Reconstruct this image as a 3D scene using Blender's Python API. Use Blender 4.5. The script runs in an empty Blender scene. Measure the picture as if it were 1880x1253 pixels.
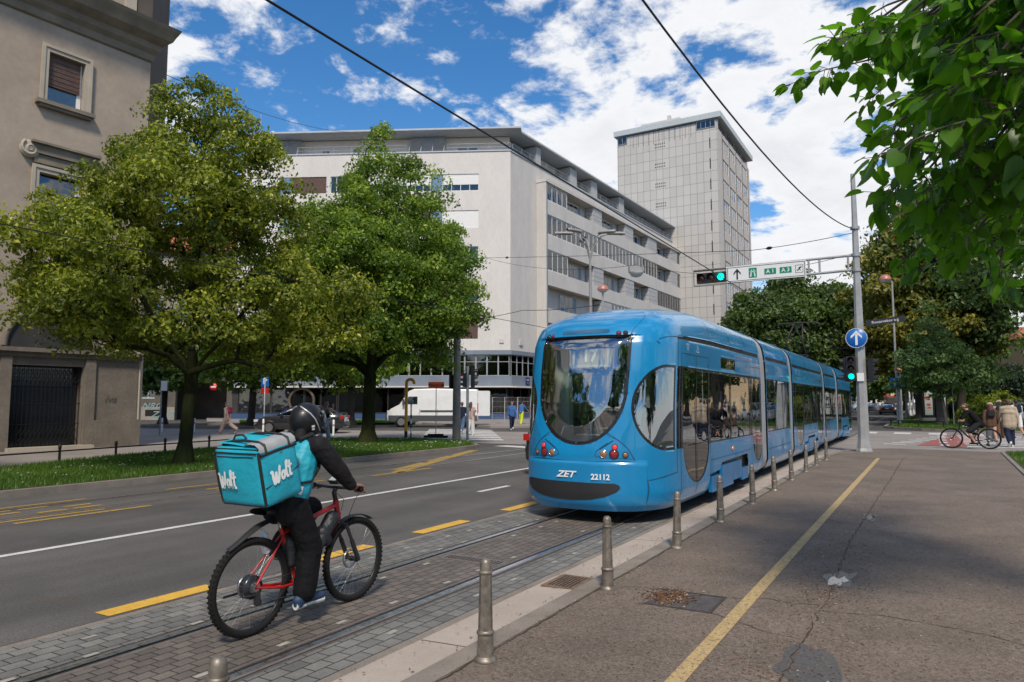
import bpy, bmesh, math, random
import numpy as np
from mathutils import Vector, Matrix, noise as mnoise
R = math.radians; PI = math.pi
random.seed(7); RNG = np.random.default_rng(7)
SC = bpy.context.scene; COL = SC.collection

# ------------------------------------------------------------------ camera
F_PX, CX, CY, EYE = 1300., 940., 626.5, 1.66
PITCH = math.atan(112/F_PX); YAW = R(30.15)
cd = bpy.data.cameras.new('camera'); cam = bpy.data.objects.new('camera', cd); COL.objects.link(cam)
cd.sensor_width = 36; cd.lens = 36*F_PX/1880; cd.clip_start = .05; cd.clip_end = 6000
cam.location = (0, 0, EYE); cam.rotation_euler = (PI/2+PITCH, 0, YAW); SC.camera = cam
cd.dof.use_dof = True; cd.dof.focus_distance = 9.5; cd.dof.aperture_fstop = 3.6

def ray(px, py):
    x = (px-CX)/F_PX; y = 1.; z = -(py-CY)/F_PX
    y, z = y*math.cos(PITCH)-z*math.sin(PITCH), y*math.sin(PITCH)+z*math.cos(PITCH)
    c, s = math.cos(YAW), math.sin(YAW)
    return Vector((x*c-y*s, x*s+y*c, z))
def G(px, py, z=0):                       # ground point seen at a pixel of the photograph
    r = ray(px, py); return Vector((0, 0, EYE))+r*((z-EYE)/r.z)
FW = Vector((-math.sin(YAW), math.cos(YAW), 0)); RT = Vector((math.cos(YAW), math.sin(YAW), 0))
def PD(px, py, d):                        # point at a distance along the view
    r = ray(px, py); return Vector((0, 0, EYE))+r*(d/(r.x*FW.x+r.y*FW.y))
def CP(px, d):                            # ground point under pixel column px at distance d
    p = PD(px, 739, d); return Vector((p.x, p.y, 0))

# ------------------------------------------------------------------ world, sun, exposure
SUN_EL, SUN_AZ = R(50), R(148)            # azimuth from +Y towards +X
W = bpy.data.worlds.new('World'); SC.world = W; W.use_nodes = True
nt = W.node_tree; nt.nodes.clear(); N = nt.nodes.new; Lk = nt.links.new
out = N('ShaderNodeOutputWorld'); bg = N('ShaderNodeBackground'); bg.inputs[1].default_value = .1; Lk(bg.outputs[0], out.inputs[0])
sky = N('ShaderNodeTexSky'); sky.sky_type = 'NISHITA'; sky.sun_disc = False; sky.sun_elevation = SUN_EL; sky.sun_rotation = SUN_AZ
sky.ozone_density = 3.5; sky.air_density = 1.0; sky.dust_density = .3
hs = N('ShaderNodeHueSaturation'); hs.inputs['Saturation'].default_value = 1.28; hs.inputs['Value'].default_value = 1.25; Lk(sky.outputs[0], hs.inputs['Color'])
tc = N('ShaderNodeTexCoord')
sx = N('ShaderNodeSeparateXYZ'); Lk(tc.outputs['Generated'], sx.inputs[0])
def mth(op, a, b=None, c=None, clamp=False):
    n = N('ShaderNodeMath'); n.operation = op; n.use_clamp = clamp
    for i, v in enumerate((a, b, c)):
        if v is None: continue
        if isinstance(v, (int, float)): n.inputs[i].default_value = v
        else: Lk(v, n.inputs[i])
    return n.outputs[0]
zz = mth('ADD', mth('MAXIMUM', sx.outputs[2], 0), .22)
cv = N('ShaderNodeCombineXYZ'); Lk(mth('DIVIDE', sx.outputs[0], zz), cv.inputs[0]); Lk(mth('DIVIDE', sx.outputs[1], zz), cv.inputs[1])
def nz(scale, detail, rough, off, dist=0):
    mp = N('ShaderNodeMapping'); mp.inputs['Location'].default_value = off; Lk(cv.outputs[0], mp.inputs[0])
    n = N('ShaderNodeTexNoise'); n.inputs['Scale'].default_value = scale; n.inputs['Detail'].default_value = detail
    n.inputs['Roughness'].default_value = rough; n.inputs['Distortion'].default_value = dist; Lk(mp.outputs[0], n.inputs['Vector']); return n.outputs[0]
n1 = nz(3.4, 9, .6, (3.1, 1.7, 0), .2); n2 = nz(11, 7, .65, (8, 2, 0), .3)
dens = mth('ADD', mth('MULTIPLY', n1, .72), mth('MULTIPLY', n2, .3))
def blob_sky(px, py, rad, amp):           # where on the sky dome banks of cloud gather
    d = ray(px, py).normalized()
    vm = N('ShaderNodeVectorMath'); vm.operation = 'DISTANCE'; Lk(tc.outputs['Generated'], vm.inputs[0]); vm.inputs[1].default_value = d
    q = mth('DIVIDE', vm.outputs['Value'], rad); e = mth('POWER', 2.718, mth('MULTIPLY', mth('MULTIPLY', q, q), -1.))
    return mth('MULTIPLY', e, amp)
for b in ((1100, 230, .2, .08), (1330, 60, .2, .035), (1200, 340, .16, .08), (2350, 250, .36, .15), (1445, 400, .09, -.07), (1470, 560, .06, -.04), (1180, 60, .1, -.04), (930, 120, .08, -.05), (1300, 130, .07, -.05), (560, 50, .12, .12), (430, 40, .1, .09), (310, 190, .08, .13), (1440, 330, .13, .08), (1500, 480, .1, .10),
          (700, 170, .17, -.1), (930, 60, .1, -.02), (400, 150, .1, -.1), (560, 200, .12, -.08), (1420, 160, .05, -.1), (1380, 400, .05, -.12), (760, 40, .07, .03)):
    dens = mth('ADD', dens, blob_sky(*b))
lowb = mth('MULTIPLY', mth('SUBTRACT', .12, sx.outputs[2], clamp=True), 1.0)
dens = mth('ADD', dens, lowb)
msk = N('ShaderNodeMapRange'); msk.interpolation_type = 'SMOOTHSTEP'; Lk(dens, msk.inputs[0]); msk.inputs[1].default_value = .497; msk.inputs[2].default_value = .60
shd = N('ShaderNodeMapRange'); Lk(dens, shd.inputs[0]); shd.inputs[1].default_value = .56; shd.inputs[2].default_value = .8; shd.inputs[3].default_value = 0; shd.inputs[4].default_value = 1
ccol = N('ShaderNodeMix'); ccol.data_type = 'RGBA'; Lk(mth('MULTIPLY', nz(5, 5, .5, (2, 9, 0)), shd.outputs[0]), ccol.inputs[0])
ccol.inputs[6].default_value = (7.7, 7.8, 8.0, 1); ccol.inputs[7].default_value = (5.4, 5.6, 6.0, 1)
mx = N('ShaderNodeMix'); mx.data_type = 'RGBA'; Lk(msk.outputs[0], mx.inputs[0]); Lk(hs.outputs[0], mx.inputs[6]); Lk(ccol.outputs[2], mx.inputs[7]); Lk(mx.outputs[2], bg.inputs[0])
sl = bpy.data.lights.new('sun', 'SUN'); sl.energy = 3.2; sl.angle = R(9); sl.color = (1, .9, .76)
so = bpy.data.objects.new('sun', sl); COL.objects.link(so)
so.rotation_euler = Vector((math.sin(SUN_AZ)*math.cos(SUN_EL), math.cos(SUN_AZ)*math.cos(SUN_EL), math.sin(SUN_EL))).to_track_quat('Z', 'Y').to_euler()
SC.view_settings.view_transform = 'Standard'; SC.view_settings.look = 'None'; SC.view_settings.exposure = .3; SC.view_settings.gamma = 1

# ------------------------------------------------------------------ helpers
def tag(o, label=None, cat=None, group=None, kind=None):
    for k, v in (('label', label), ('category', cat), ('group', group), ('kind', kind)):
        if v: o[k] = v
    return o
def thing(name, label, cat, loc=(0, 0, 0), rz=0, group=None):
    o = bpy.data.objects.new(name, None); COL.objects.link(o); o.location = loc; o.rotation_euler = (0, 0, rz); o.empty_display_size = .1
    return tag(o, label, cat, group)
def kids(o): return [c for c in bpy.data.objects if c.parent == o]
def copy_tree(o, loc=None, rz=None, label=None, group=None, parent=None, ch=None):
    if ch is None:
        ch = {}
        for c in bpy.data.objects:
            if c.parent: ch.setdefault(c.parent.name, []).append(c)
    n = o.copy(); COL.objects.link(n)
    if parent: n.parent = parent
    if loc is not None: n.location = loc
    if rz is not None: n.rotation_euler = (0, 0, rz)
    if label: n['label'] = label
    if group: n['group'] = group
    for c in ch.get(o.name, []): copy_tree(c, parent=n, ch=ch)
    return n
def wmat(o):
    m = Matrix.LocRotScale(o.location, o.rotation_euler, o.scale)
    return wmat(o.parent) @ m if o.parent else m
def link_mesh(name, me, mat, parent=None):
    o = bpy.data.objects.new(name, me); COL.objects.link(o)
    if mat is not None and not me.materials: me.materials.append(mat)
    if parent: o.parent = parent
    return o
def basis(d):
    d = Vector(d).normalized(); a = Vector((0, 0, 1)) if abs(d.z) < .9 else Vector((0, 1, 0))
    x = a.cross(d).normalized(); return x, d.cross(x), d
class MB:
    def __init__(s): s.v = []; s.f = []; s.sm = []
    def add(s, vs, fs, smooth=False):
        b = len(s.v); s.v += [tuple(v) for v in vs]; s.f += [tuple(b+i for i in f) for f in fs]; s.sm += [smooth]*len(fs); return s
    def box(s, lo, hi, rz=0, o=(0, 0, 0)):       # corners lo, hi turned by rz about o
        c, n = math.cos(rz), math.sin(rz); vs = []
        for z in (lo[2], hi[2]):
            for x, y in ((lo[0], lo[1]), (hi[0], lo[1]), (hi[0], hi[1]), (lo[0], hi[1])):
                vs.append((o[0]+x*c-y*n, o[1]+x*n+y*c, o[2]+z))
        return s.add(vs, [(3, 2, 1, 0), (4, 5, 6, 7), (0, 1, 5, 4), (1, 2, 6, 5), (2, 3, 7, 6), (3, 0, 4, 7)])
    def cb(s, c, sz, rz=0): return s.box((-sz[0]/2, -sz[1]/2, -sz[2]/2), (sz[0]/2, sz[1]/2, sz[2]/2), rz, c)
    def tube(s, pts, r, n=8, cap=True, smooth=True):
        pts = [Vector(p) for p in pts]; m = len(pts)
        rs = r if isinstance(r, (list, tuple)) else [r]*m
        vs = []; px = None
        for i, p in enumerate(pts):
            d = (pts[min(i+1, m-1)]-pts[max(i-1, 0)])
            if d.length < 1e-9: d = Vector((0, 0, 1))
            d.normalize()
            if px is None: x, y, _ = basis(d)
            else:
                x = px-d*px.dot(d); x = basis(d)[0] if x.length < 1e-6 else x.normalized(); y = d.cross(x)
            px = x
            for k in range(n):
                a = 2*PI*k/n; vs.append(p+(x*math.cos(a)+y*math.sin(a))*rs[i])
        fs = [(i*n+k, i*n+(k+1) % n, (i+1)*n+(k+1) % n, (i+1)*n+k) for i in range(m-1) for k in range(n)]
        s.add(vs, fs, smooth)
        if cap: s.add([vs[k] for k in range(n)], [tuple(range(n-1, -1, -1))]); s.add([vs[(m-1)*n+k] for k in range(n)], [tuple(range(n))])
        return s
    def lathe(s, prof, o=(0, 0, 0), ax=(0, 0, 1), n=16, smooth=True, sx=1, sy=1):   # prof: (radius, height)
        x, y, z = basis(ax); o = Vector(o); vs = []
        for r, h in prof:
            for k in range(n):
                a = 2*PI*(k+.5)/n; vs.append(o+x*(r*math.cos(a)*sx)+y*(r*math.sin(a)*sy)+z*h)
        m = len(prof)
        s.add(vs, [(i*n+k, i*n+(k+1) % n, (i+1)*n+(k+1) % n, (i+1)*n+k) for i in range(m-1) for k in range(n)], smooth)
        if prof[0][0] > 1e-4: s.add(vs[:n], [tuple(range(n-1, -1, -1))])
        if prof[-1][0] > 1e-4: s.add(vs[-n:], [tuple(range(n))])
        return s
    def ell(s, c, r, n=12, m=8, ax=None):
        c = Vector(c); B = basis(ax) if ax is not None else (Vector((1, 0, 0)), Vector((0, 1, 0)), Vector((0, 0, 1))); vs = []
        for i in range(m+1):
            t = PI*i/m-PI/2
            for k in range(n):
                a = 2*PI*k/n; vs.append(c+B[0]*(r[0]*math.cos(t)*math.cos(a))+B[1]*(r[1]*math.cos(t)*math.sin(a))+B[2]*(r[2]*math.sin(t)))
        return s.add(vs, [(i*n+k, i*n+(k+1) % n, (i+1)*n+(k+1) % n, (i+1)*n+k) for i in range(m) for k in range(n)], True)
    def torus(s, c, ax, R_, r, n=32, m=8, a0=0, a1=2*PI, flat=1.):
        x, y, z = basis(ax); c = Vector(c); full = abs(a1-a0-2*PI) < 1e-6; nn = n if full else n+1; vs = []
        for i in range(nn):
            a = a0+(a1-a0)*i/n; d = x*math.cos(a)+y*math.sin(a)
            for k in range(m):
                b = 2*PI*k/m; vs.append(c+d*(R_+r*flat*math.cos(b))+z*(r*math.sin(b)))
        rng = range(n)
        return s.add(vs, [(i*m+k, ((i+1) % nn)*m+k, ((i+1) % nn)*m+(k+1) % m, i*m+(k+1) % m) for i in rng for k in range(m)], True)
    def prism(s, poly, o, u, v, t):             # polygon (a,b) in plane o + a*u + b*v, thickness vector t (centred at the plane's back)
        o, u, v, t = Vector(o), Vector(u), Vector(v), Vector(t); n = len(poly)
        A = [o+u*a+v*b for a, b in poly]; B = [p+t for p in A]
        flip = u.cross(v).dot(t) < 0
        f1 = tuple(range(n)); f0 = tuple(range(n-1, -1, -1))
        s.add(A+B, [f0 if not flip else f1, tuple(i+n for i in (f1 if not flip else f0))]+[((i, (i+1) % n, n+(i+1) % n, n+i) if not flip else (n+i, n+(i+1) % n, (i+1) % n, i)) for i in range(n)])
        return s
    def quad(s, *p, smooth=False): return s.add(p, [tuple(range(len(p)))], smooth)
    def grid(s, P, smooth=True, closed=False):  # P[i][j] rows of points
        m, n = len(P), len(P[0]); vs = [q for r in P for q in r]
        return s.add(vs, [(i*n+j, i*n+(j+1) % n, (i+1)*n+(j+1) % n, (i+1)*n+j) for i in range(m-1) for j in range(n if closed else n-1)], smooth)
    def text(s, body, o, u, v, size, bold=0, depth=.002, align='CENTER', shear=0, wx=1.):
        cu = bpy.data.curves.new('t', 'FONT'); cu.body = body; cu.size = size; cu.offset = bold; cu.align_x = align; cu.align_y = 'CENTER'; cu.shear = shear; cu.resolution_u = 3; cu.extrude = depth/2
        ob = bpy.data.objects.new('t', cu); me = bpy.data.meshes.new_from_object(ob)
        o, u, v = Vector(o), Vector(u).normalized(), Vector(v).normalized(); w = u.cross(v)
        s.add([o+u*(p.co.x*wx)+v*p.co.y+w*(p.co.z+depth/2) for p in me.vertices], [tuple(p.vertices) for p in me.polygons])
        bpy.data.objects.remove(ob); bpy.data.curves.remove(cu); bpy.data.meshes.remove(me); return s
    def build(s, name, mat, parent=None):
        me = bpy.data.meshes.new(name); vs = s.v
        if parent:
            mi = wmat(parent).inverted(); vs = [tuple(mi @ Vector(v)) for v in vs]
        me.from_pydata(vs, [], s.f); me.polygons.foreach_set('use_smooth', s.sm); me.validate(); me.update()
        return link_mesh(name, me, mat, parent)
def npmesh(name, V, Fq, mat, parent=None, smooth=False, attr=None, nper=4):
    me = bpy.data.meshes.new(name); V = np.asarray(V, dtype=np.float32); Fq = np.asarray(Fq, dtype=np.int32)
    if parent:
        mi = np.array(wmat(parent).inverted(), dtype=np.float32); V = V@mi[:3, :3].T+mi[:3, 3]
    me.vertices.add(len(V)); me.vertices.foreach_set('co', V.ravel())
    me.loops.add(Fq.size); me.loops.foreach_set('vertex_index', Fq.ravel())
    me.polygons.add(len(Fq)); me.polygons.foreach_set('loop_start', np.arange(0, Fq.size, nper, dtype=np.int32)); me.polygons.foreach_set('loop_total', np.full(len(Fq), nper, dtype=np.int32))
    me.polygons.foreach_set('use_smooth', np.full(len(Fq), smooth)); me.update(calc_edges=True)
    if attr is not None:
        a = me.attributes.new('rnd', 'FLOAT', 'POINT'); a.data.foreach_set('value', np.asarray(attr, dtype=np.float32))
    return link_mesh(name, me, mat, parent)

# materials
MATS = {}
def mat(name, col, rough=.6, metal=0., var=0., vs=3., bump=0., bs=60., coat=0., spec=.5, emis=None, es=1., col2=None, fine=0., fs=120., sheen=0., trans=None, alpha=None, space='Object', aniso=None, roughvar=0.):
    if name in MATS: return MATS[name]
    m = bpy.data.materials.new(name); m.use_nodes = True; t = m.node_tree; b = t.nodes['Principled BSDF']; N_, L_ = t.nodes.new, t.links.new
    b.inputs['Base Color'].default_value = (*col, 1); b.inputs['Roughness'].default_value = rough; b.inputs['Metallic'].default_value = metal
    b.inputs['Specular IOR Level'].default_value = spec; b.inputs['Coat Weight'].default_value = coat; b.inputs['Coat Roughness'].default_value = .04
    if emis: b.inputs['Emission Color'].default_value = (*emis, 1); b.inputs['Emission Strength'].default_value = es
    tc = N_('ShaderNodeTexCoord'); vec = tc.outputs[space]
    if aniso: mp = N_('ShaderNodeMapping'); mp.inputs['Scale'].default_value = aniso; L_(vec, mp.inputs[0]); vec = mp.outputs[0]
    def noi(sc, d=5, r=.6):
        n = N_('ShaderNodeTexNoise'); n.inputs['Scale'].default_value = sc; n.inputs['Detail'].default_value = d; n.inputs['Roughness'].default_value = r; L_(vec, n.inputs['Vector']); return n.outputs[0]
    if var or col2 or fine:
        c2 = col2 or tuple(c*(1-var) for c in col); c1 = col if col2 else tuple(min(1, c*(1+var)) for c in col)
        rr = N_('ShaderNodeMapRange'); rr.inputs[1].default_value = .3; rr.inputs[2].default_value = .7; L_(noi(vs), rr.inputs[0])
        mx = N_('ShaderNodeMix'); mx.data_type = 'RGBA'; L_(rr.outputs[0], mx.inputs[0]); mx.inputs[6].default_value = (*c1, 1); mx.inputs[7].default_value = (*c2, 1); o = mx.outputs[2]
        if fine:
            r2 = N_('ShaderNodeMapRange'); r2.inputs[1].default_value = .3; r2.inputs[2].default_value = .7; r2.inputs[3].default_value = 1-fine; r2.inputs[4].default_value = 1+fine; L_(noi(fs, 3, .7), r2.inputs[0])
            m2 = N_('ShaderNodeMix'); m2.data_type = 'RGBA'; m2.blend_type = 'MULTIPLY'; m2.inputs[0].default_value = 1; L_(o, m2.inputs[6]); L_(r2.outputs[0], m2.inputs[7]); o = m2.outputs[2]
        L_(o, b.inputs['Base Color'])
    if roughvar:
        r3 = N_('ShaderNodeMapRange'); L_(noi(vs*1.7), r3.inputs[0]); r3.inputs[1].default_value = .3; r3.inputs[2].default_value = .7; r3.inputs[3].default_value = max(0, rough-roughvar); r3.inputs[4].default_value = min(1, rough+roughvar); L_(r3.outputs[0], b.inputs['Roughness'])
    if bump:
        bp = N_('ShaderNodeBump'); bp.inputs['Strength'].default_value = 1; bp.inputs['Distance'].default_value = bump; L_(noi(bs, 4, .7), bp.inputs['Height']); L_(bp.outputs[0], b.inputs['Normal'])
    MATS[name] = m; return m
def glassmat(name, tint=(.6, .65, .65), refl=.12, ior=1.5, rough=.0):
    m = bpy.data.materials.new(name); m.use_nodes = True; t = m.node_tree; t.nodes.clear(); N_, L_ = t.nodes.new, t.links.new
    o = N_('ShaderNodeOutputMaterial'); mx = N_('ShaderNodeMixShader'); tr = N_('ShaderNodeBsdfTransparent'); gl = N_('ShaderNodeBsdfGlossy'); fr = N_('ShaderNodeFresnel')
    tr.inputs[0].default_value = (*tint, 1); gl.inputs[0].default_value = (.95, .97, 1, 1); gl.inputs['Roughness'].default_value = rough; fr.inputs[0].default_value = ior
    ad = N_('ShaderNodeMath'); ad.operation = 'MULTIPLY_ADD'; ad.use_clamp = True; L_(fr.outputs[0], ad.inputs[0]); ad.inputs[1].default_value = 1.; ad.inputs[2].default_value = refl
    n = N_('ShaderNodeTexNoise'); n.inputs['Scale'].default_value = 1.3; n.inputs['Detail'].default_value = 1; tc = N_('ShaderNodeTexCoord'); L_(tc.outputs['Object'], n.inputs['Vector'])
    bp = N_('ShaderNodeBump'); bp.inputs['Distance'].default_value = .006; L_(n.outputs[0], bp.inputs['Height']); L_(bp.outputs[0], gl.inputs['Normal'])
    L_(ad.outputs[0], mx.inputs[0]); L_(tr.outputs[0], mx.inputs[1]); L_(gl.outputs[0], mx.inputs[2]); L_(mx.outputs[0], o.inputs[0]); MATS[name] = m; return m
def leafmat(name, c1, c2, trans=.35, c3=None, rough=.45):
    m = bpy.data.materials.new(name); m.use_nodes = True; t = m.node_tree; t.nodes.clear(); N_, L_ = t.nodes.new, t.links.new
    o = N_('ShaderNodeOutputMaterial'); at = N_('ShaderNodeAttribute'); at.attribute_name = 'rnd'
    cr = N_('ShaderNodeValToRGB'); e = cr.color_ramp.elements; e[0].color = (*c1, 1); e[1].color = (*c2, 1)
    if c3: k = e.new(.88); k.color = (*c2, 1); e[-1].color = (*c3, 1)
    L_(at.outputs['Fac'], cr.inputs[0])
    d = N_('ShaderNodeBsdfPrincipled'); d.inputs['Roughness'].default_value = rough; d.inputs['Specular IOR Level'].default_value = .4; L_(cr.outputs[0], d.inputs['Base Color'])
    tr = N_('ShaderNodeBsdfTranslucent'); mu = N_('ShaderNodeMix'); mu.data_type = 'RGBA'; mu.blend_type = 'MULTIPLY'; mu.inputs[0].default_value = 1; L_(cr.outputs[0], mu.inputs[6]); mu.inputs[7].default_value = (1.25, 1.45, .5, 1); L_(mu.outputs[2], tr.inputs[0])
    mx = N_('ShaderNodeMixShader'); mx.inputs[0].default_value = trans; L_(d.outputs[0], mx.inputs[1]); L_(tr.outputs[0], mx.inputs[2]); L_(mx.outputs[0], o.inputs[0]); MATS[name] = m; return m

_lat = np.random.default_rng(5).uniform(-1, 1, (32, 32, 32))
def vnoise(P):                            # smooth value noise on many points at once
    P = np.asarray(P, float); i = np.floor(P).astype(int); f = P-i; f = f*f*(3-2*f); o = np.zeros(len(P))
    for a in (0, 1):
        for b in (0, 1):
            for c in (0, 1): o += _lat[(i[:, 0]+a) % 32, (i[:, 1]+b) % 32, (i[:, 2]+c) % 32]*(f[:, 0] if a else 1-f[:, 0])*(f[:, 1] if b else 1-f[:, 1])*(f[:, 2] if c else 1-f[:, 2])
    return o*.8
# voxel-merged soft bodies (people, clothing): capsules -> one continuous surface
TMP = bpy.data.scenes.new('tmp')
def soft(name, parts, vox, m, parent, smooth=4, fold=0.):
    """parts: ('c', p0, r0, p1, r1) tapered capsule or ('e', centre, radii[, axis])"""
    b = MB()
    for p in parts:
        if p[0] == 'c':
            p0, r0, p1, r1 = Vector(p[1]), p[2], Vector(p[3]), p[4]; d = p1-p0; L = d.length or 1e-6
            n = max(2, int(L/max(.4*min(r0, r1), .01))); n = min(n, 24); prof = [(0, -r0)]+[(r0*math.cos(a), -r0*math.sin(a)) for a in (1.2, .8, .4)]
            prof += [(r0+(r1-r0)*i/4, L*i/4) for i in range(5)]+[(r1*math.cos(a), L+r1*math.sin(a)) for a in (.4, .8, 1.2)]+[(0, L+r1)]
            b.lathe(prof, p0, d, 12)
        else: b.ell(p[1], p[2], 14, 10, p[3] if len(p) > 3 else None)
    me = bpy.data.meshes.new('tmp'); me.from_pydata(b.v, [], b.f)
    ob = bpy.data.objects.new('tmp', me); TMP.collection.objects.link(ob)
    r = ob.modifiers.new('r', 'REMESH'); r.mode = 'VOXEL'; r.voxel_size = vox; r.use_smooth_shade = True
    s = ob.modifiers.new('s', 'SMOOTH'); s.factor = .6; s.iterations = smooth
    TMP.view_layers[0].update(); dg = TMP.view_layers[0].depsgraph; e = ob.evaluated_get(dg); nm = bpy.data.meshes.new_from_object(e)
    bpy.data.objects.remove(ob); bpy.data.meshes.remove(me); nm.name = name
    if fold:
        n = len(nm.vertices); co = np.zeros(n*3, np.float32); no = np.zeros(n*3, np.float32); nm.vertices.foreach_get('co', co); nm.vertices.foreach_get('normal', no); co = co.reshape(-1, 3); no = no.reshape(-1, 3)
        w = vnoise(co*6); q = vnoise(co*(8, 8, 15)+w[:, None]*(0, 0, 2.5))+.35*vnoise(co*(22, 22, 40)+7); co = co+no*(fold*(1-2*np.abs(q)))[:, None]; nm.vertices.foreach_set('co', co.astype(np.float32).ravel()); nm.update()
    if parent: nm.transform(wmat(parent).inverted())
    nm.polygons.foreach_set('use_smooth', [True]*len(nm.polygons))
    nm.materials.clear(); nm.materials.append(m); return link_mesh(name, nm, None, parent)
# ------------------------------------------------------------------ ground
def groundmat(name, c1, c2, fine=.25, fs=90, bump=.003, bs=160, rough=.8, vs=.6, spots=None, roughvar=.12, streak=None, spec=.35):
    m = bpy.data.materials.new(name); m.use_nodes = True; t = m.node_tree; b = t.nodes['Principled BSDF']; N_, L_ = t.nodes.new, t.links.new
    tc = N_('ShaderNodeTexCoord'); vec = tc.outputs['Object']; b.inputs['Specular IOR Level'].default_value = spec
    def noi(sc, d=6, r=.6, mp=None, dist=0):
        n = N_('ShaderNodeTexNoise'); n.inputs['Scale'].default_value = sc; n.inputs['Detail'].default_value = d; n.inputs['Roughness'].default_value = r; n.inputs['Distortion'].default_value = dist
        v = vec
        if mp: q = N_('ShaderNodeMapping'); q.inputs['Scale'].default_value = mp; L_(vec, q.inputs[0]); v = q.outputs[0]
        L_(v, n.inputs['Vector']); return n.outputs[0]
    def mr(i, a, bb, c, d):
        r = N_('ShaderNodeMapRange'); L_(i, r.inputs[0]); r.inputs[1].default_value = a; r.inputs[2].default_value = bb; r.inputs[3].default_value = c; r.inputs[4].default_value = d; return r.outputs[0]
    def mix(f, a, bb, bt='MIX'):
        x = N_('ShaderNodeMix'); x.data_type = 'RGBA'; x.blend_type = bt
        for i, v in ((0, f), (6, a), (7, bb)):
            if isinstance(v, (int, float)): x.inputs[i].default_value = v
            elif isinstance(v, tuple): x.inputs[i].default_value = (*v, 1)
            else: L_(v, x.inputs[i])
        return x.outputs[2]
    o = mix(mr(noi(vs, 8, .65), .35, .65, 0, 1), c1, c2)
    if streak: o = mix(1., o, mr(noi(1.1, 6, .6, streak), .35, .65, .8, 1.14), 'MULTIPLY')
    o = mix(1., o, mr(noi(fs, 3, .8), .3, .7, 1-fine, 1+fine), 'MULTIPLY')
    if spots:
        for sc, th, colr, amt in spots:
            v = N_('ShaderNodeTexNoise'); v.inputs['Scale'].default_value = sc; v.inputs['Detail'].default_value = 3; v.inputs['Roughness'].default_value = .7; L_(vec, v.inputs['Vector'])
            o = mix(mr(v.outputs[0], th, th+.035, 0, amt), o, colr)
    L_(o, b.inputs['Base Color']); L_(mr(noi(vs*2.3, 5), .3, .7, rough-roughvar, min(1, rough+roughvar)), b.inputs['Roughness'])
    bp = N_('ShaderNodeBump'); bp.inputs['Distance'].default_value = bump; L_(noi(bs, 3, .8), bp.inputs['Height']); L_(bp.outputs[0], b.inputs['Normal'])
    MATS[name] = m; return m
groundmat('far_ground', (.075, .07, .062), (.055, .052, .048), vs=.2)
groundmat('asphalt', (.11, .102, .094), (.076, .072, .067), fine=.4, fs=45, vs=.45, bump=.004, bs=60, streak=(1, .12, 1), spots=[(150, .64, (.26, .24, .21), .6), (1.3, .66, (.09, .07, .05), .5)], rough=.72)
groundmat('sidewalk_asphalt', (.178, .138, .108), (.122, .096, .075), fine=.55, fs=48, vs=.8, bump=.005, bs=70, rough=.78, spots=[(190, .645, (.26, .24, .21), .8), (45, .68, (.075, .04, .022), .85), (2.2, .66, (.085, .065, .048), .45), (120, .655, (.03, .024, .02), .8)])
groundmat('light_asphalt', (.27, .24, .215), (.2, .18, .165), fine=.2, fs=60, vs=.35, rough=.82)
groundmat('kerb_stone', (.25, .215, .18), (.17, .145, .12), fine=.25, fs=60, vs=2.2, rough=.8, spots=[(30, .68, (.06, .045, .03), .7)])
groundmat('concrete_band', (.42, .355, .3), (.34, .285, .24), fine=.12, fs=70, vs=1.3, rough=.8, spots=[(35, .7, (.1, .07, .05), .8), (3, .66, (.2, .17, .14), .6)])
groundmat('soil', (.05, .045, .02), (.04, .055, .014), vs=3)
def worn_paint(name, c, wear=.52, under=(.1, .09, .08)):
    m = groundmat(name, c, tuple(x*.8 for x in c), fine=.14, fs=60, vs=5, rough=.65, bump=.001, spots=[(38, wear, under, .85), (140, wear+.08, under, .9)]); return m
worn_paint('paint_yellow', (.68, .4, .06), .63); worn_paint('paint_white', (.62, .61, .58), .63); worn_paint('paint_yellow_old', (.48, .34, .15), .555, (.16, .13, .1)); worn_paint('paint_yellow_faded', (.42, .27, .06), .56, (.08, .07, .06))
groundmat('red_lane', (.3, .1, .08), (.24, .09, .075), fine=.2, vs=1.5)
def structure(name, b, m, kind='structure'): o = b.build(name, m); o['kind'] = kind; return o
def flat(poly, z): return MB().quad(*[(p[0], p[1], z) for p in poly])
def rect(b, x0, y0, x1, y1, z): b.quad((x0, y0, z), (x1, y0, z), (x1, y1, z), (x0, y1, z)); return b
# one sheet to the horizon
structure('ground', rect(MB(), -1500, -800, 1500, 3000, -.012), MATS['far_ground'])
structure('road', rect(MB(), -13.9, -60, -5.52, 700, 0), MATS['asphalt'])
# the junction and the cross street with the forecourt on the left
structure('cross_street', MB().quad((-13.9, 24.6, -.004), (-13.9, 36.5, -.004), (-66, 20.2, -.004), (-60, 5, -.004), (-21.6, 21.6, -.004), (-18.4, 24, -.004)), MATS['light_asphalt'])
structure('junction_apron', rect(MB(), -5.52, 24, 40, 46.5, -.006), MATS['light_asphalt'])
structure('forecourt', MB().quad((-18.6, -40, .02), (-18.6, 8, .02), (-20.2, 12, .02), (-21.7, 21.7, .02), (-31, 20.5, .02), (-60, 12, .02), (-60, -40, .02)), MATS['light_asphalt'])
# raised pavement and lawn strip in front of the modern block
def cam_poly(pts, z): return flat([CP(px, d) for px, d in pts], z)
far_walk = MB()
pl = [G(380, 781), G(775, 779), G(900, 786), G(990, 786), CP(1100, 60), CP(985, 75), CP(380, 75)]
far_walk.prism([(p.x, p.y) for p in pl][::-1], (0, 0, -.01), (1, 0, 0), (0, 1, 0), (0, 0, .13)); structure('far_pavement', far_walk, MATS['light_asphalt'])
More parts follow.
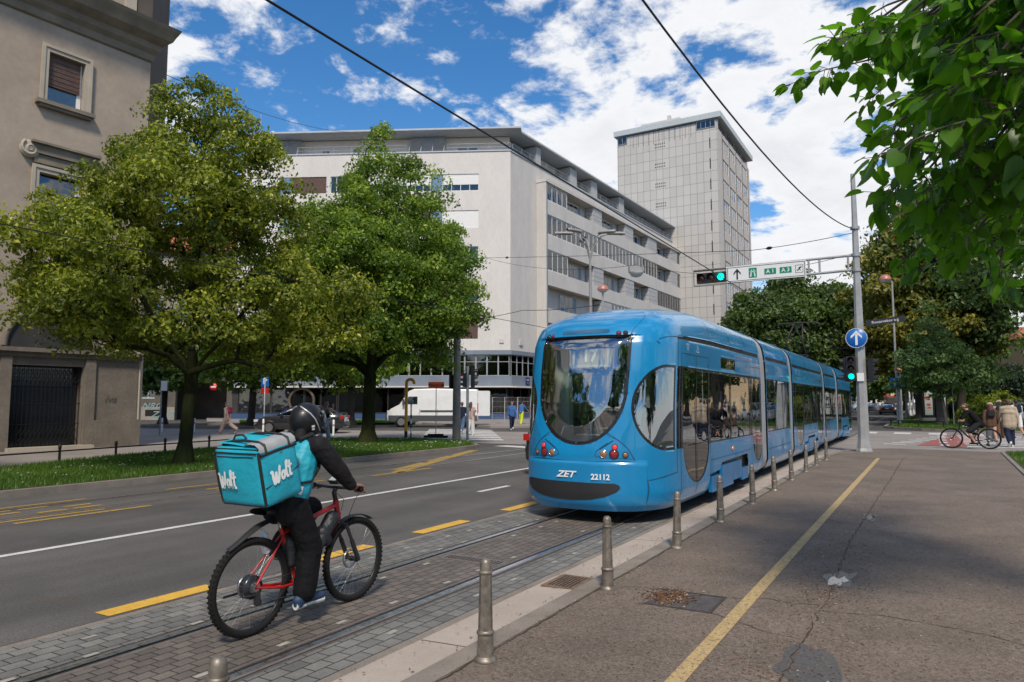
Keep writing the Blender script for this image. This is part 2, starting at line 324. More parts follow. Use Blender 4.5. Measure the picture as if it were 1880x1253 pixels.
# sidewalk the photographer stands on
SW = .03
structure('sidewalk', MB().quad((-2.55, -40, SW), (60, -40, SW), (60, 26.6, SW), (12, 26.6, SW), (4, 27.8, SW), (-1.0, 28.4, SW), (-1.9, 27.6, SW), (-2.4, 26.2, SW), (-2.55, 24, SW)), MATS['sidewalk_asphalt'])
k = MB()
y = -40.
pp = [(-2.72, -40), (-2.72, 24), (-2.56, 26.3), (-2.0, 27.8), (-1.05, 28.6), (4, 28.0), (12, 26.8)]; qq = [(-2.55, -40), (-2.55, 24), (-2.4, 26.2), (-1.9, 27.6), (-1.0, 28.4), (4, 27.8), (12, 26.6)]
for i in range(len(pp)-1):
    k.quad((*pp[i], SW+.003), (*qq[i], SW+.003), (*qq[i+1], SW+.003), (*pp[i+1], SW+.003)); k.quad((*pp[i], -.02), (*pp[i], SW+.003), (*pp[i+1], SW+.003), (*pp[i+1], -.02))
structure('kerb', k, MATS['kerb_stone'])
b = MB(); y = -6.
ys = [-40, -2.2, 2.05, 4.1, 6.25, 8.3, 10.2, 12.6, 15.2, 18, 21, 24]
for a, c in zip(ys, ys[1:]): b.quad((-3.12, a+.006, .004), (-2.72, a+.006, .02), (-2.72, c-.006, .02), (-3.12, c-.006, .004))
structure('gutter_band', b, MATS['concrete_band'])
# track paving: small grey blocks
def paver_mat(name, cols, bw, bh, seed):
    m = bpy.data.materials.new(name); m.use_nodes = True; t = m.node_tree; bs = t.nodes['Principled BSDF']; N_, L_ = t.nodes.new, t.links.new
    tc = N_('ShaderNodeTexCoord'); mp = N_('ShaderNodeMapping'); mp.inputs['Rotation'].default_value = (0, 0, PI/2); mp.inputs['Location'].default_value = (seed, .02, 0); L_(tc.outputs['Object'], mp.inputs[0])
    br = N_('ShaderNodeTexBrick'); L_(mp.outputs[0], br.inputs['Vector']); br.offset = .5; br.inputs['Scale'].default_value = 1; br.inputs['Brick Width'].default_value = bw; br.inputs['Row Height'].default_value = bh
    br.inputs['Mortar Size'].default_value = .005; br.inputs['Mortar Smooth'].default_value = .3; br.inputs['Bias'].default_value = -.1
    br.inputs[1].default_value = (*cols[0], 1); br.inputs[2].default_value = (*cols[1], 1); br.inputs[3].default_value = (.018, .016, .013, 1)
    n = N_('ShaderNodeTexNoise'); n.inputs['Scale'].default_value = 1.6; n.inputs['Detail'].default_value = 8; n.inputs['Roughness'].default_value = .7; L_(tc.outputs['Object'], n.inputs['Vector'])
    r = N_('ShaderNodeMapRange'); L_(n.outputs[0], r.inputs[0]); r.inputs[1].default_value = .3; r.inputs[2].default_value = .7; r.inputs[3].default_value = .68; r.inputs[4].default_value = 1.3
    f = N_('ShaderNodeTexNoise'); f.inputs['Scale'].default_value = 110; f.inputs['Detail'].default_value = 3; L_(tc.outputs['Object'], f.inputs['Vector'])
    r2 = N_('ShaderNodeMapRange'); L_(f.outputs[0], r2.inputs[0]); r2.inputs[1].default_value = .3; r2.inputs[2].default_value = .7; r2.inputs[3].default_value = .8; r2.inputs[4].default_value = 1.2
    m1 = N_('ShaderNodeMix'); m1.data_type = 'RGBA'; m1.blend_type = 'MULTIPLY'; m1.inputs[0].default_value = 1; L_(br.outputs[0], m1.inputs[6]); L_(r.outputs[0], m1.inputs[7])
    m2 = N_('ShaderNodeMix'); m2.data_type = 'RGBA'; m2.blend_type = 'MULTIPLY'; m2.inputs[0].default_value = 1; L_(m1.outputs[2], m2.inputs[6]); L_(r2.outputs[0], m2.inputs[7]); L_(m2.outputs[2], bs.inputs['Base Color'])
    sb = N_('ShaderNodeMath'); sb.operation = 'MULTIPLY_ADD'; L_(br.outputs['Fac'], sb.inputs[0]); sb.inputs[1].default_value = -1; L_(n.outputs[0], sb.inputs[2])
    bp = N_('ShaderNodeBump'); bp.inputs['Distance'].default_value = .006; L_(sb.outputs[0], bp.inputs['Height']); L_(bp.outputs[0], bs.inputs['Normal'])
    bs.inputs['Roughness'].default_value = .62; MATS[name] = m; return m
paver_mat('pavers_centre', ((.15, .125, .105), (.1, .085, .073)), .135, .1, .03); paver_mat('pavers_side', ((.18, .172, .155), (.12, .116, .107)), .16, .118, .11)
structure('track_bed', rect(MB(), -5.52, -60, -3.12, 700, -.002), MATS['asphalt'])
b = MB(); rect(b, -4.64, -30, -3.76, 46, .003); structure('track_paving_centre', b, MATS['pavers_centre'])
b = MB(); rect(b, -5.42, -30, -4.80, 46, .003); rect(b, -3.60, -30, -3.20, 46, .003); structure('track_paving_side', b, MATS['pavers_side'])
b = MB(); rect(b, -3.20, -30, -3.12, 24, .0035); rect(b, -5.50, -30, -5.42, 46, .0035); structure('track_edge_stone', b, MATS['kerb_stone'])
mat('rail_steel', (.9, .9, .95), .33, 1., var=.2, vs=14, roughvar=.08); mat('rail_dark', (.035, .03, .028), .55, .3, var=.3, vs=20)
mat('rail_side', (.16, .135, .12), .55, .2, var=.3, vs=9)
def rail(x, inner, y0=-30, y1=300):       # running head, flange groove towards the track centre, asphalt fillets
    s = 1 if inner > x else -1
    t = MB()
    def strip(b, a, c, z0, z1): b.quad((x+min(a*s, c*s), y0, z0 if s > 0 else z1), (x+max(a*s, c*s), y0, z1 if s > 0 else z0), (x+max(a*s, c*s), y1, z1 if s > 0 else z0), (x+min(a*s, c*s), y1, z0 if s > 0 else z1))
    root = thing('tram_rail', None, None, (x, 0, 0)); root['kind'] = 'structure'
    for nm, m, segs in (('rail_head', 'rail_steel', [(-.032, .025, .0075, .0075)]), ('groove', 'rail_dark', [(.025, .066, -.0, -.0)]), ('guard_lip', 'rail_side', [(.066, .09, .006, .006)]), ('rail_edge', 'rail_side', [(-.06, -.032, .004, .0075), (.09, .104, .006, .004)])):
        q = MB()
        for g in segs: strip(q, *g)
        q.build(nm, MATS[m], root)
rail(-4.70, -4.2); rail(-3.70, -4.2); rail(-12.32, -11.8); rail(-11.30, -11.8)
b = MB()
for x in (-4.52, -4.83, -3.9, -3.42, -5.2):   # small reflective studs in the paving
    for i in range(14):
        y = 1.6+i*.62+RNG.uniform(-.12, .12)
        if RNG.random() < .75: rect(b, x, y, x+.045, y+.1, .0065)
structure('paving_studs', b, mat('stud', (.33, .31, .26), .5, var=.3, vs=8))
# markings
def para(x0, x1, y0, y1, sk=.0, z=.0045):
    return [(x0, y0, z), (x1, y0+sk, z), (x1, y1+sk, z), (x0, y1, z)]
b = MB()
for i, (a, c) in enumerate([(-.6, .95), (3.32, 4.32), (5.35, 6.42), (7.32, 8.42), (9.5, 10.6), (11.6, 12.7), (13.7, 14.8), (15.8, 16.9), (18, 19.1), (-3, -1.9)]): b.quad(*para(-5.74, -5.55, a, c))
structure('lane_marking_yellow', b, MATS['paint_yellow'])
b = MB(); rect(b, -8.74, -30, -8.62, 17.0, .0045)
for i in range(8): rect(b, -7.28, 11.2+i*3-0, -7.16, 13.1+i*3-.8, .0045) if i < 3 else None
b.quad((-14.2, 23.0, .0045), (-13.9, 23.6, .0045), (-9.2, 22.5, .0045), (-9.3, 21.9, .0045))
structure('lane_marking_white', b, MATS['paint_white'])
b = MB(); b.quad((-1.42, -3, SW+.005), (-1.315, -3, SW+.005), (-1.19, 23.3, SW+.005), (-1.29, 23.3, SW+.005)); structure('path_line_yellow', b, MATS['paint_yellow_old'])
# old yellow lettering blocks and dashes on the far tracks
b = MB()
for y0 in (4.2, 8.9):
    for j in range(4):
        for i in range(5):
            u = y0+i*.52+RNG.uniform(-.02, .02)
            if (i+j) % 4: rect(b, -12.25+j*.3, u, -12.13+j*.3, u+.44, .0045)
    rect(b, -12.6, y0-.4, -12.5, y0+2.8, .0045); rect(b, -11.16, y0-.3, -11.06, y0+2.3, .0045)
for a, c in ((5.1, 7.1), (8.4, 10.3), (12.4, 14.6), (1, 3)): rect(b, -10.9, a, -10.78, c, .0045)
for i in range(3): b.quad((-11.0-i*.0, 13.2+i*0, .0045), (-10.75, 13.3, .0045), (-13.3, 20.5, .0045), (-13.55, 20.4, .0045)) if i == 0 else None
for t0, t1 in ((0, .3), (.36, .64), (.7, 1)): b.quad((-11.35-2.3*t0, 13.6+7*t0, .005), (-11.05-2.3*t0, 13.7+7*t0, .005), (-11.05-2.3*t1, 13.7+7*t1, .005), (-11.35-2.3*t1, 13.6+7*t1, .005))
structure('bus_lane_marking', b, MATS['paint_yellow_faded'])
b = MB()                                   # zebra on the left
A, B_, dn = G(770, 806), G(925, 809), (G(900, 788)-G(925, 809))
for i in range(7):
    p, q = A.lerp(B_, .0), A.lerp(B_, 1.); o = dn*(i/7.5); w = dn*(.55/7.5)
    b.quad(*[(v.x, v.y, .003) for v in (p+o, q+o, q+o+w, p+o+w)])
structure('zebra_crossing_left', b, MATS['paint_white'])
b = MB()
for i in range(9): rect(b, 1.3+i*.0, 31.5+i*1.25, 9, 32.05+i*1.25, .003)
for i in range(7): b.quad((-1.5+i*.27, 31.8+i*1.25, .003), (-.7+i*.27, 31.8+i*1.25, .003), (-.7+i*.27, 32.2+i*1.25, .003), (-1.5+i*.27, 32.2+i*1.25, .003)) 
for i in range(4): rect(b, -3.1+i*1.6, 42.3, -2.3+i*1.6, 44.4, .003)
for i in range(5): rect(b, .45, 31.8+i*2.1, .75, 32.6+i*2.1, .0055)
structure('zebra_crossing_right', b, MATS['paint_white'])
structure('cycle_crossing', MB().quad((-.35, 31.5, .0015), (1.25, 31.5, .0015), (2.6, 42.4, .0015), (1.0, 42.4, .0015)), MATS['red_lane'])
# grates, manhole, cracks, puddles on the sidewalk
mat('cast_iron', (.07, .06, .052), .6, .5, var=.35, vs=18, bump=.002, bs=90); mat('iron_rust', (.17, .11, .07), .8, .1, var=.4, vs=12); mat('black_gap', (.01, .009, .008), .9)
def grate(name, lab, x0, y0, x1, y1, n, along, z, m='cast_iron'):
    r = thing(name, lab, 'grate', ((x0+x1)/2, (y0+y1)/2, z)); f = MB(); g = MB()
    f.box((x0, y0, z-.02), (x1, y1, z)); w = (x1-x0) if along == 'x' else (y1-y0)
    for i in range(n):
        t = (i+.5)/n
        if along == 'x': rect(g, x0+.04, y0+.04+(y1-y0-.08)*t-.008, x1-.04, y0+.04+(y1-y0-.08)*t+.008, z+.002)
        else: rect(g, x0+.04+(x1-x0-.08)*t-.008, y0+.04, x0+.04+(x1-x0-.08)*t+.008, y1-.04, z+.002)
    f.build('frame', MATS[m], r); g.build('slot', MATS['black_gap'], r)
grate('drain_grate', 'rectangular street drain grate set in the pale gutter band by the bollards', -3.06, 5.78, -2.74, 6.25, 7, 'y', .022, 'iron_rust')
grate('track_drain', 'long slotted drain lying across between the two tram rails', -4.56, 6.28, -3.80, 6.5, 16, 'y', .007, 'rail_side')
r = thing('manhole_cover', 'square sunken manhole cover half buried in brown leaf litter on the pavement', 'manhole cover', (-1.78, 5.9, SW)); f = MB(); f.box((-2.04, 5.66, SW-.02), (-1.52, 6.14, SW+.002)); f.build('cover', mat('sw_cover', (.085, .075, .07), .6, .2, var=.3, vs=9, bump=.004, bs=60), r)
f = MB(); [f.box(a, c) for a, c in (((-2.06, 5.64, SW), (-1.5, 5.665, SW+.006)), ((-2.06, 6.135, SW), (-1.5, 6.16, SW+.006)), ((-1.525, 5.67, SW), (-1.5, 6.13, SW+.006)))]; f.build('rim', MATS['cast_iron'], r)
def crack(b, pts, w, z=SW+.003, j=.04):
    P = []
    for i in range(len(pts)-1):
        a, c = Vector((*pts[i], 0)), Vector((*pts[i+1], 0)); n = max(2, int((c-a).length/.07))
        for q in range(n): P.append(a.lerp(c, q/n)+Vector((RNG.normal(0, j*.25), RNG.normal(0, j*.25), 0)))
    P.append(Vector((*pts[-1], 0))); L_, R_ = [], []
    for i, p in enumerate(P):
        d = (P[min(i+1, len(P)-1)]-P[max(i-1, 0)]).normalized(); n = Vector((-d.y, d.x, 0)); ww = w*RNG.uniform(.3, 1.2)*.5
        L_.append((p.x+n.x*ww, p.y+n.y*ww, z)); R_.append((p.x-n.x*ww, p.y-n.y*ww, z))
    b.grid([R_, L_], False)
b = MB()
crack(b, [(-.79, 2.5), (-.8, 4.6), (-.77, 6.6), (-.83, 9.3), (-.78, 12.2), (-.7, 17), (-.62, 23.2), (-.5, 24.5)], .013)
crack(b, [(-.8, 5.35), (-1.05, 5.4), (-1.43, 5.62), (-1.6, 5.7)], .008); crack(b, [(-1.5, 6.15), (-1.2, 6.3), (-1.02, 6.25), (-.8, 6.3)], .01)
crack(b, [(-.75, 6.15), (-.3, 6.25), (.15, 6.15), (.5, 6.0), (1.0, 6.1)], .011); crack(b, [(-2.5, 5.9), (-2.3, 6.1), (-2.05, 6.16)], .008); crack(b, [(-1.3, 11), (-1.0, 10.6), (-.75, 10.7)], .008); crack(b, [(-.7, 13.5), (.5, 13.2), (1.5, 13.4)], .008)
crack(b, [(-1.9, 8.3), (-1.5, 8.1), (-1.1, 8.4)], .006); crack(b, [(-2.53, -3), (-2.53, 8), (-2.54, 24)], .012, SW+.004, .02)
structure('pavement_cracks', b, mat('crack', (.04, .03, .022), .95))
def blobpoly(cx, cy, rx, ry, n=40, seed=0, j=.28):
    return [(cx+rx*(1+j*mnoise.noise((math.cos(2*PI*i/n)*1.3+seed, math.sin(2*PI*i/n)*1.3, seed)))*math.cos(2*PI*i/n), cy+ry*(1+j*mnoise.noise((math.cos(2*PI*i/n)*1.6, seed, math.sin(2*PI*i/n)*1.6)))*math.sin(2*PI*i/n)) for i in range(n)]
mat('puddle_water', (.03, .028, .028), .03, 0, spec=.6); mat('wet_asphalt', (.062, .053, .046), .34, 0, var=.3, vs=25, spec=.6, bump=.002, bs=110)
b = MB(); w = MB()
for i, (x, y, rx, ry) in enumerate([(-.73, 7.3, .13, .3), (-.74, 11.45, .1, .35), (-.7, 4.75, .2, .42)]): b.quad(*[(p[0], p[1], SW+.002) for p in blobpoly(x, y, rx, ry, seed=i*3.3, j=.9)])
for i, (x, y, rx, ry) in enumerate([(-.77, 7.25, .075, .2), (-.74, 11.4, .06, .2)]): w.quad(*[(p[0], p[1], SW+.0045) for p in blobpoly(x, y, rx, ry, seed=i*2.1+5, j=1.)])
structure('damp_patch', b, MATS['wet_asphalt']); structure('puddle', w, MATS['puddle_water'])
# leaf litter: fallen blossom husks and twigs
def litter():
    V = []; Fq = []; rn = []
    def piece(x, y, s, z):
        a = RNG.uniform(0, 2*PI); e = RNG.uniform(.25, .9); b0 = len(V); c, n = math.cos(a)*s, math.sin(a)*s
        lift = s*RNG.uniform(.1, .5)
        for u, v, w in ((-1, 0, 0), (0, -e, lift), (1, 0, 0), (0, e, lift*.3)): V.append((x+u*c-v*n, y+u*n+v*c, z+.003+w))
        Fq.append((b0, b0+1, b0+2, b0+3)); rn.extend([RNG.random()]*4)
    for i in range(12000):
        y = 1+RNG.gamma(2.2, 3.2); x = RNG.uniform(-2.6, .12*y+1)
        if RNG.random() < .35: x = -.78+RNG.normal(0, .25)
        if x > -2.72: piece(x, y, RNG.uniform(.003, .0095)*(1+.02*y), SW)
    for i in range(900):
        a = RNG.random(); piece(-1.92+RNG.normal(0, .1), 5.93+RNG.normal(0, .13), RNG.uniform(.006, .018), SW+.002)
    for i in range(500): piece(-.8+RNG.normal(0, .16), RNG.choice([6.6, 7.0, 8.2, 9.0, 4.4])+RNG.normal(0, .18), RNG.uniform(.005, .015), SW)
    for i in range(330): piece(RNG.uniform(-3.1, -2.6), RNG.uniform(1.5, 16), RNG.uniform(.006, .016), .022)
    for i in range(200): piece(RNG.uniform(-5.5, -3.2), RNG.uniform(1.5, 9), RNG.uniform(.004, .009), .005)
    o = npmesh('leaf_litter', V, Fq, leafmat('litter', (.09, .04, .018), (.2, .105, .045), .05, (.5, .43, .33)), attr=rn); o['kind'] = 'stuff'
litter()
# ------------------------------------------------------------------ grass
def inpoly(P, poly):
    x, y = P[:, 0], P[:, 1]; r = np.zeros(len(P), bool); n = len(poly)
    for i in range(n):
        x0, y0 = poly[i]; x1, y1 = poly[(i+1) % n]
        if y0 == y1: continue
        c = ((y0 > y) != (y1 > y)) & (x < (x1-x0)*(y-y0)/(y1-y0)+x0); r ^= c
    return r
leafmat('grass_blade', (.05, .11, .012), (.1, .19, .02), .35, (.2, .23, .04)); leafmat('flower_white', (.6, .6, .55), (.7, .7, .66), .2)
def grass(name, poly, z, n, h=.07, focus=None, w=.006, flowers=0):
    xs = [p[0] for p in poly]; ys = [p[1] for p in poly]
    P = np.column_stack([RNG.uniform(min(xs), max(xs), n*3), RNG.uniform(min(ys), max(ys), n*3)]); P = P[inpoly(P, poly)][:n]; m = len(P)
    dist = np.hypot(P[:, 0], P[:, 1]); sc = np.clip(dist/14, .7, 3.2)
    a = RNG.uniform(0, 2*PI, m); hh = h*RNG.uniform(.5, 1.5, m); ww = w*sc*RNG.uniform(.7, 1.4, m); la = RNG.uniform(0, 2*PI, m); ll = hh*RNG.uniform(.1, .8, m)
    c, s = np.cos(a), np.sin(a); V = np.zeros((m, 3, 3))
    V[:, 0] = np.column_stack([P[:, 0]-c*ww, P[:, 1]-s*ww, np.full(m, z)]); V[:, 1] = np.column_stack([P[:, 0]+c*ww, P[:, 1]+s*ww, np.full(m, z)])
    V[:, 2] = np.column_stack([P[:, 0]+np.cos(la)*ll, P[:, 1]+np.sin(la)*ll, z+hh])
    pn = np.array([mnoise.noise((p[0]*.7, p[1]*.7, 0)) for p in P]); rn = np.clip(.45+pn*.5+RNG.normal(0, .18, m), 0, 1)
    o = npmesh(name, V.reshape(-1, 3), np.arange(m*3).reshape(-1, 3), MATS['grass_blade'], attr=np.repeat(rn, 3), nper=3); o['kind'] = 'stuff'
    if flowers:
        Q = P[RNG.choice(m, flowers)]; Q = Q+RNG.normal(0, .05, Q.shape); keep = np.array([mnoise.noise((q[0]*.5, q[1]*.5, 4)) > -.1 for q in Q]); Q = Q[keep]; k = len(Q); r = .012*np.clip(np.hypot(Q[:, 0], Q[:, 1])/15, 1, 2); zz = z+h*RNG.uniform(.7, 1.3, k)
        V = np.stack([np.column_stack([Q[:, 0]+dx*r, Q[:, 1]+dy*r, zz+dz*r]) for dx, dy, dz in ((-1, -1, -.4), (1, -1, -.4), (1, 1, .4), (-1, 1, .4))], 1)
        o = npmesh('clover_flowers', V.reshape(-1, 3), np.arange(k*4).reshape(-1, 4), MATS['flower_white'], attr=RNG.random(k*4)); o['kind'] = 'stuff'
def kerbed(name, poly, h, wall=.15):
    b = MB(); b.prism(poly, (0, 0, -.015), (1, 0, 0), (0, 1, 0), (0, 0, h+.015)); structure(name, b, MATS['kerb_stone'])
def shrink(poly, d):
    c = Vector((sum(p[0] for p in poly)/len(poly), sum(p[1] for p in poly)/len(poly))); n = len(poly); o = []
    for i in range(n):
        p0, p1, p2 = (Vector(poly[(i+k) % n]) for k in (-1, 0, 1)); e1 = (p1-p0).normalized(); e2 = (p2-p1).normalized()
        n1 = Vector((-e1.y, e1.x)); n2 = Vector((-e2.y, e2.x)); m = (n1+n2).normalized(); o.append(tuple(p1+m*(d/max(.4, m.dot(n1)))))
    return o
med = [(-13.85, -30), (-13.85, 20.6), (-14.1, 21.9), (-14.8, 22.7), (-16, 23.5), (-18.4, 23.8), (-20.4, 22.6), (-21.7, 21.6), (-21.6, 19), (-20.6, 15.5), (-20.1, 12), (-18.8, 8.4), (-18.4, 3), (-18.4, -30)]
kerbed('median_kerb', med, .12)
mi = shrink(med, .16); structure('median_soil', flat(mi, .125), MATS['soil'])
gp = [p if p[1] > -5 else (p[0], -4.) for p in mi]
grass('median_grass', gp, .125, 110000, .085, flowers=600)
rt = [(2.05, 27.9), (1.95, 24), (1.8, 18), (1.75, 5), (40, 5), (40, 26), (6, 27.5), (3, 28.2)]
kerbed('park_kerb', rt, .06); ri = shrink(rt, .1); structure('park_soil', flat(ri, .065), MATS['soil'])
grass('park_grass', [(1.88, 14), (6, 14), (8, 27), (3.2, 27.9), (2.18, 27.75)], .065, 26000, .07)
isl = [(-2.4, 52.0), (-1.7, 50.0), (-.2, 48.2), (2.2, 46.8), (5.2, 46.5), (5.4, 120), (4.0, 300), (-1.1, 300), (-1.7, 90), (-2.35, 60)]
kerbed('island_kerb', isl, .12); ii = shrink(isl, .2); structure('island_soil', flat(ii, .125), MATS['soil'])
grass('island_grass', [(-2.1, 52.2), (-1.5, 50.3), (0, 48.6), (2.2, 47.2), (5, 46.9), (5, 110), (-1.4, 100)], .125, 42000, .08, w=.008)
structure('park_walk', rect(MB(), 5.6, 46, 60, 400, .01), MATS['light_asphalt'])
strip = [(p.x, p.y) for p in (G(440, 781), G(760, 780), G(775, 774.5), G(440, 775.5))]
structure('verge_soil', flat(strip, .13), MATS['soil']); grass('verge_grass', strip, .13, 14000, .1, w=.008)
# tufts at the bollards
def tufts():
    V = []; rn = []
    for i in range(10):
        y = 3.93+2*i
        for k in range(int(26 if i < 6 else 14)):
            cx, cy = -2.5+RNG.normal(0, .07), y+.1+RNG.normal(0, .12)
            if RNG.random() < .4: cx, cy = -2.52+RNG.normal(0, .015), y+RNG.uniform(.1, 1.2)
            a = RNG.uniform(0, 2*PI); s = RNG.uniform(.02, .05); c, n = math.cos(a), math.sin(a)
            V += [(cx-n*.003, cy+c*.003, SW), (cx+n*.003, cy-c*.003, SW), (cx+c*s*.8, cy+n*s*.8, SW+s*RNG.uniform(.2, .8))]; rn += [RNG.random()*.9]*3
    o = npmesh('weed_tufts', V, np.arange(len(V)).reshape(-1, 3), MATS['grass_blade'], attr=rn, nper=3); o['kind'] = 'stuff'
tufts()
# ------------------------------------------------------------------ buildings
class FP:                                  # facade plane: s along the wall, w outwards, z up
    def __init__(self, o, az, sg): self.o = (o[0], o[1], 0); self.rz = PI/2-R(az); self.sg = sg; self.d = Vector((math.sin(R(az)), math.cos(R(az)), 0)); self.n = Vector((-self.d.y, self.d.x, 0))*sg
    def P(self, s, w, z): return Vector(self.o)+self.d*s+self.n*w+Vector((0, 0, z))
    def box(self, b, s0, s1, w0, w1, z0, z1):
        y0, y1 = sorted((w0*self.sg, w1*self.sg)); return b.box((min(s0, s1), y0, z0), (max(s0, s1), y1, z1), self.rz, self.o)
    def quad(self, b, pts, smooth=False):
        q = [self.P(*p) for p in pts]
        return b.quad(*q)
    def text(self, b, t, s, w, z, size, **k): return b.text(t, self.P(s, w, z), self.d if self.sg < 0 else -self.d, (0, 0, 1), size, **k)
def wall_cells(F, b, s0, s1, z0, z1, w0, w1, ops):
    ops = [o for o in ops if o[1] > s0 and o[0] < s1 and o[3] > z0 and o[2] < z1]
    zs = sorted({z0, z1} | {min(max(v, z0), z1) for o in ops for v in o[2:]})
    for a, c in zip(zs, zs[1:]):
        row = sorted((max(s0, o[0]), min(s1, o[1])) for o in ops if o[2] < (a+c)/2 < o[3]); x = s0
        for p, q in row:
            if p > x: F.box(b, x, p, w0, w1, a, c)
            x = max(x, q)
        if x < s1: F.box(b, x, s1, w0, w1, a, c)
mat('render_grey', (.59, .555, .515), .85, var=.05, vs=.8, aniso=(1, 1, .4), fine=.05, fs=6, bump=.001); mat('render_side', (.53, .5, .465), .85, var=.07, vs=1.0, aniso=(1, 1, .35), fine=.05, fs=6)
mat('blue_panel', (.13, .22, .33), .5, var=.1); mat('fascia_blue', (.17, .2, .24), .5, var=.12, vs=.7); mat('plinth_blue', (.03, .07, .16), .5)
mat('frame_white', (.72, .71, .69), .45); mat('frame_grey', (.34, .35, .36), .45); mat('shutter_white', (.72, .71, .68), .5, var=.05, vs=8); mat('shutter_brown', (.09, .05, .035), .6, var=.25, vs=6)
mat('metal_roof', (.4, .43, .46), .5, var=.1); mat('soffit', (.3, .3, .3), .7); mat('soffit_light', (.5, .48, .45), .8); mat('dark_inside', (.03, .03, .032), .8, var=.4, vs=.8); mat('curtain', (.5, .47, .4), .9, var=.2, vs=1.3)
mat('railing', (.42, .42, .43), .4, .6); mat('concrete_block', (.4, .4, .4), .85, var=.08, vs=2)
glassmat('window_glass', (.4, .42, .42), .05); glassmat('window_glass_dark', (.16, .19, .2), .1); glassmat('window_glass_pale', (.8, .82, .82), .06, 1.45)
def mwindow(F, parent, s0, s1, z0, z1, w=-.14, nm=2, fm='frame_white', glass='window_glass', shut=None, shm='shutter_white', name='window', mw=.05, trans=None, inner='dark_inside'):
    f = MB(); F.box(f, s0, s1, w, w+.05, z0, z0+mw*1.2); F.box(f, s0, s1, w, w+.05, z1-mw, z1); z0i, z1i = z0+mw*1.2, z1-mw
    for i in range(nm+1):
        c = s0+(s1-s0)*i/nm; a = min(max(c-mw/2, s0), s1-mw); F.box(f, a, a+mw, w+.001, w+.049, z0i, z1i)
    if trans:
        for i in range(nm):
            F.box(f, s0+(s1-s0)*i/nm+mw*.5+(.5*mw if i == 0 else 0), s0+(s1-s0)*(i+1)/nm-mw*.5-(.5*mw if i == nm-1 else 0), w+.002, w+.048, trans-mw/2, trans+mw/2)
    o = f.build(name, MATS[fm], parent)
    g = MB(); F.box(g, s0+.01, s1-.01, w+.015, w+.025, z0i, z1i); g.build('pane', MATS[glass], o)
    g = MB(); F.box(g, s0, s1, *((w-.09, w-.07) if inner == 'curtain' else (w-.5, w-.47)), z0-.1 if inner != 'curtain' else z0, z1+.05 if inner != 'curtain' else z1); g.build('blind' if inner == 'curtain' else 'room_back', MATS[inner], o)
    if shut:
        g = MB(); zt = z1-(z1-z0)*shut; n = max(3, int((z1-zt)/.09))
        for i in range(n): F.box(g, s0+.03, s1-.03, w+.052, w+.07+.006*(i % 2), zt+(z1-zt)*i/n, zt+(z1-zt)*(i+1)/n-.004)
        g.build('shutter', MATS[shm], o)
    return o
# --- the modern white block
C0 = (-32.27, 55.27); FA = FP(C0, -116.5, 1); FB = FP((-32.27, 55.27), 1.9, -1)
blk = thing('apartment_block', 'long grey white modern apartment block with blue window panels and glazed penthouse at the corner', 'building', (C0[0], C0[1], 0))
FLA = [(21.2, 22.8), (17.7, 19.35), (14.3, 15.95), (10.76, 12.43), (7.36, 9.02)]
ops = []; pan = MB()
for fi, (z0, z1) in enumerate(FLA):
    for g, off in enumerate((2.95, 10.2, 17.35)):
        a, c, e = off, off+3.4, off+4.47; ops += [(a, e+(3.0, 2.3, 3.68)[g], z0, z1)]
        FA.box(pan, c+.02, e-.02, -.12, -.05, z0, z1)
        sh = {0: [(.62, 'shutter_white'), (.98, 'shutter_brown'), (.55, 'shutter_white')], 1: [(.99, 'shutter_white'), (.4, 'shutter_brown'), (.3, 'shutter_white')], 2: [(0, None), (.5, 'shutter_white'), (.99, 'shutter_brown')], 3: [(.55, 'shutter_brown'), (.3, 'shutter_white'), (.7, 'shutter_brown')], 4: [(.97, 'shutter_brown'), (.6, 'shutter_brown'), (.3, 'shutter_white')]}[fi]
        s_, sm_ = sh[0] if g == 0 else (sh[1] if g == 2 else sh[2])
        mwindow(FA, blk, a, c, z0, z1, nm=4, shut=s_ or None, shm=sm_ or 'shutter_white', fm='frame_white')
        s2, sm2 = sh[(g+fi) % 3]; mwindow(FA, blk, e, e+(3.0, 2.3, 3.68)[g], z0, z1, nm=4, shut=(s2 or None) if g != 1 else (.3 if fi % 2 else None), shm=sm2 or 'shutter_white')
b = MB(); wall_cells(FA, b, 0, 25.7, 6.35, 24.85, -.3, 0, ops); FA.box(b, 0, 25.7, -12, -.32, 6.3, 24.8); FA.box(b, .0, 25.7, -.3, -.02, 24.85, 24.9)
b.build('wall', MATS['render_grey'], blk); pan.build('blue_panel', MATS['blue_panel'], blk)
b = MB()                                    # corner wall towards the avenue
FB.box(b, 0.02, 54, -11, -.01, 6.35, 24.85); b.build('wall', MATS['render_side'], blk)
b = MB(); FA.box(b, -.08, 25.8, -.28, .08, 24.9, 25.02); FB.box(b, .1, 54, -.3, .08, 24.88, 25.0); b.build('parapet_coping', MATS['metal_roof'], blk)
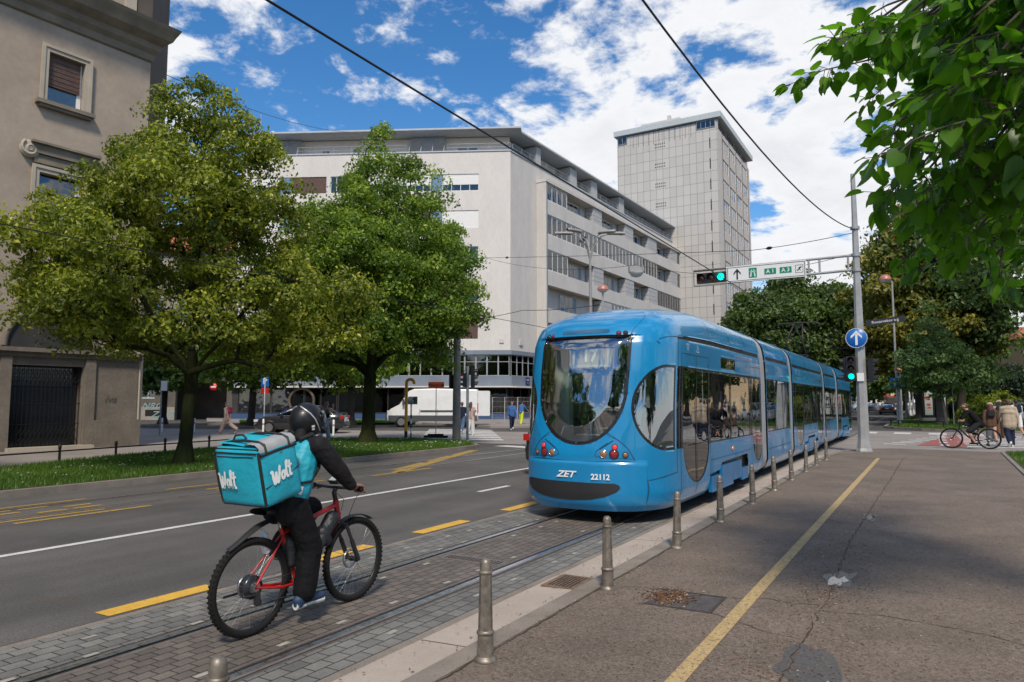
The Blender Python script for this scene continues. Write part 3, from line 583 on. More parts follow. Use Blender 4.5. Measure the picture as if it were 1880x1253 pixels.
# lower storeys: strip windows, fascia, shop front
b = MB(); FA.box(b, -.12, 25.75, -.3, .12, 5.95, 6.33); FA.box(b, -.12, 25.75, -.3, .14, 3.12, 4.0); FB.box(b, .15, 54, -.3, .13, 5.96, 6.34); FB.box(b, .15, 54, -.3, .15, 3.11, 3.99); b.build('fascia', MATS['fascia_blue'], blk)
b = MB(); FA.box(b, -.3, 25.8, -.3, .5, 2.98, 3.1); FB.box(b, .3, 54, -.3, .5, 2.97, 3.09); b.build('canopy', MATS['render_grey'], blk)
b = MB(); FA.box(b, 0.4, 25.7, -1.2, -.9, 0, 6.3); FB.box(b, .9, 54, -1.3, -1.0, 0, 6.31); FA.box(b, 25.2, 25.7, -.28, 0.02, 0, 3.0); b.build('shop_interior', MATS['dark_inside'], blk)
for i in range(25): mwindow(FA, blk, .1+i*1.02, .1+i*1.02+1.0, 4.02, 5.93, w=-.1, nm=1, fm='frame_grey', name='strip_window', trans=5.3, glass='window_glass', inner='curtain' if i % 4 in (1, 2) and i % 3 else 'dark_inside')
for i in range(12): mwindow(FB, blk, .2+i*1.02, .2+i*1.02+1.0, 4.02, 5.93, w=-.1, nm=1, fm='frame_grey', name='strip_window', trans=5.3, inner='dark_inside')
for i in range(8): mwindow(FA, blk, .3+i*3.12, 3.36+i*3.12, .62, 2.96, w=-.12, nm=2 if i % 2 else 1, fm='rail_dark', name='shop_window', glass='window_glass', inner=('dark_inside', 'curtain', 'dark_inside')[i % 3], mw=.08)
for i in range(4): mwindow(FB, blk, .4+i*3.12, 3.46+i*3.12, .62, 2.96, w=-.12, nm=2, fm='rail_dark', name='shop_window', mw=.08)
b = MB(); FA.box(b, -.05, 25.7, -.3, .05, 0, .6); FB.box(b, .06, 54, -.3, .06, 0, .6); b.build('plinth', MATS['plinth_blue'], blk)
b = MB(); b.torus(FA.P(19.2, .02, 1.75), FA.n, 1.15, .13, 32, 8); b.build('round_portal', mat('bronze', (.16, .12, .08), .4, .5), blk)
b = MB(); FB.box(b, 2.4, 3.1, .14, .18, 3.2, 3.95); q = b.build('notice_board', mat('sign_navy', (.015, .035, .12), .4), blk)
b = MB(); FB.text(b, 'MUP', 2.75, .185, 3.7, .22); FB.text(b, 'PU', 2.75, .185, 3.4, .16); b.build('lettering', MATS['frame_white'], q)
b = MB(); FB.box(b, 1.5, 2.0, 0.005, .12, 6.9, 7.4); FA.box(b, .6, 1.0, .001, .1, 7.0, 7.35); b.build('junction_box', MATS['soffit_light'], blk)
# penthouse
b = MB(); FA.box(b, 0.2, 25.6, -8, -1.6, 24.9, 26.85); FB.box(b, 1.2, 54, -8, -1.6, 24.9, 26.84); b.build('penthouse_wall', MATS['render_grey'], blk)
b = MB(); FA.box(b, -1.0, 26.4, -9, .45, 26.92, 27.08); FB.box(b, -.2, 54.4, -9, .5, 26.93, 27.09); b.build('roof', MATS['metal_roof'], blk)
def slant(F, s0, s1, n, fm='frame_grey', gl='window_glass_pale', zt=26.86, zb=24.95, wt=-1.3, wb=-.15, side=True):
    f = MB(); g = MB()
    for i in range(n+1):
        s = s0+(s1-s0)*i/n; f.tube([F.P(s, wb, zb), F.P(s, wt, zt)], .04, 4, smooth=False)
    for t in (0, .5, 1) if n > 4 else (0, 1): f.tube([F.P(s0, wb+(wt-wb)*t, zb+(zt-zb)*t), F.P(s1, wb+(wt-wb)*t, zb+(zt-zb)*t)], .04, 4, smooth=False)
    o = f.build('slanted_glazing', MATS[fm], blk); F.quad(g, [(s0, wb, zb), (s1, wb, zb), (s1, wt, zt), (s0, wt, zt)]); g.build('pane', MATS[gl], o); g = MB(); F.quad(g, [(s0+.05, wb-.14, zb), (s1-.05, wb-.14, zb), (s1-.05, wt-.14, zt), (s0+.05, wt-.14, zt)]); g.build('blind', MATS['shutter_white' if n == 3 else 'curtain'], o)  # the blind is a pale panel added so the glazing looks less dark
    if side:
        h = MB(); [h.add([F.P(s, wb, zb), F.P(s, -1.65, zb), F.P(s, -1.65, zt), F.P(s, wt, zt)], [(0, 1, 2, 3)]) for s in (s0, s1)]; h.build('cheek', MATS['concrete_block'], o)
slant(FA, 6.3, 9.6, 3, gl='window_glass_pale'); slant(FA, 20.4, 25.3, 4, side=True)
slant(FB, 1.6, 4.6, 3); slant(FB, 19.9, 24.2, 5); slant(FB, 27, 33, 6); slant(FB, 36, 41, 5); slant(FB, 42, 46.8, 5)
b = MB()
for s in (4.7, 12, 17.2, 25): FB.box(b, s, s+.9+.6*(s > 5), -1.55, .05, 25.01, 26.8)
b.build('partition', MATS['concrete_block'], blk)
b = MB()
for F, s0, s1 in ((FA, -.0, 5.9), (FA, 9.8, 20.2), (FB, .3, 47)):
    for z in (25.3, 25.65): b.tube([F.P(s0, .02, z), F.P(s1, .02, z)], .022, 5)
    n = int((s1-s0)/1.6)
    for i in range(n+1): s = s0+(s1-s0)*i/n; b.tube([F.P(s, .02, 25), F.P(s, .02, 25.65)], .02, 5)
b.build('railing', MATS['railing'], blk)
for s0, s1, z0, z1 in ((3.2, 5.2, 25.05, 25.9), (17.6, 18.4, 25.05, 25.9), (14.5, 15.2, 25.05, 25.9), (12.4, 13.4, 25.05, 26.3)): mwindow(FA, blk, s0, s1, z0, z1, w=-1.62, nm=2, fm='frame_white', name='penthouse_window')
b = MB(); q = FA.P(23.9, -3, 27.1); b.lathe([(.16, 0), (.16, .8), (.28, .8), (.28, 1.3), (.1, 1.45)], q, n=8); b.build('chimney', MATS['metal_roof'], blk)
b = MB(); q = FA.P(25.2, -3, 27.1); b.tube([q, q+Vector((0, 0, 3.2))], .03, 5); b.build('antenna', MATS['railing'], blk)
# avenue side: projecting bands of balconies
FB2 = FP((C0[0]+1.1*math.cos(R(1.9)), C0[1]-1.1*math.sin(R(1.9))), 1.9, -1)
b = MB(); FB2.box(b, 4.75, 5.0, -1.09, .0, 6.36, 23.4)
bands = [(19.95, 21.35), (16.45, 17.95), (12.95, 14.4), (9.3, 10.7), (6.36, 7.5)]
for z0, z1 in bands: FB2.box(b, 5.02, 52.9, -.18, 0, z0, z1); FB2.box(b, 5.02, 52.9, -1.08, -.185, z0+.1, z0+.35)
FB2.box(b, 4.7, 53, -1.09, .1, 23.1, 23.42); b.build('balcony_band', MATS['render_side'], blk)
b = MB(); FB2.box(b, 4.85, 4.98, .001, .05, 6.36, 23.1); b.build('corner_trim', MATS['fascia_blue'], blk)
parts = {0: [(5.02, 9.3, 'g'), (9.3, 15.1, 'o'), (15.1, 17.7, 'b'), (17.7, 23.9, 'o'), (23.9, 26.9, 'b'), (26.9, 31.5, 'o'), (31.5, 35, 'b'), (35, 40, 'o'), (40, 43.1, 'b'), (43.1, 52.6, 'G')],
         1: [(5.02, 16.5, 'g'), (16.5, 26.6, 'g'), (26.7, 35, 'w'), (35, 40, 'o'), (40, 43.1, 'b'), (43.1, 52.6, 'G')],
         2: [(5.02, 9.4, 'g'), (9.4, 15.1, 'o'), (15.1, 18, 'b'), (18, 23.9, 'o'), (23.9, 26.9, 'b'), (26.9, 31.5, 'o'), (31.5, 35, 'b'), (35, 44, 'G'), (44, 52.6, 'G')],
         3: [(5.02, 17, 'o'), (17, 20, 'b'), (20, 30, 'g'), (30, 44, 'o'), (44, 52.6, 'G')], 4: [(5.02, 30, 'o'), (30, 52, 'g')]}
zw = [(21.35, 23.1), (17.95, 19.95), (14.4, 16.45), (10.7, 12.95), (7.5, 9.3)]
blkb = MB(); bl2 = MB()
for k, lst in parts.items():
    z0, z1 = zw[k]
    for s0, s1, t in lst:
        if t in 'gGw': mwindow(FB2, blk, s0+.02, s1-.02, z0+.01, z1-.01, w=-.12, nm=max(3, int((s1-s0)/1.0)), fm={'g': 'frame_white', 'G': 'frame_grey', 'w': 'frame_white'}[t], glass='window_glass_pale' if t != 'G' else 'window_glass', name='balcony_glazing', inner='curtain' if t != 'G' else 'dark_inside', mw=.06)
        elif t == 'b':
            for q in range(4): FB2.box(blkb, s0+.4, s1, -1.0, -.05, z0+(z1-z0)*q/4, z0+(z1-z0)*(q+1)/4-.03)
        else:
            m = (s0+s1)/2
            mwindow(FB2, blk, m-1.7, m+1.3, z0, z1-.35, w=-1.02, nm=3, fm='frame_white', name='balcony_window')
            FB2.box(bl2, m+1.35, m+1.9, -1.05, -.95, z0, z1-.35)
blkb.build('partition', MATS['concrete_block'], blk); bl2.build('blue_panel', MATS['blue_panel'], blk)
# --- tower
FT = FP((-23.9, 99.5), -90, 1); FS = FP((-23.9, 99.5), 0, -1)
tw = thing('office_tower', 'tall slab tower clad in pale grey panels with dark joints above the block', 'building', (-31.5, 109, 0))
def panel_mat(name, c, j, w, h):
    m = mat(name, c, .7); t = m.node_tree; b = t.nodes['Principled BSDF']; N_, L_ = t.nodes.new, t.links.new
    tc = N_('ShaderNodeTexCoord'); sp = N_('ShaderNodeSeparateXYZ'); L_(tc.outputs['Object'], sp.inputs[0]); cb = N_('ShaderNodeCombineXYZ')
    a = N_('ShaderNodeMath'); a.operation = 'ADD'; L_(sp.outputs[0], a.inputs[0]); L_(sp.outputs[1], a.inputs[1]); L_(a.outputs[0], cb.inputs[0]); L_(sp.outputs[2], cb.inputs[1])
    br = N_('ShaderNodeTexBrick'); br.offset = 0; L_(cb.outputs[0], br.inputs['Vector']); br.inputs['Scale'].default_value = 1; br.inputs['Brick Width'].default_value = w; br.inputs['Row Height'].default_value = h; br.inputs['Mortar Size'].default_value = .022; br.inputs['Mortar Smooth'].default_value = 0
    br.inputs[1].default_value = (*c, 1); br.inputs[2].default_value = tuple(x*.9 for x in c)+(1,); br.inputs[3].default_value = (*j, 1); L_(br.outputs[0], b.inputs['Base Color']); return m
panel_mat('tower_panel', (.49, .465, .435), (.14, .14, .135), 1.0, 1.5); mat('tower_side', (.5, .45, .4), .7, var=.06)
ops = []
for k in range(13):
    z1 = 40.35-3.0*k-.4; z0 = z1-1.7
    for q in range(4): ops.append((2.7+q*4.3, 2.7+q*4.3+3.7, z0, z1))
b = MB(); FT.box(b, 0, 15.2, -.4, 0, 0, 41.9); b.build('wall', MATS['tower_panel'], tw)
b = MB(); wall_cells(FS, b, 0.41, 21, 0, 40.6, -.4, 0, ops); b.build('wall', MATS['tower_side'], tw)
b = MB(); FT.box(b, .5, 15.2, -21, -.5, 0, 42.1); b.build('core', MATS['render_grey'], tw)
b = MB(); FT.box(b, -.55, 15.65, -21.6, .38, 42.15, 42.95); b.build('roof', mat('roof_band', (.42, .46, .47), .5, var=.06), tw)
b = MB(); FT.box(b, 6, 12, -9, -2, 42.95, 44.2); FT.box(b, 7.6, 8.1, -3, -2.5, 44.2, 45); b.build('roof_plant', MATS['soffit_light'], tw)
for (s0, s1, z0, z1) in ops: mwindow(FS, tw, s0, s1, z0, z1, w=-.12, nm=3, fm='frame_white', glass='window_glass_pale', inner='curtain' if RNG.random() < .8 else 'dark_inside')
for q in range(4): mwindow(FS, tw, 1+q*5, 5.5+q*5, 40.7, 41.9, w=-.2, nm=4, fm='frame_grey', name='attic_window')
mwindow(FT, tw, .3, 3.0, 40.9, 42.05, w=.05, nm=4, fm='frame_grey', name='attic_window'); mwindow(FT, tw, 13.6, 15.1, 40.8, 42.05, w=.05, nm=2, fm='frame_grey', name='attic_window')
b = MB(); c = MB()
for k in range(13):
    z = 39.4-3.0*k; FT.box(b, 1.05, 1.2, .002, .02, z-1.55, z)
    if k < 8:
        for i in range(6):
            for j in range(2): FT.box(c, 7.75+i*.28, 7.87+i*.28, .002, .02, z-1.1+j*.45+1.0, z-.9+j*.45+1.0)
b.build('slit_window', MATS['rail_dark'], tw); c.build('vent_hole', MATS['rail_dark'], tw)
b = MB()
for i in range(1, 13): FT.box(b, 3.0+i*.8, 3.05+i*.8, .002, .02, 40.0, 41.9)
for q in range(5): FS.box(b, 2.45+q*4.3, 2.55+q*4.3, .002, .05, 0, 40.6)
b.build('panel_joint', mat('joint', (.1, .1, .1), .8), tw)
# --- old stone building with the passage, left of the block
ob = thing('passage_building', 'old dark brown stone building with wide dark passage and graffiti low on its wall', 'building', (*FA.P(31, 0, 0)[:2], 0))
mat('stone_brown', (.1, .085, .07), .85, var=.25, vs=.8, fine=.2, fs=8); mat('stone_pale', (.27, .24, .2), .85, var=.15, vs=.7, fine=.1, fs=8)
mat('roof_tile', (.34, .1, .05), .8, var=.25, vs=2)
ops = [(26.3, 31.2, 0, 3.6), (33.2, 34.6, 2.0, 3.7)]+[(27+q*3, 28.4+q*3, 5.5+k*3.6, 7.9+k*3.6) for q in range(5) for k in range(3)]
b = MB(); wall_cells(FA, b, 25.75, 43, 0, 4.3, -.35, -.02, ops); b.build('lower_wall', MATS['stone_brown'], ob)
b = MB(); wall_cells(FA, b, 25.75, 43, 4.32, 16, -.35, -.02, ops); b.build('upper_wall', MATS['stone_pale'], ob)
b = MB(); FA.box(b, 31.2, 43, -.02, .06, 0, 1.2); FA.box(b, 25.8, 43, -.02, .12, 4.1, 4.4); b.build('plinth', MATS['stone_pale'], ob)
b = MB(); FA.box(b, 25.9, 43, -10, -4, 0, 16); b.build('passage_wall', MATS['stone_brown'], ob)
b = MB(); FA.quad(b, [(25.5, .5, 16), (43.5, .5, 16), (41, -5, 19.4), (28, -5, 19.4)]); FA.quad(b, [(25.5, .5, 16), (28, -5, 19.4), (28, -5, 16), (25.5, -5, 16)]); FA.box(b, 25.4, 43.5, -5, .5, 15.8, 15.99); b.build('roof', MATS['roof_tile'], ob)
for o in ops[1:]: mwindow(FA, ob, *o, w=-.2, nm=2, fm='frame_white', glass='window_glass_dark')
b = MB()
for i, (t, s, z, sz) in enumerate((('SEKA', 36.2, .75, .9), ('NRG', 33.4, 1.3, .7), ('ZAG', 32.4, .5, .8))): FA.text(b, t, s, .075, z, sz, shear=.4, bold=.01, wx=1.3)
b.build('graffiti', mat('graffiti', (.2, .3, .3), .6), ob)
b = MB(); FA.box(b, 32.6, 34, .061, .07, .35, .95); b.build('vent_opening', MATS['black_gap'], ob)
# --- beige corner building on the far left
LB = (-26.07, 16.25); FL = FP(LB, 4.8, -1)
lb = thing('corner_building', 'old beige stucco building with heavy cornice and iron gated doorway at the left edge', 'building', (LB[0], LB[1], 0))
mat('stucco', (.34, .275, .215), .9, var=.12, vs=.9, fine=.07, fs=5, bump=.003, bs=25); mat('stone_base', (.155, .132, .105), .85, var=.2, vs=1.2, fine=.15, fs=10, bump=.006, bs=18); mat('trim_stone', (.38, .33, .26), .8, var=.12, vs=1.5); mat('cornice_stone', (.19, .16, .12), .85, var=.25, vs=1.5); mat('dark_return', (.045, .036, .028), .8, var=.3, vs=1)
W1 = (-3.62, -2.42, 12.25, 14.05); W2 = (-3.72, -2.3, 8.1, 9.65); DR = (-4.2, -1.93, 0, 2.92); AR = (-4.5, -1.6, 3.9, 5.3)
opl = [W1, W2, (-4.1, -1.9, 4.0, 5.6)]+[(w[0]-k*5.2, w[1]-k*5.2, w[2], w[3]) for w in (W1, W2) for k in (1, 2, 3)]
b = MB(); wall_cells(FL, b, -45, 0, 3.4, 15.4, -.5, 0, opl); wall_cells(FL, b, -45, -.45, 15.42, 24, -.9, -.5, [(-4.6, -3.4, 17.2, 20)]); FL.box(b, -45, -.8, -14, -.95, 0, 24); b.build('wall', MATS['stucco'], lb)
b = MB(); wall_cells(FL, b, -45, 0.02, 0, 3.35, -.5, .06, [DR]+[(DR[0]-k*6, DR[1]-k*6, .5, 2.9) for k in (1, 2, 3)]); FL.box(b, -1.9, .1, .06, .2, 0, 1.0); FL.box(b, -12, -4.23, .06, .2, 0, 1.0); b.build('stone_base', MATS['stone_base'], lb)
b = MB(); FL.box(b, -45, .2, -.05, .3, 3.36, 3.5); FL.box(b, -45, .1, -.05, .16, 3.2, 3.35); b.build('string_course', MATS['stone_base'], lb)
for a, c in ((-1.9, -1.55), (-4.55, -4.22)):
    b = MB(); FL.box(b, a, c, .062, .16, 1.0, 3.18); b.build('door_jamb', MATS['stone_base'], lb)
# cornice profile mitred round the corner
prof = [(0, 15.1), (.1, 15.15), (.14, 15.4), (.3, 15.55), (.36, 15.75), (.7, 15.95), (.78, 16.1), (.92, 16.3), (.98, 16.42), (-.5, 16.5)]
FR = FP(tuple(FL.P(0, 0, 0)[:2]), -48, -1)
b = MB(); rows = [[], [], []]
for w, z in prof:
    rows[0].append(FL.P(-45, w, z)); a = FL.P(0, w, z); d = FR.P(0, w, z); rows[1].append(FL.P(.0, w, z)+FL.d*max(0, w*.7))
rows[2] = [FL.P(-.2, -.3, z) for w, z in prof]
b.grid(rows, False); b.build('cornice', MATS['cornice_stone'], lb)
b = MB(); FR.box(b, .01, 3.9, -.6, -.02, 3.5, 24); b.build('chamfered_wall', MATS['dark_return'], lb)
b = MB(); FR.box(b, .02, .5, -.6, .12, 0, 3.4); FR.box(b, .0, .45, .0, .08, 3.5, 7.4); b.build('corner_pilaster', MATS['trim_stone'], lb)
b = MB(); FL.box(b, -.9, -.5, -.5, -.3, 16.4, 24); b.build('upper_pilaster', MATS['trim_stone'], lb)
def frame(F, b, o, fw=.22, w0=0, w1=.1, sill=True):
    s0, s1, z0, z1 = o; F.box(b, s0-fw, s0, w0, w1, z0, z1+fw); F.box(b, s1, s1+fw, w0, w1, z0, z1+fw); F.box(b, s0, s1, w0, w1-.002, z1, z1+fw)
    F.box(b, s0-fw-.02, s0-fw*.6, w1, w1+.04, z0+.005, z1+fw+.02); F.box(b, s1+fw*.6, s1+fw+.02, w1, w1+.04, z0+.005, z1+fw+.02); F.box(b, s0-fw*.6, s1+fw*.6, w1, w1+.038, z1+fw*.6, z1+fw+.018)
for k in range(4):
    for Wn, base in enumerate((W1, W2)):
        o = (base[0]-k*5.2, base[1]-k*5.2, base[2], base[3]); b = MB(); frame(FL, b, o); wf = b.build('window', MATS['trim_stone'], lb)
        b = MB(); FL.box(b, o[0]-.35, o[1]+.35, 0, .26, o[2]-.17, o[2]-.03); FL.box(b, o[0]-.25, o[1]+.25, 0, .18, o[2]-.27, o[2]-.172); b.build('sill', MATS['cornice_stone'], wf)
        b = MB(); FL.box(b, o[0]+.02, o[0]+.09, -.2, -.14, o[2], o[3]); FL.box(b, o[1]-.16, o[1]-.02, -.2, -.14, o[2], o[3]); FL.box(b, o[0]+.09, o[1]-.16, -.2, -.14, o[2], o[2]+.08); b.build('sash', MATS['frame_white'], wf)
        b = MB(); FL.box(b, o[0]+.05, o[1]-.05, -.18, -.17, o[2], o[3]); b.build('pane', MATS['window_glass_pale' if Wn == 0 else 'window_glass_dark'], wf)
        b = MB(); FL.box(b, o[0], o[1], *((-.23, -.21) if Wn == 0 else (-.48, -.45)), o[2], o[3]); b.build('blind', MATS['curtain' if Wn == 0 else 'dark_inside'], wf)
        if Wn == 0:
            b = MB()
            for i in range(14): FL.box(b, o[0]+.02, o[1]-.1, -.12+.012*(i % 2), -.08+.012*(i % 2), o[2]+.62+i*.085, o[2]+.62+(i+1)*.085-.008)
            b.build('roller_shutter', MATS['shutter_brown'], wf)
        else:
            b = MB(); c0 = FL.P(o[0]-.34, .14, o[3]+.72)
            for tt in range(3): pass
            pts = []; 
            for i in range(46):
                a = i*.32; r = .3*math.exp(-.1*a)*(1-i/60); pts.append(c0+FL.d*(r*math.cos(a+2.2))+Vector((0, 0, r*math.sin(a+2.2)))+FL.n*.03)
            b.tube(pts, [.055*(1-i/60) for i in range(46)], 6); b.lathe([(.3, -.12), (.3, .0), (.27, .03), (0, .03)], c0, FL.n, 24)
            b.build('volute', MATS['trim_stone'], wf)
            b = MB(); FL.box(b, o[0]-.3, o[1]+.5, 0, .2, o[3]+.62, o[3]+.95); FL.box(b, o[0]-.35, o[1]+.5, 0, .32, o[3]+.95, o[3]+1.03); FL.box(b, o[0]-.2, o[1]+.4, 0, .12, o[3]+.3, o[3]+.6); b.build('lintel', MATS['cornice_stone'], wf)
# arched fanlight above the door
b = MB(); cx = -3.0; b.tube([FL.P(cx+1.45*math.cos(a), .03, 3.55+1.45*math.sin(a)) for a in np.linspace(0, PI, 25)], .1, 8); b.build('arch_moulding', MATS['stone_base'], lb)
b = MB(); b.prism([(1.38*math.cos(a), 1.38*math.sin(a)) for a in np.linspace(0, PI, 20)], FL.P(cx, .005, 3.55), FL.d, (0, 0, 1), FL.n*.02); b.build('fanlight', MATS['dark_inside'], lb)
b = MB(); FL.box(b, DR[0]-.1, DR[1]+.3, .0, .45, 0, .14); b.build('door_step', MATS['trim_stone'], lb)
g = MB(); FL.box(g, DR[0], DR[1], -.42, -.38, 0, DR[3]); dr = g.build('door', mat('door_dark', (.012, .014, .018), .12, spec=.8), lb)
g = MB()
for i in range(17):
    s = DR[0]+.04+(DR[1]-DR[0]-.08)*i/16; g.tube([FL.P(s, -.12, .1), FL.P(s, -.12, 2.88)], .012, 4)
    if i < 16:
        for z in (.35, .65, 2.45, 2.7): s2 = DR[0]+.04+(DR[1]-DR[0]-.08)*(i+1)/16; g.tube([FL.P(s, -.11, z-.12), FL.P(s2, -.11, z+.12)], .008, 4); g.tube([FL.P(s, -.11, z+.12), FL.P(s2, -.11, z-.12)], .008, 4)
for z in (.1, .9, 1.6, 2.2, 2.88): g.tube([FL.P(DR[0], -.12, z), FL.P(DR[1], -.12, z)], .014, 4)
g.build('iron_gate', mat('iron_black', (.015, .014, .014), .5, .5), dr)
b = MB(); FL.text(b, 'iva', -.95, .07, 1.75, .4, shear=.3); b.build('graffiti', mat('graffiti_dark', (.07, .07, .065), .7), lb)
# --- beige building behind the park on the right, distant towers and street fronts
def simple_building(name, label, s0, s1, F, depth, h, wm, rm, win=None, roof=2.0, floors=3, bays=4, floor_h=3.2, z_first=1.2):
    p = F.P((s0+s1)/2, 0, 0); r = thing(name, label, 'building', (p.x, p.y, 0)); ops = []
    for k in range(floors):
        for q in range(bays):
            w = (s1-s0)/bays; c = s0+w*(q+.5); ops.append((c-min(.6, w*.25), c+min(.6, w*.25), z_first+k*floor_h, z_first+k*floor_h+1.6))
    b = MB(); wall_cells(F, b, s0, s1, 0, h, -.3, 0, ops); F.box(b, s0, s1, -depth, -.6, 0, h); b.build('wall', MATS[wm], r)
    for o in ops: mwindow(F, r, *o, w=-.15, nm=2, fm='frame_white', glass='window_glass_dark')
    b = MB()
    if roof > 0:
        F.quad(b, [(s0-.4, .5, h), (s1+.4, .5, h), (s1-1, -depth/2, h+roof), (s0+1, -depth/2, h+roof)]); F.quad(b, [(s0-.4, -depth-.5, h), (s0+1, -depth/2, h+roof), (s1-1, -depth/2, h+roof), (s1+.4, -depth-.5, h)])
        F.quad(b, [(s1+.4, .5, h), (s1+.4, -depth-.5, h), (s1-1, -depth/2, h+roof)]); F.quad(b, [(s0-.4, .5, h), (s0+1, -depth/2, h+roof), (s0-.4, -depth-.5, h)])
    else: F.box(b, s0-.2, s1+.2, -depth, .2, h, h+.4)
    b.build('roof', MATS[rm], r); return r
mat('beige_wall', (.5, .36, .2), .85, var=.05); mat('cream_wall', (.6, .55, .46), .85, var=.06); mat('white_wall', (.62, .63, .62), .8, var=.04)
simple_building('park_house', 'beige yellow rendered house with red tiled roof behind the park trees', 0, 26, FP((11.2, 108), 62, -1), 12, 9.6, 'beige_wall', 'roof_tile', floors=3, bays=6)
simple_building('street_house', 'grey rendered house end with red roof at the right edge beyond the trees', 0, 20, FP((23, 150), 95, -1), 10, 18, 'cream_wall', 'roof_tile', floors=5, bays=5)
simple_building('distant_tower', 'tall white tower block with one dark window column far down the avenue', 0, 12, FP((-17.5, 420), 90, -1), 14, 52, 'white_wall', 'soffit_light', roof=0, floors=15, bays=1, floor_h=3.2)
simple_building('distant_block', 'slim pale tower block farthest down the avenue between the crowns', 0, 14, FP((-36, 480), 90, -1), 14, 34, 'cream_wall', 'soffit_light', roof=0, floors=9, bays=3)
for i, (x, y, az, l, h, m, lab) in enumerate(((-24.5, 121, 0, 30, 17, 'cream_wall', 'cream five storey street front just beyond the grey tower'), (-24, 153, 0, 34, 19, 'stone_pale', 'brownish street front on the left beyond the cream one'), (-24, 189, 0, 60, 16, 'white_wall', 'white street front far along the left of the avenue'), (-24, 252, 0, 140, 20, 'cream_wall', 'farthest long street front on the left of the avenue'), (27, 190, 0, 60, 18, 'beige_wall', 'ochre street front on the right far beyond the park'))):
    f = FP((x, y), az, -1) if x < 0 else FP((x, y+l), 180, -1)
    simple_building('street_front', lab, 0, l, f, 12, h, m, 'roof_tile', floors=int(h/3.6), bays=int(l/6), floor_h=3.4)
# ------------------------------------------------------------------ tram
TX, TY = -4.2, 9.0
mat('tram_blue', (.003, .2, .43), .3, 0, coat=.6, spec=.5, var=.09, vs=.8, roughvar=.06)
mat('tram_blue_low', (.002, .15, .36), .35, 0, coat=.5, var=.1, vs=1.5); mat('tram_black', (.012, .012, .013), .25, spec=.5); mat('tram_grille', (.018, .018, .02), .55, bump=.001, bs=30); mat('tram_grey', (.3, .3, .3), .5, var=.1, vs=3)
mat('tram_seam', (.008, .02, .04), .7); mat('tram_interior', (.52, .58, .53), .6); mat('tram_seat', (.05, .09, .16), .8); mat('tram_floor', (.12, .12, .12), .7)
mat('lamp_red_on', (.6, .02, .02), .2, emis=(1, .05, .04), es=.5); mat('lamp_red', (.25, .01, .012), .12, coat=1); mat('lamp_amber', (.3, .13, .06), .12, coat=1); mat('lamp_dark', (.03, .02, .02), .12, coat=1); mat('chrome', (.6, .6, .6), .2, 1); mat('decal_white', (.75, .75, .74), .5)
glassmat('tram_glass', (.8, .88, .85), .27, 1.6); glassmat('tram_glass_side', (.5, .56, .56), .2, 1.7)
_th = np.linspace(0, PI/2, 2000); _u = np.sin(_th)**(2/2.6); _y = 1-np.cos(_th)**(2/2.6)
_arc = np.concatenate([[0], np.cumsum(np.hypot(np.diff(_u*1.15), np.diff(_y*1.25)))]); LQ = float(_arc[-1])
PRO = np.array([(.18, .18, 1.03, .12), (.26, .26, 1.11, .03), (.42, .42, 1.15, 0), (1.0, 1.0, 1.15, 0), (1.6, 1.6, 1.15, .033), (2.1, 2.1, 1.15, .11), (2.5, 2.5, 1.14, .2), (2.72, 2.72, 1.12, .275), (2.9, 2.895, 1.085, .36), (3.05, 3.02, 1.0, .48), (3.2, 3.115, .885, .66), (3.4, 3.19, .7, .9), (3.65, 3.235, .45, 1.2), (3.9, 3.255, .2, 1.5), (4.12, 3.26, 0.0001, 1.75)])
def sY(y): return LQ+(y-10.25)
def s_of_u(u): return math.copysign(float(np.interp(abs(u)/1.15, _u, _arc)), u)
def sm01(t): t = np.clip(t, 0, 1); return t*t*(3-2*t)
def cat(v, col): return np.interp(v, PRO[:, 0], PRO[:, col])
def cats(v, col):   # smoothed profile
    return (cat(v-.06, col)+cat(v+.06, col)+cat(v-.03, col)+cat(v+.03, col)+cat(v, col)*2)/6 if col > 1 else cat(v, col)
def tram_pos(S, V, inset=0., out=0.):
    a = np.abs(S); w = np.where(V < .5, cat(V, 2), np.maximum(cats(V, 2), .0001)); off = cats(V, 3); h = cat(V, 1)
    w = w-inset+out; off = off+inset-out
    uu = np.interp(np.minimum(a, LQ), _arc, _u); yy = np.interp(np.minimum(a, LQ), _arc, _y)
    yend = TY+off+1.25*w/1.15; side = np.maximum(a-LQ, 0)
    y = np.where(a < LQ, TY+off+1.25*w/1.15*yy, 10.25+side+(yend-10.25)*np.maximum(0, 1-side/1.8))
    x = TX+np.sign(S)*np.where(a < LQ, uu, 1)*w
    h = h-.24*np.clip((h-2.5)/.65, 0, 1)*(1-sm01((y-9.0)/3.2))
    return np.stack([x, y, h], -1)
def mirror_y(P): Q = P.copy(); Q[..., 1] = 47.6-Q[..., 1]; return Q   # the leading cab is the trailing one turned round
def sbox(s0, s1, z0, z1, r=0.):
    cx, cz, hx, hz = (s0+s1)/2, (z0+z1)/2, (s1-s0)/2-r, (z1-z0)/2-r
    def f(S, V):
        dx, dz = np.abs(S-cx)-hx, np.abs(V-cz)-hz; return np.hypot(np.maximum(dx, 0), np.maximum(dz, 0))+np.minimum(np.maximum(dx, dz), 0)-r
    return f
def sell(cx, cz, rx, rz):
    def f(S, V): k = np.hypot((S-cx)/rx, (V-cz)/rz); return (k-1)*min(rx, rz)
    return f
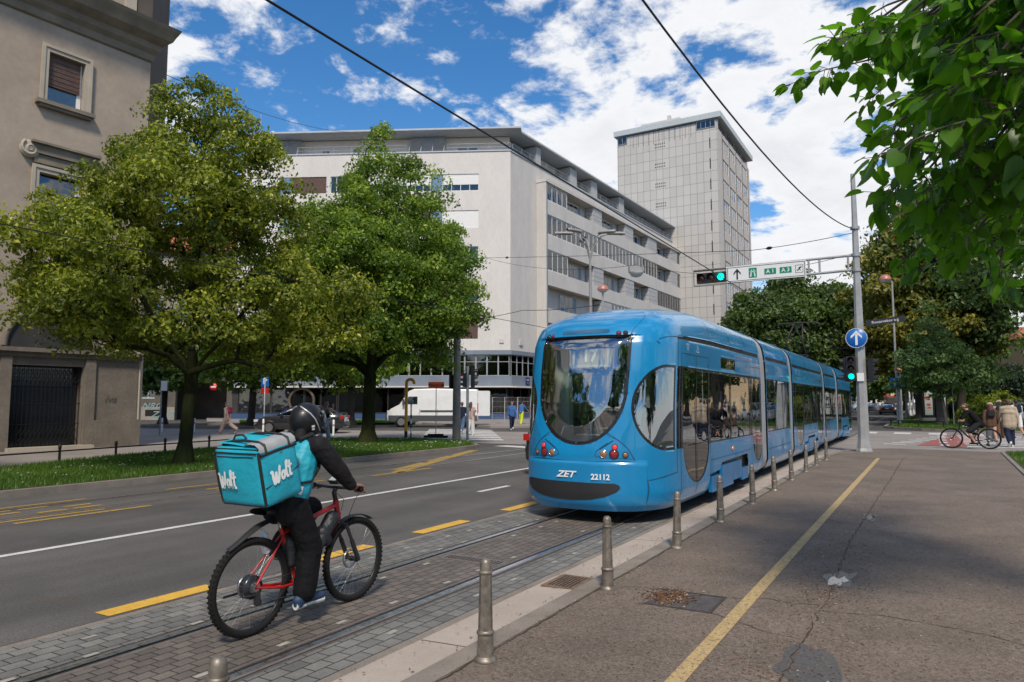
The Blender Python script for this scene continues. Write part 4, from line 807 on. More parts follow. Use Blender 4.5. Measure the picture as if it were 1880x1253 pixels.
def spoly(P):
    P = np.array(P)
    def f(S, V):
        d = np.full(S.shape, 1e9); ins = np.zeros(S.shape, bool)
        for i in range(len(P)):
            a, b = P[i], P[(i+1) % len(P)]; e = b-a; t = np.clip(((S-a[0])*e[0]+(V-a[1])*e[1])/(e@e), 0, 1); d = np.minimum(d, np.hypot(S-a[0]-e[0]*t, V-a[1]-e[1]*t))
            if a[1] != b[1]: ins ^= ((a[1] > V) != (b[1] > V)) & (S < e[0]*(V-a[1])/(b[1]-a[1])+a[0])
        return np.where(ins, -d, d)
    return f
def un(*fs): return lambda S, V: np.minimum.reduce([f(S, V) for f in fs])
def inter(*fs): return lambda S, V: np.maximum.reduce([f(S, V) for f in fs])
def grow(f, d): return lambda S, V: f(S, V)-d
def mir(f): return lambda S, V: f(np.abs(S), V)
def shell(pos, s, v, regions, base, parent, mirror=False):
    """cuts one curved skin into parts: regions = [(name, material, sdf, inset)], later ones on top"""
    S, V = np.meshgrid(s, v, indexing='ij'); cs, cv = np.median(np.diff(s)), np.median(np.diff(v)); S0, V0 = S.copy(), V.copy(); best = .7*np.maximum(np.abs(np.gradient(s))[:, None], np.abs(np.gradient(v))[None, :])
    for nm, m, f, ins in regions:
        d = f(S0, V0); e = 1e-4; gx = (f(S0+e, V0)-d)/e; gz = (f(S0, V0+e)-d)/e; g2 = np.maximum(gx*gx+gz*gz, .05); k = np.abs(d) < best
        S = np.where(k, S0-d*gx/g2, S); V = np.where(k, V0-d*gz/g2, V); best = np.where(k, np.abs(d), best)
    S[0], S[-1] = S0[0], S0[-1]; V[:, 0], V[:, -1] = V0[:, 0], V0[:, -1]
    cS, cV = (S[:-1, :-1]+S[1:, :-1]+S[1:, 1:]+S[:-1, 1:])/4, (V[:-1, :-1]+V[1:, :-1]+V[1:, 1:]+V[:-1, 1:])/4
    cls = np.zeros(cS.shape, int)
    for i, (nm, m, f, ins) in enumerate(regions): cls[f(cS, cV) < 0] = i+1
    n, k = S.shape; idx = np.arange(n*k).reshape(n, k); Fq = np.stack([idx[:-1, :-1], idx[1:, :-1], idx[1:, 1:], idx[:-1, 1:]], -1)
    o = None; res = {}
    for i, (nm, m, f, ins) in enumerate([base]+list(regions)):
        q = Fq[cls == i]
        if not len(q): continue
        P = pos(S, V, ins).reshape(-1, 3); used, inv = np.unique(q, return_inverse=True); Q = P[used]; fc = inv.reshape(-1, 4)
        if mirror: Q = mirror_y(Q); fc = fc[:, ::-1]
        res[nm] = npmesh(nm, Q, fc[:, ::-1] if False else fc, MATS[m], parent, True)
    return res
def ribbon(b, pts, w=.01, out=.003, mirror=False, close=False):
    P = []
    for i in range(len(pts)-1):
        a, c = np.array(pts[i]), np.array(pts[i+1]); n = max(1, int(np.linalg.norm(c-a)/.06))
        P += [a+(c-a)*t/n for t in range(n)]
    P.append(np.array(pts[-1])); P = np.array(P); D = np.gradient(P, axis=0); D /= np.linalg.norm(D, axis=1)[:, None]+1e-9; Nn = np.stack([-D[:, 1], D[:, 0]], 1)
    A, B_ = P+Nn*w/2, P-Nn*w/2; pa, pb = tram_pos(A[:, 0], A[:, 1], out=out), tram_pos(B_[:, 0], B_[:, 1], out=out)
    if mirror: pa, pb = mirror_y(pa), mirror_y(pb)
    b.grid([[tuple(p) for p in pa], [tuple(p) for p in pb]], True); return b
tram = thing('tram', 'long blue articulated tram with rounded rear and oval rear window on the near track', 'tram', (TX, 23.5, 0))
_ws = [(.66*math.sin(a)**(2/2.1), 1.9-.79*math.cos(a)**(2/2.1)) for a in np.linspace(0, PI/2, 22)]
wpts = [(a, c) for a, c in _ws]+[(.672, 2.2), (.68, 2.62)]; wpts = [(-a, c) for a, c in wpts[1:]][::-1]+wpts; wpts = wpts[1:]+wpts[:1] if False else wpts
wind = lambda g: (lambda S, V: spoly([(s_of_u(a), c) for a, c in wpts])(S, V)-g)
Dwin = lambda g: mir(lambda S, V: np.maximum(sbox(s_of_u(.77), s_of_u(.77)+2.2, 1.03, 2.15, .555)(S, V), S-sY(9.82))-g)
def door_glass(yc, rx, g=0): return lambda S, V: np.maximum(sell(sY(yc), 1.02, rx, .55)(S, V), V-1.03)-g
SV1 = np.concatenate([np.linspace(.18, 2.9, 160), np.linspace(2.94, 4.12, 26)])
_f = sY(10.4); s1 = np.concatenate([np.linspace(-sY(15.95), -_f, 150)[:-1], np.linspace(-_f, _f, 280), np.linspace(_f, sY(15.95), 150)[1:]])
band1 = sbox(sY(9.93), sY(15.85), 1.02, 2.16, .03)
bog = spoly([(sY(11.62), .1), (sY(11.62), .5), (sY(12.3), .52), (sY(12.42), .64), (sY(14.45), .66), (sY(14.5), .5), (sY(14.3), .1)])
disp = sbox(sY(12.5), sY(13.6), 2.24, 2.45, .04)
vent = sbox(sY(9.9), sY(15.9), 2.6, 2.68, .03)
def seg(nm, posf, s, v, glass_r, glass_extra=(), mirror=False, doors=(), bogs=None, disp_=None, vent_=None, nose=False):
    reg = []
    gl = un(glass_r, *[door_glass(*d) for d in doors]); reg += [('window_surround', 'tram_black', mir(grow(gl, .025)), .004), ('side_glass', 'tram_glass_side', mir(gl), .006)]
    if nose: reg += [('rear_window_seal', 'tram_black', wind(.045), .004), ('rear_window', 'tram_glass', wind(0), .006), ('corner_window_seal', 'tram_black', Dwin(.04), .004), ('corner_window', 'tram_glass', Dwin(0), .006)]
    if bogs: reg.append(('bogie_recess', 'tram_black', mir(bogs), .06))
    if disp_: reg.append(('side_display', 'tram_glass_side', mir(disp_), .004))
    if vent_: reg.append(('roof_vent', 'tram_black', mir(vent_), .012))
    return shell(posf, s, v, reg, ('body_shell' if nose else 'module_shell', 'tram_blue', None, 0.), tram, mirror)
def pos_groove(S, V, ins=0.):
    d = wind(0)(S, V); g = .035*np.clip(1-np.abs(d)/.2, 0, 1)*(V < 2.66); bump_ = -.022*sm01((.86-V)/.05)*(np.abs(S) < s_of_u(.9))
    return tram_pos(S, V, g+ins+bump_)
seg('seg', pos_groove, s1, SV1, band1, doors=((10.9, .68), (15.5, .5)), bogs=bog, disp_=disp, vent_=vent, nose=True)
sN = np.linspace(-sY(15.95), sY(15.95), 260); SVc = np.concatenate([np.linspace(.18, 2.9, 50), np.linspace(2.97, 4.12, 14)])
seg('seg', pos_groove, sN, SVc, band1, doors=((10.9, .68), (15.5, .5)), bogs=bog, vent_=vent, nose=True, mirror=True)
def midseg(y0, y1, doors=(), bogs=None):
    for sg in (1, -1):
        s = sg*np.linspace(sY(y0), sY(y1), int((y1-y0)/.07)); s = s if sg > 0 else s[::-1]
        gl = sbox(sY(y0+.05), sY(y1-.05), 1.02, 2.16, .03)
        seg('m', lambda S, V, ins=0.: tram_pos(S, V, ins), s, SVc, gl, doors=doors, bogs=bogs, vent_=sbox(sY(y0+.1), sY(y1-.1), 2.6, 2.68, .03))
def bogp(y): return spoly([(sY(y), .1), (sY(y), .5), (sY(y+.6), .52), (sY(y+.7), .64), (sY(y+2.1), .64), (sY(y+2.2), .5), (sY(y+2.9), .5), (sY(y+2.9), .1)])
midseg(16.55, 19.75); midseg(20.25, 26.85, ((21.4, .62), (25.8, .62)), bogp(22.2)); midseg(27.35, 30.95)
for y0, y1 in ((15.97, 16.53), (19.77, 20.23), (26.87, 27.33), (30.97, 31.63)):   # gangway bellows
    b = MB(); vv = np.linspace(.22, 4.12, 40)
    for sg in (1, -1):
        for i in range(6):
            ya, yb, ym = y0+(y1-y0)*i/6, y0+(y1-y0)*(i+1)/6, y0+(y1-y0)*(i+.5)/6
            rows = [[tuple(p) for p in tram_pos(sg*np.full(40, sY(q)), vv, ins)] for q, ins in ((ya, .045), (ym, .02), (yb, .045))]
            b.grid(rows if sg < 0 else rows[::-1])
    b.build('gangway_bellows', MATS['tram_grey'], tram)
# panel joints, door leaves, pillars
b = MB()
for mirr in (False, True):
    for sg in (1, -1):
        b = MB()
        def rb(pts, w=.009, out=.003): ribbon(b, [(sg*p[0], p[1]) for p in pts], w, out, mirr)
        rb([(s_of_u(.9), .2), (s_of_u(.92), .5), (s_of_u(.9), .65), (s_of_u(.86), .78), (s_of_u(.77), .85), (s_of_u(.6), .86), (0, .845)], .014)
        rb([(s_of_u(.44), 1.24), (s_of_u(.6), 1.13), (s_of_u(.7), 1.03), (s_of_u(.78), .87)]); rb([(s_of_u(.34), 1.02), (s_of_u(.52), 1.14)])
        rb([(s_of_u(.27), .93), (s_of_u(.34), .91), (s_of_u(.76), .89)], .005); rb([(s_of_u(.27), .93), (s_of_u(.3), 1.0), (s_of_u(.45), 1.11)], .006)
        rb([(s_of_u(.92), .6), (sY(9.93), .68), (sY(9.93), 2.6)]); rb([(s_of_u(.68), 2.64), (s_of_u(.72), 2.8), (s_of_u(.8), 2.95), (s_of_u(.9), 3.15), (s_of_u(1), 3.6)], .008)
        for yd in (10.07, 11.68, 14.88, 15.92): rb([(sY(yd), .24), (sY(yd), 2.38)], .012)
        for ya, yb in ((10.07, 11.68), (14.88, 15.92)): rb([(sY(ya), 2.38), (sY(yb), 2.38)], .008); rb([(sY((ya+yb)/2), .24), (sY((ya+yb)/2), 2.38)], .018)
        rb([(sY(11.7), .72), (sY(14.86), .72)], .007); rb([(sY(13.1), .72), (sY(13.1), 1.0)], .006); rb([(sY(9.95), .3), (sY(10.06), .3)], .01)
        for y in (11.9, 13.3, 14.6): rb([(sY(y), 2.7), (sY(y), 3.9)], .009)
        b.build('panel_seam', MATS['tram_seam'], tram)
for sg in (1, -1):
    b2 = MB()
    def rc(pts, w=.012): ribbon(b2, [(sg*p[0], p[1]) for p in pts], w, .003)
    for ya, yb in ((20.7, 22.1), (25.1, 26.5)):
        for y in (ya, (ya+yb)/2, yb): rc([(sY(y), .24), (sY(y), 2.38)], .016)
        rc([(sY(ya), 2.38), (sY(yb), 2.38)])
    for y in (22.8, 24.6): rc([(sY(y), 2.7), (sY(y), 3.9)])
    rc([(sY(22.1), .72), (sY(25.1), .72)]); rc([(sY(16.6), .62), (sY(19.7), .62)])
    b2.build('panel_seam', MATS['tram_seam'], tram)
def pillar_strip(y, z0, z1, w=.07):
    q = MB()
    for sg in (1, -1): ribbon(q, [(sg*sY(y), z0), (sg*sY(y), z1)], w, .0045)
    return q.build('window_pillar', MATS['tram_black'], tram)
for y in (10.0, 10.12, 11.62, 13.15, 14.8, 14.97, 15.85, 17.6, 18.7, 20.65, 22.15, 23.6, 25.05, 26.55, 28.5, 29.8, 32.5, 34, 35.8, 37.3): pillar_strip(y, 1.0, 2.17, .06)
for y in (10.88, 15.4, 21.4, 25.8): pillar_strip(y, .5, 2.17, .035)
# bogie fairings standing in the recesses
for y0 in (11.66, 22.25, 33.2):
    b = MB()
    for sg in (1, -1):
        for a, c, z0, z1 in ((0.05, .62, .2, .45), (.72, 1.5, .2, .58), (1.52, 2.2, .26, .58), (2.25, 2.75, .2, .42)):
            x = TX+sg*1.15; b.box((min(x-sg*.05, x+sg*.012), y0+a, z0), (max(x-sg*.05, x+sg*.012), y0+c, z1))
    b.build('bogie_fairing', MATS['tram_blue_low'], tram)
    b = MB()
    for yy in (.8, 2.0):
        for xx in (-4.7, -3.7): b.lathe([(.0, -.06), (.29, -.06), (.3, .0), (.3, .05), (0, .06)], (xx, y0+yy, .31), (1, 0, 0), 20)
        b.tube([(-4.7, y0+yy, .31), (-3.7, y0+yy, .31)], .05, 8)
    b.box((-4.95, y0+.4, .2), (-3.45, y0+2.4, .36)); b.build('bogie', MATS['tram_black'], tram)
# underframe, floor, ceiling, interior
b = MB(); b.box((TX-.9, 9.9, .16), (TX+.9, 37.7, .30)); b.build('underframe', MATS['tram_black'], tram)
b = MB(); b.box((TX-1.08, 10.1, .33), (TX+1.08, 37.5, .36)); b.box((TX-.72, 9.35, .34), (TX+.72, 10.098, .37)); b.build('interior_floor', MATS['tram_floor'], tram)
b = MB(); b.box((TX-1.05, 10.1, 2.5), (TX+1.05, 37.5, 2.54)); b.box((TX-.6, 9.55, 2.5), (TX+.6, 10.098, 2.53)); b.build('interior_ceiling', MATS['tram_interior'], tram)
b = MB()
for x, y in ((TX-.5, 9.62), (TX+.98, 9.95)): b.box((x-.13, y, .4), (x+.1, y+.14, 2.5))
for y in (16.2, 20, 27.1, 31.3): [b.box((TX+sg*1.0-.08, y-.2, .36), (TX+sg*1.0+.08, y+.2, 2.5)) for sg in (1, -1)]
b.build('interior_pillar', MATS['tram_interior'], tram)
b = MB(); b.box((TX-.72, 9.4, .95), (TX+.72, 9.85, 1.16)); b.box((TX-.45, 9.12, 1.06), (TX+.1, 9.4, 1.15)); b.build('rear_shelf', MATS['tram_interior'], tram)
b = MB()
for x in (TX-.3, TX+.35): b.tube([(x, 10.3, .36), (x, 10.3, 2.5)], .017, 8)
b.tube([(TX-.3, 10.3, 1.25), (TX+.35, 10.3, 1.25)], .017, 8); b.tube([(TX-.55, 10.3, 2.1), (TX-.55, 37, 2.1)], .017, 6); b.tube([(TX+.55, 10.3, 2.1), (TX+.55, 37, 2.1)], .017, 6)
for y in (11.5, 13, 14.6, 17.5, 19, 21.5, 23.5, 25.8, 28.5, 30): [b.tube([(x, y, .36), (x, y, 2.5)], .017, 6) for x in (TX-.5, TX+.5)]
b.build('grab_rail', mat('grab_rail', (.5, .5, .2), .35), tram)
b = MB()
for y in (9.95, 12.2, 13.0, 13.9, 17.2, 18.2, 19.2, 22.6, 23.5, 24.4, 28.2, 29.3, 33, 34.2, 35.2):
    for x in (TX-.75, TX+.75):
        if y == 9.95 and x < TX: continue
        b.box((x-.22, y, .75), (x+.22, y+.42, .83)); b.box((x-.22, y+.38, .83), (x+.22, y+.44, 1.35))
b.build('seat', MATS['tram_seat'], tram)
b = MB()   # destination box inside the rear window
x0, x1, z0, z1, yy = TX-.25, TX+.33, 2.16, 2.44, 9.43
b.box((x0, yy, z0), (x1, yy+.05, z0+.035)); b.box((x0, yy, z0+.035), (x0+.035, yy+.05, z1)); b.box((x1-.035, yy, z0+.035), (x1, yy+.05, z1)); db = b.build('line_display', MATS['tram_interior'], tram)
b = MB(); b.box((x0+.035, yy+.02, z0+.035), (x1-.035, yy+.06, z1)); b.build('screen', mat('screen_grey', (.22, .26, .3), .4), db)
b = MB(); b.text('17', (TX+.02, yy+.012, z0+.16), (1, 0, 0), (0, 0, 1), .24, bold=.006); b.build('digits', mat('digit_pale', (.75, .8, .6), .5, emis=(.75, .8, .55), es=.12), db)
# lamps, strip, grille, lettering
def on_nose(u, z, out=0.):
    s = s_of_u(u); f = lambda a, c: Vector(tram_pos(np.array(a), np.array(c), out=out)); p = f(s, z); t1 = f(s+.01, z)-p; t2 = f(s, z+.01)-p; return p, t1.cross(t2).normalized()
def lamp(u, z, r, m, ring=None, out=.0):
    p, n = on_nose(u, z, out)
    if n.y > 0: n = -n
    b = MB(); b.lathe([(r, -.02), (r, .006), (r*.8, .014), (r*.4, .02), (0, .022)], p, n, 18); o = b.build('tail_lamp', MATS[m], tram)
    b = MB(); b.torus(p+n*.006, n, r*1.1, r*.16, 18, 6); b.build('lamp_ring', MATS[ring or 'tram_seam'], o)
for sg in (1, -1):
    lamp(sg*.54, 1.05, .033, 'lamp_red_on'); lamp(sg*.53, .955, .055, 'lamp_red'); lamp(sg*.39, .955, .045, 'lamp_amber', 'chrome'); lamp(sg*.67, .945, .034, 'lamp_amber')
    lamp(sg*.53, 2.70, .03, 'lamp_red'); lamp(sg*.62, 2.70, .03, 'lamp_dark')
def patch(name, pts, m, out, n=10, inset=0.):   # filled outline laid on the skin as a thin grid
    f = spoly([(s_of_u(a), c) for a, c in pts]); A = np.array(pts); s = np.linspace(s_of_u(A[:, 0].min())-.01, s_of_u(A[:, 0].max())+.01, 120); v = np.linspace(A[:, 1].min()-.01, A[:, 1].max()+.01, 40)
    r = shell(lambda S, V, i=0.: tram_pos(S, V, out=out), s, v, [(name, m, f, 0)], ('spare', m, None, 0), tram); o = r.pop('spare', None)
    if o: bpy.data.objects.remove(o)
    return r[name]
def strip_pts(u0, u1, z0, z1, n=8):
    r = (z1-z0)/2; zc = (z0+z1)/2; return [(u0+r-r*math.sin(PI*i/n), zc-r*math.cos(PI*i/n)) for i in range(n+1)]+[(u1-r+r*math.sin(PI*i/n), zc+r*math.cos(PI*i/n)) for i in range(n+1)]
patch('upper_light_strip', strip_pts(-.36, .4, 2.71, 2.81), mat('strip_glass', (.02, .1, .2), .15, coat=.5) and 'strip_glass', .004)
gp_ = [(-.86, .55), (-.84, .47), (-.74, .4), (-.6, .355), (-.4, .325), (-.1, .315), (.2, .335), (.4, .38), (.55, .45), (.6, .5), (.59, .54), (.53, .565), (.2, .563), (-.5, .57), (-.8, .575)]
patch('rear_grille', gp_, 'tram_grille', .028)
b = MB()
for u in (-.33, .06): ribbon(b, [(s_of_u(u), .33), (s_of_u(u), .57)], .008, .032)
b.build('grille_joint', MATS['tram_seam'], tram)
def nose_text(name, body, u, z, size, m, **k):
    p, n = on_nose(u, z, .032); n = -n if n.y > 0 else n; n.z = 0; n.normalize(); b = MB(); ux = Vector((0, 0, 1)).cross(n); b.text(body, p+n*.004, ux, (0, 0, 1), size, **k); return b.build(name, MATS[m], tram)
nose_text('fleet_number', '22112', .35, .645, .105, 'decal_white', bold=.003)
# operator emblem: slanted outlined letters
p, n = on_nose(-.15, .665, .034); n = -n if n.y > 0 else n; n.z = 0; n.normalize(); ux = Vector((0, 0, 1)).cross(n); b = MB()
b.text('ZET', p+n*.002, ux, (0, 0, 1), .12, bold=.0035, shear=.35, depth=.001, wx=1.3); b.build('operator_emblem', MATS['decal_white'], tram)
b = MB()
for y in (10.38, 15.05, 20.95, 25.4): 
    for k, (dy, fl) in enumerate(((0, -1), (.6, 1))):
        c, z = y+dy, 2.49; A = [(c-.08, z-.05*fl), (c+.08, z-.05*fl), (c, z+.06*fl)]
        for i in range(3): q, r_ = A[i], A[(i+1) % 3]; ribbon(b, [(sY(q[0]), q[1]), (sY(r_[0]), r_[1])], .01, .003)
b.build('triangle_mark', MATS['decal_white'], tram)
b = MB(); b.lathe([(.05, 0), (.05, .01), (0, .02)], (TX+1.152, 13.23, .82), (1, 0, 0), 12); b.build('side_marker', mat('amber_lens', (.7, .2, .02), .2, coat=1), tram)
b = MB()   # moulded grab hollow at the rear corner
b.tube([tuple(tram_pos(np.array(sY(y)), np.array(z), out=.006)) for y, z in ((10.1, 2.66), (9.8, 2.66), (9.55, 2.63), (9.42, 2.58), (9.4, 2.53), (9.45, 2.49))], .008, 6); b.build('rain_gutter', MATS['tram_blue_low'], tram)
b = MB(); y = 29.5
b.tube([(TX+.3, y, 3.4), (TX+.3, y-.9, 3.95), (TX+.15, y+.3, 4.75)], .03, 5); b.tube([(TX-.3, y, 3.4), (TX-.3, y-.9, 3.95), (TX-.15, y+.3, 4.75)], .03, 5); b.tube([(TX-.8, y+.3, 4.7), (TX-.6, y+.3, 4.78), (TX+.6, y+.3, 4.78), (TX+.8, y+.3, 4.7)], .03, 5)
b.tube([(TX+.3, y-.9, 3.95), (TX-.15, y+.3, 4.75)], .015, 4); b.tube([(TX-.3, y-.9, 3.95), (TX+.15, y+.3, 4.75)], .015, 4); b.box((TX-.35, y-.15, 3.4), (TX+.35, y+.15, 3.5)); b.build('pantograph', MATS['rail_dark'], tram)
# ------------------------------------------------------------------ people
mat('skin', (.42, .23, .155), .5, var=.08, vs=9); mat('skin_tan', (.27, .14, .09), .5, var=.08, vs=9); mat('eye', (.02, .015, .012), .2)
def cloth(n, c, r=.85, **k): return n if mat('cloth_'+n, c, r, spec=.2, var=k.get('var', .14), vs=k.get('vs', 7), bump=.002, bs=45, sheen=.3) else n
for n, c in (('black', (.006, .006, .007)), ('navy', (.012, .018, .04)), ('jeans', (.07, .12, .2)), ('paleblue', (.2, .3, .42)), ('beige', (.36, .29, .21)), ('white', (.62, .61, .58)), ('pink', (.4, .3, .27)), ('grey', (.12, .12, .125)), ('red', (.4, .03, .03)), ('blue', (.05, .12, .3)), ('yellow', (.5, .55, .04)), ('orange', (.6, .15, .03)), ('brown', (.09, .05, .03)), ('magenta', (.28, .02, .08)), ('cyan', (.015, .36, .5)), ('charcoal', (.02, .02, .022))): cloth(n, c)
mat('hair_brown', (.08, .04, .02), .6, var=.3, vs=30); mat('hair_dark', (.015, .011, .009), .6, var=.3, vs=30); mat('hair_grey', (.25, .24, .22), .7, var=.2, vs=30); mat('hair_auburn', (.12, .03, .015), .6, var=.3, vs=30); mat('hair_blond', (.3, .2, .1), .6, var=.2, vs=30)
V3 = Vector
def hand_caps(w, d, up, side, k=1., curl=.5):
    """palm, four unequal bent fingers and a thumb from the side of the palm; d along the fingers, up = back of the hand"""
    d, up = V3(d).normalized(), V3(up).normalized(); lat = d.cross(up).normalized()*side; P = []
    pc = w+d*.045*k; 
    for q in (-.028, -.01, .01, .028): P.append(('c', w+lat*q*.6*k, .014*k, w+d*.085*k+lat*q*k, .0105*k))
    for i, (q, L) in enumerate(((-.033, .062), (-.011, .074), (.011, .07), (.032, .056))):
        b = w+d*.088*k+lat*q*k; a = curl*1.1; m = b+(d*math.cos(a)-up*math.sin(a))*L*.5*k; a2 = curl*2.4; e = m+(d*math.cos(a2)-up*math.sin(a2))*L*.5*k
        P += [('c', b, .0092*k, m, .0085*k), ('c', m, .0085*k, e, .0072*k)]
    t0 = w+d*.03*k-lat*.03*k; t1 = t0+(d*.6-lat*.6-up*.25)*.036*k; t2 = t1+(d*.8-lat*.1-up*.4*curl)*.032*k; P += [('c', t0, .0125*k, t1, .0105*k), ('c', t1, .0105*k, t2, .0085*k)]
    return P
def pose(h=1.72, lean=4, turn=0, legs=((0, 0), (0, 0)), arms=((0, 8, 12), (0, 8, 12)), head=(0, 0), sit=None, pel=None, wide=1.):
    """legs: (thigh swing deg, knee bend deg); arms: (forward swing, outward, elbow bend); index 0 = left (-x), 1 = right"""
    k = h/1.72; J = {'k': k, 'wide': wide}
    rx = lambda v, a: V3((v.x, v.y*math.cos(a)-v.z*math.sin(a), v.y*math.sin(a)+v.z*math.cos(a)))
    dirf = lambda a: V3((0, math.sin(R(a)), -math.cos(R(a))))
    L1, L2 = .425*k, .42*k; p = V3((0, 0, 0)); J['pel'] = p
    feet = []
    for i, sd in enumerate((-1, 1)):
        sw, kb = legs[i]; hip = p+V3((sd*.088*k, 0, -.03*k)); kn = hip+dirf(sw)*L1; an = kn+dirf(sw-kb)*L2; J['hip%d' % i], J['kn%d' % i], J['an%d' % i] = hip, kn, an
        fd = V3((sd*.15, 1, 0)).normalized(); pitch = R(max(-45, min(30, (sw-kb)*.75))); fd = V3((fd.x, fd.y*math.cos(pitch), math.sin(pitch)))
        J['toe%d' % i] = an+fd*.17*k+V3((0, 0, -.045*k)); J['heel%d' % i] = an-fd*.045*k+V3((0, 0, -.045*k)); feet += [J['toe%d' % i].z-.03*k, J['heel%d' % i].z-.03*k]
    up = rx(V3((0, 0, 1)), -R(lean)); J['ch'] = p+up*.3*k; J['nk'] = p+up*.49*k; J['up'] = up
    hu = rx(V3((0, 0, 1)), -R(lean*.4+head[0])); J['hd'] = J['nk']+hu*.15*k; J['hu'] = hu; J['yaw'] = R(head[1])
    for i, sd in enumerate((-1, 1)):
        sw, ow, eb = arms[i]; sh = J['nk']+V3((sd*.178*k*wide, 0, 0))-up*.055*k; d1 = V3((sd*math.sin(R(ow)), math.sin(R(sw))*math.cos(R(ow)), -math.cos(R(sw))*math.cos(R(ow)))); el = sh+d1*.285*k
        d2 = V3((sd*math.sin(R(ow*.4)), math.sin(R(sw+eb)), -math.cos(R(sw+eb)))).normalized(); wr = el+d2*.25*k; J['sh%d' % i], J['el%d' % i], J['wr%d' % i], J['hdir%d' % i] = sh, el, wr, d2
    dz = -min(feet) if pel is None else pel
    for q, v in list(J.items()):
        if isinstance(v, Vector) and q not in ('up', 'hu', 'hdir0', 'hdir1'): J[q] = v+V3((0, 0, dz))
    return J
def human(label, loc, rz, J, top=('black', 1), bottom=('trousers', 'jeans', 1.), shoes='white', hair=('short', 'hair_dark'), skin='skin', vox=.014, group=None, fat=1., extra=None, face=True, dress=None, over=None, hands=None, helmet=False, root=None):
    r = root or thing('person', label, 'person', loc, rz, group); k = J['k']; M0 = wmat(r); T = lambda v: M0 @ v; g = lambda q: T(J[q]); rot = M0.to_3x3()
    up, hu = rot @ J['up'], rot @ J['hu']; fw = rot @ V3((math.sin(-J['yaw']), math.cos(J['yaw']), 0)); tf = rot @ V3((0, 1, 0)); tf = (tf-up*tf.dot(up)).normalized(); lat = tf.cross(up).normalized()
    fwh = (fw-hu*fw.dot(hu)).normalized(); hl = fwh.cross(hu).normalized(); P = []
    hd = g('hd'); wd = J['wide']
    P += [('e', hd+hu*.02*k, (.072*k, .088*k, .1*k), None)] if False else []
    def E(c, a, b_, cc, ax=None): return ('e', c, (a*k, b_*k, cc*k), ax or hu)
    P += [('c', hd-fwh*.012*k+hu*.025*k, .082*k, hd+fwh*.012*k+hu*.012*k, .08*k), ('c', hd+fwh*.035*k-hu*.02*k, .055*k, hd+fwh*.048*k-hu*.07*k, .034*k), ('c', hd+fwh*.088*k-hu*.002*k, .007*k, hd+fwh*.1*k-hu*.03*k, .013*k)]
    P += [('e', hd+hl*s*.08*k-hu*.01*k-fwh*.01*k, (.012*k, .018*k, .028*k), hu) for s in (1, -1)]
    P += [('c', g('nk')-up*.03*k, .055*k, hd-hu*.05*k-fwh*.01*k, .05*k)]
    sw_ = .12*k*wd; torso = [('c', g('pel')+up*.0+lat*s*.06*k, .1*k*fat, g('ch')+lat*s*.065*k, .1*k*fat) for s in (1, -1)]+[('c', g('ch')+lat*s*.06*k, .102*k*fat, g('nk')-up*.1*k+lat*s*.085*k, .078*k) for s in (1, -1)]+[('c', g('nk')-up*.06*k, .07*k, g('sh%d' % i), .052*k) for i in (0, 1)]
    P += torso
    for i in (0, 1):
        P += [('c', g('sh%d' % i), .05*k, g('el%d' % i), .038*k), ('c', g('el%d' % i), .038*k, g('wr%d' % i), .026*k)]
        dd = rot @ J['hdir%d' % i]
        if hands: P += hands(i, g('wr%d' % i))
        else: P += hand_caps(g('wr%d' % i), dd, lat*(1 if i else -1)*-1*-1, 1, k, .45)
        P += [('c', g('hip%d' % i), .088*k*fat, g('kn%d' % i), .056*k), ('c', g('kn%d' % i), .054*k, g('an%d' % i), .036*k), ('c', g('heel%d' % i)+V3((0, 0, .02)), .03*k, g('toe%d' % i), .025*k)]
        cf = g('kn%d' % i).lerp(g('an%d' % i), .3); P.append(('e', cf-tf*.012*k, (.052*k, .052*k, .1*k), g('kn%d' % i)-g('an%d' % i)))
    soft('body', P, vox, MATS[skin], r, 3)
    if face:
        for s in (1, -1): b = MB(); b.ell(hd+fwh*.082*k+hl*s*.03*k+hu*.012*k, (.011*k, .011*k, .008*k), 8, 6, hu); b.build('eye', MATS['eye'], r)
        b = MB(); b.ell(hd+fwh*.078*k-hu*.048*k, (.02*k, .02*k, .005*k), 8, 6, hu); b.build('mouth', mat('lip', (.3, .1, .08), .5), r)
    if top:
        c, sl = top[:2]; lo = top[2] if len(top) > 2 else 0.; e = .014*k; ar = top[3] if len(top) > 3 else 0.
        Q = [('c', a[1], a[2]+e+lo*.3, a[3], a[4]+e) for a in torso]+[('c', g('pel')-up*(.05+lo)*k+lat*s*.06*k, (.1+lo*.3)*k*fat+e, g('ch')+lat*s*.06*k, .1*k*fat+e) for s in (1, -1)]
        for i in (0, 1):
            if sl <= 0: continue
            a = min(1, sl*2); el = g('sh%d' % i).lerp(g('el%d' % i), a); Q.append(('c', g('sh%d' % i), .06*k+e*.5+ar*.6, el, .046*k+e*.6+ar))
            if sl > .5: b_ = (sl-.5)*2*.96; Q.append(('c', g('el%d' % i), .046*k+e*.6+ar, g('el%d' % i).lerp(g('wr%d' % i), b_), .034*k+e*.5+ar*.4))
        soft('top' if sl < 1 else 'jacket' if top[0] in ('black', 'charcoal') else 'top', Q, vox, MATS['cloth_'+c], r, 3, fold=.0045*k if vox < .01 else .003)
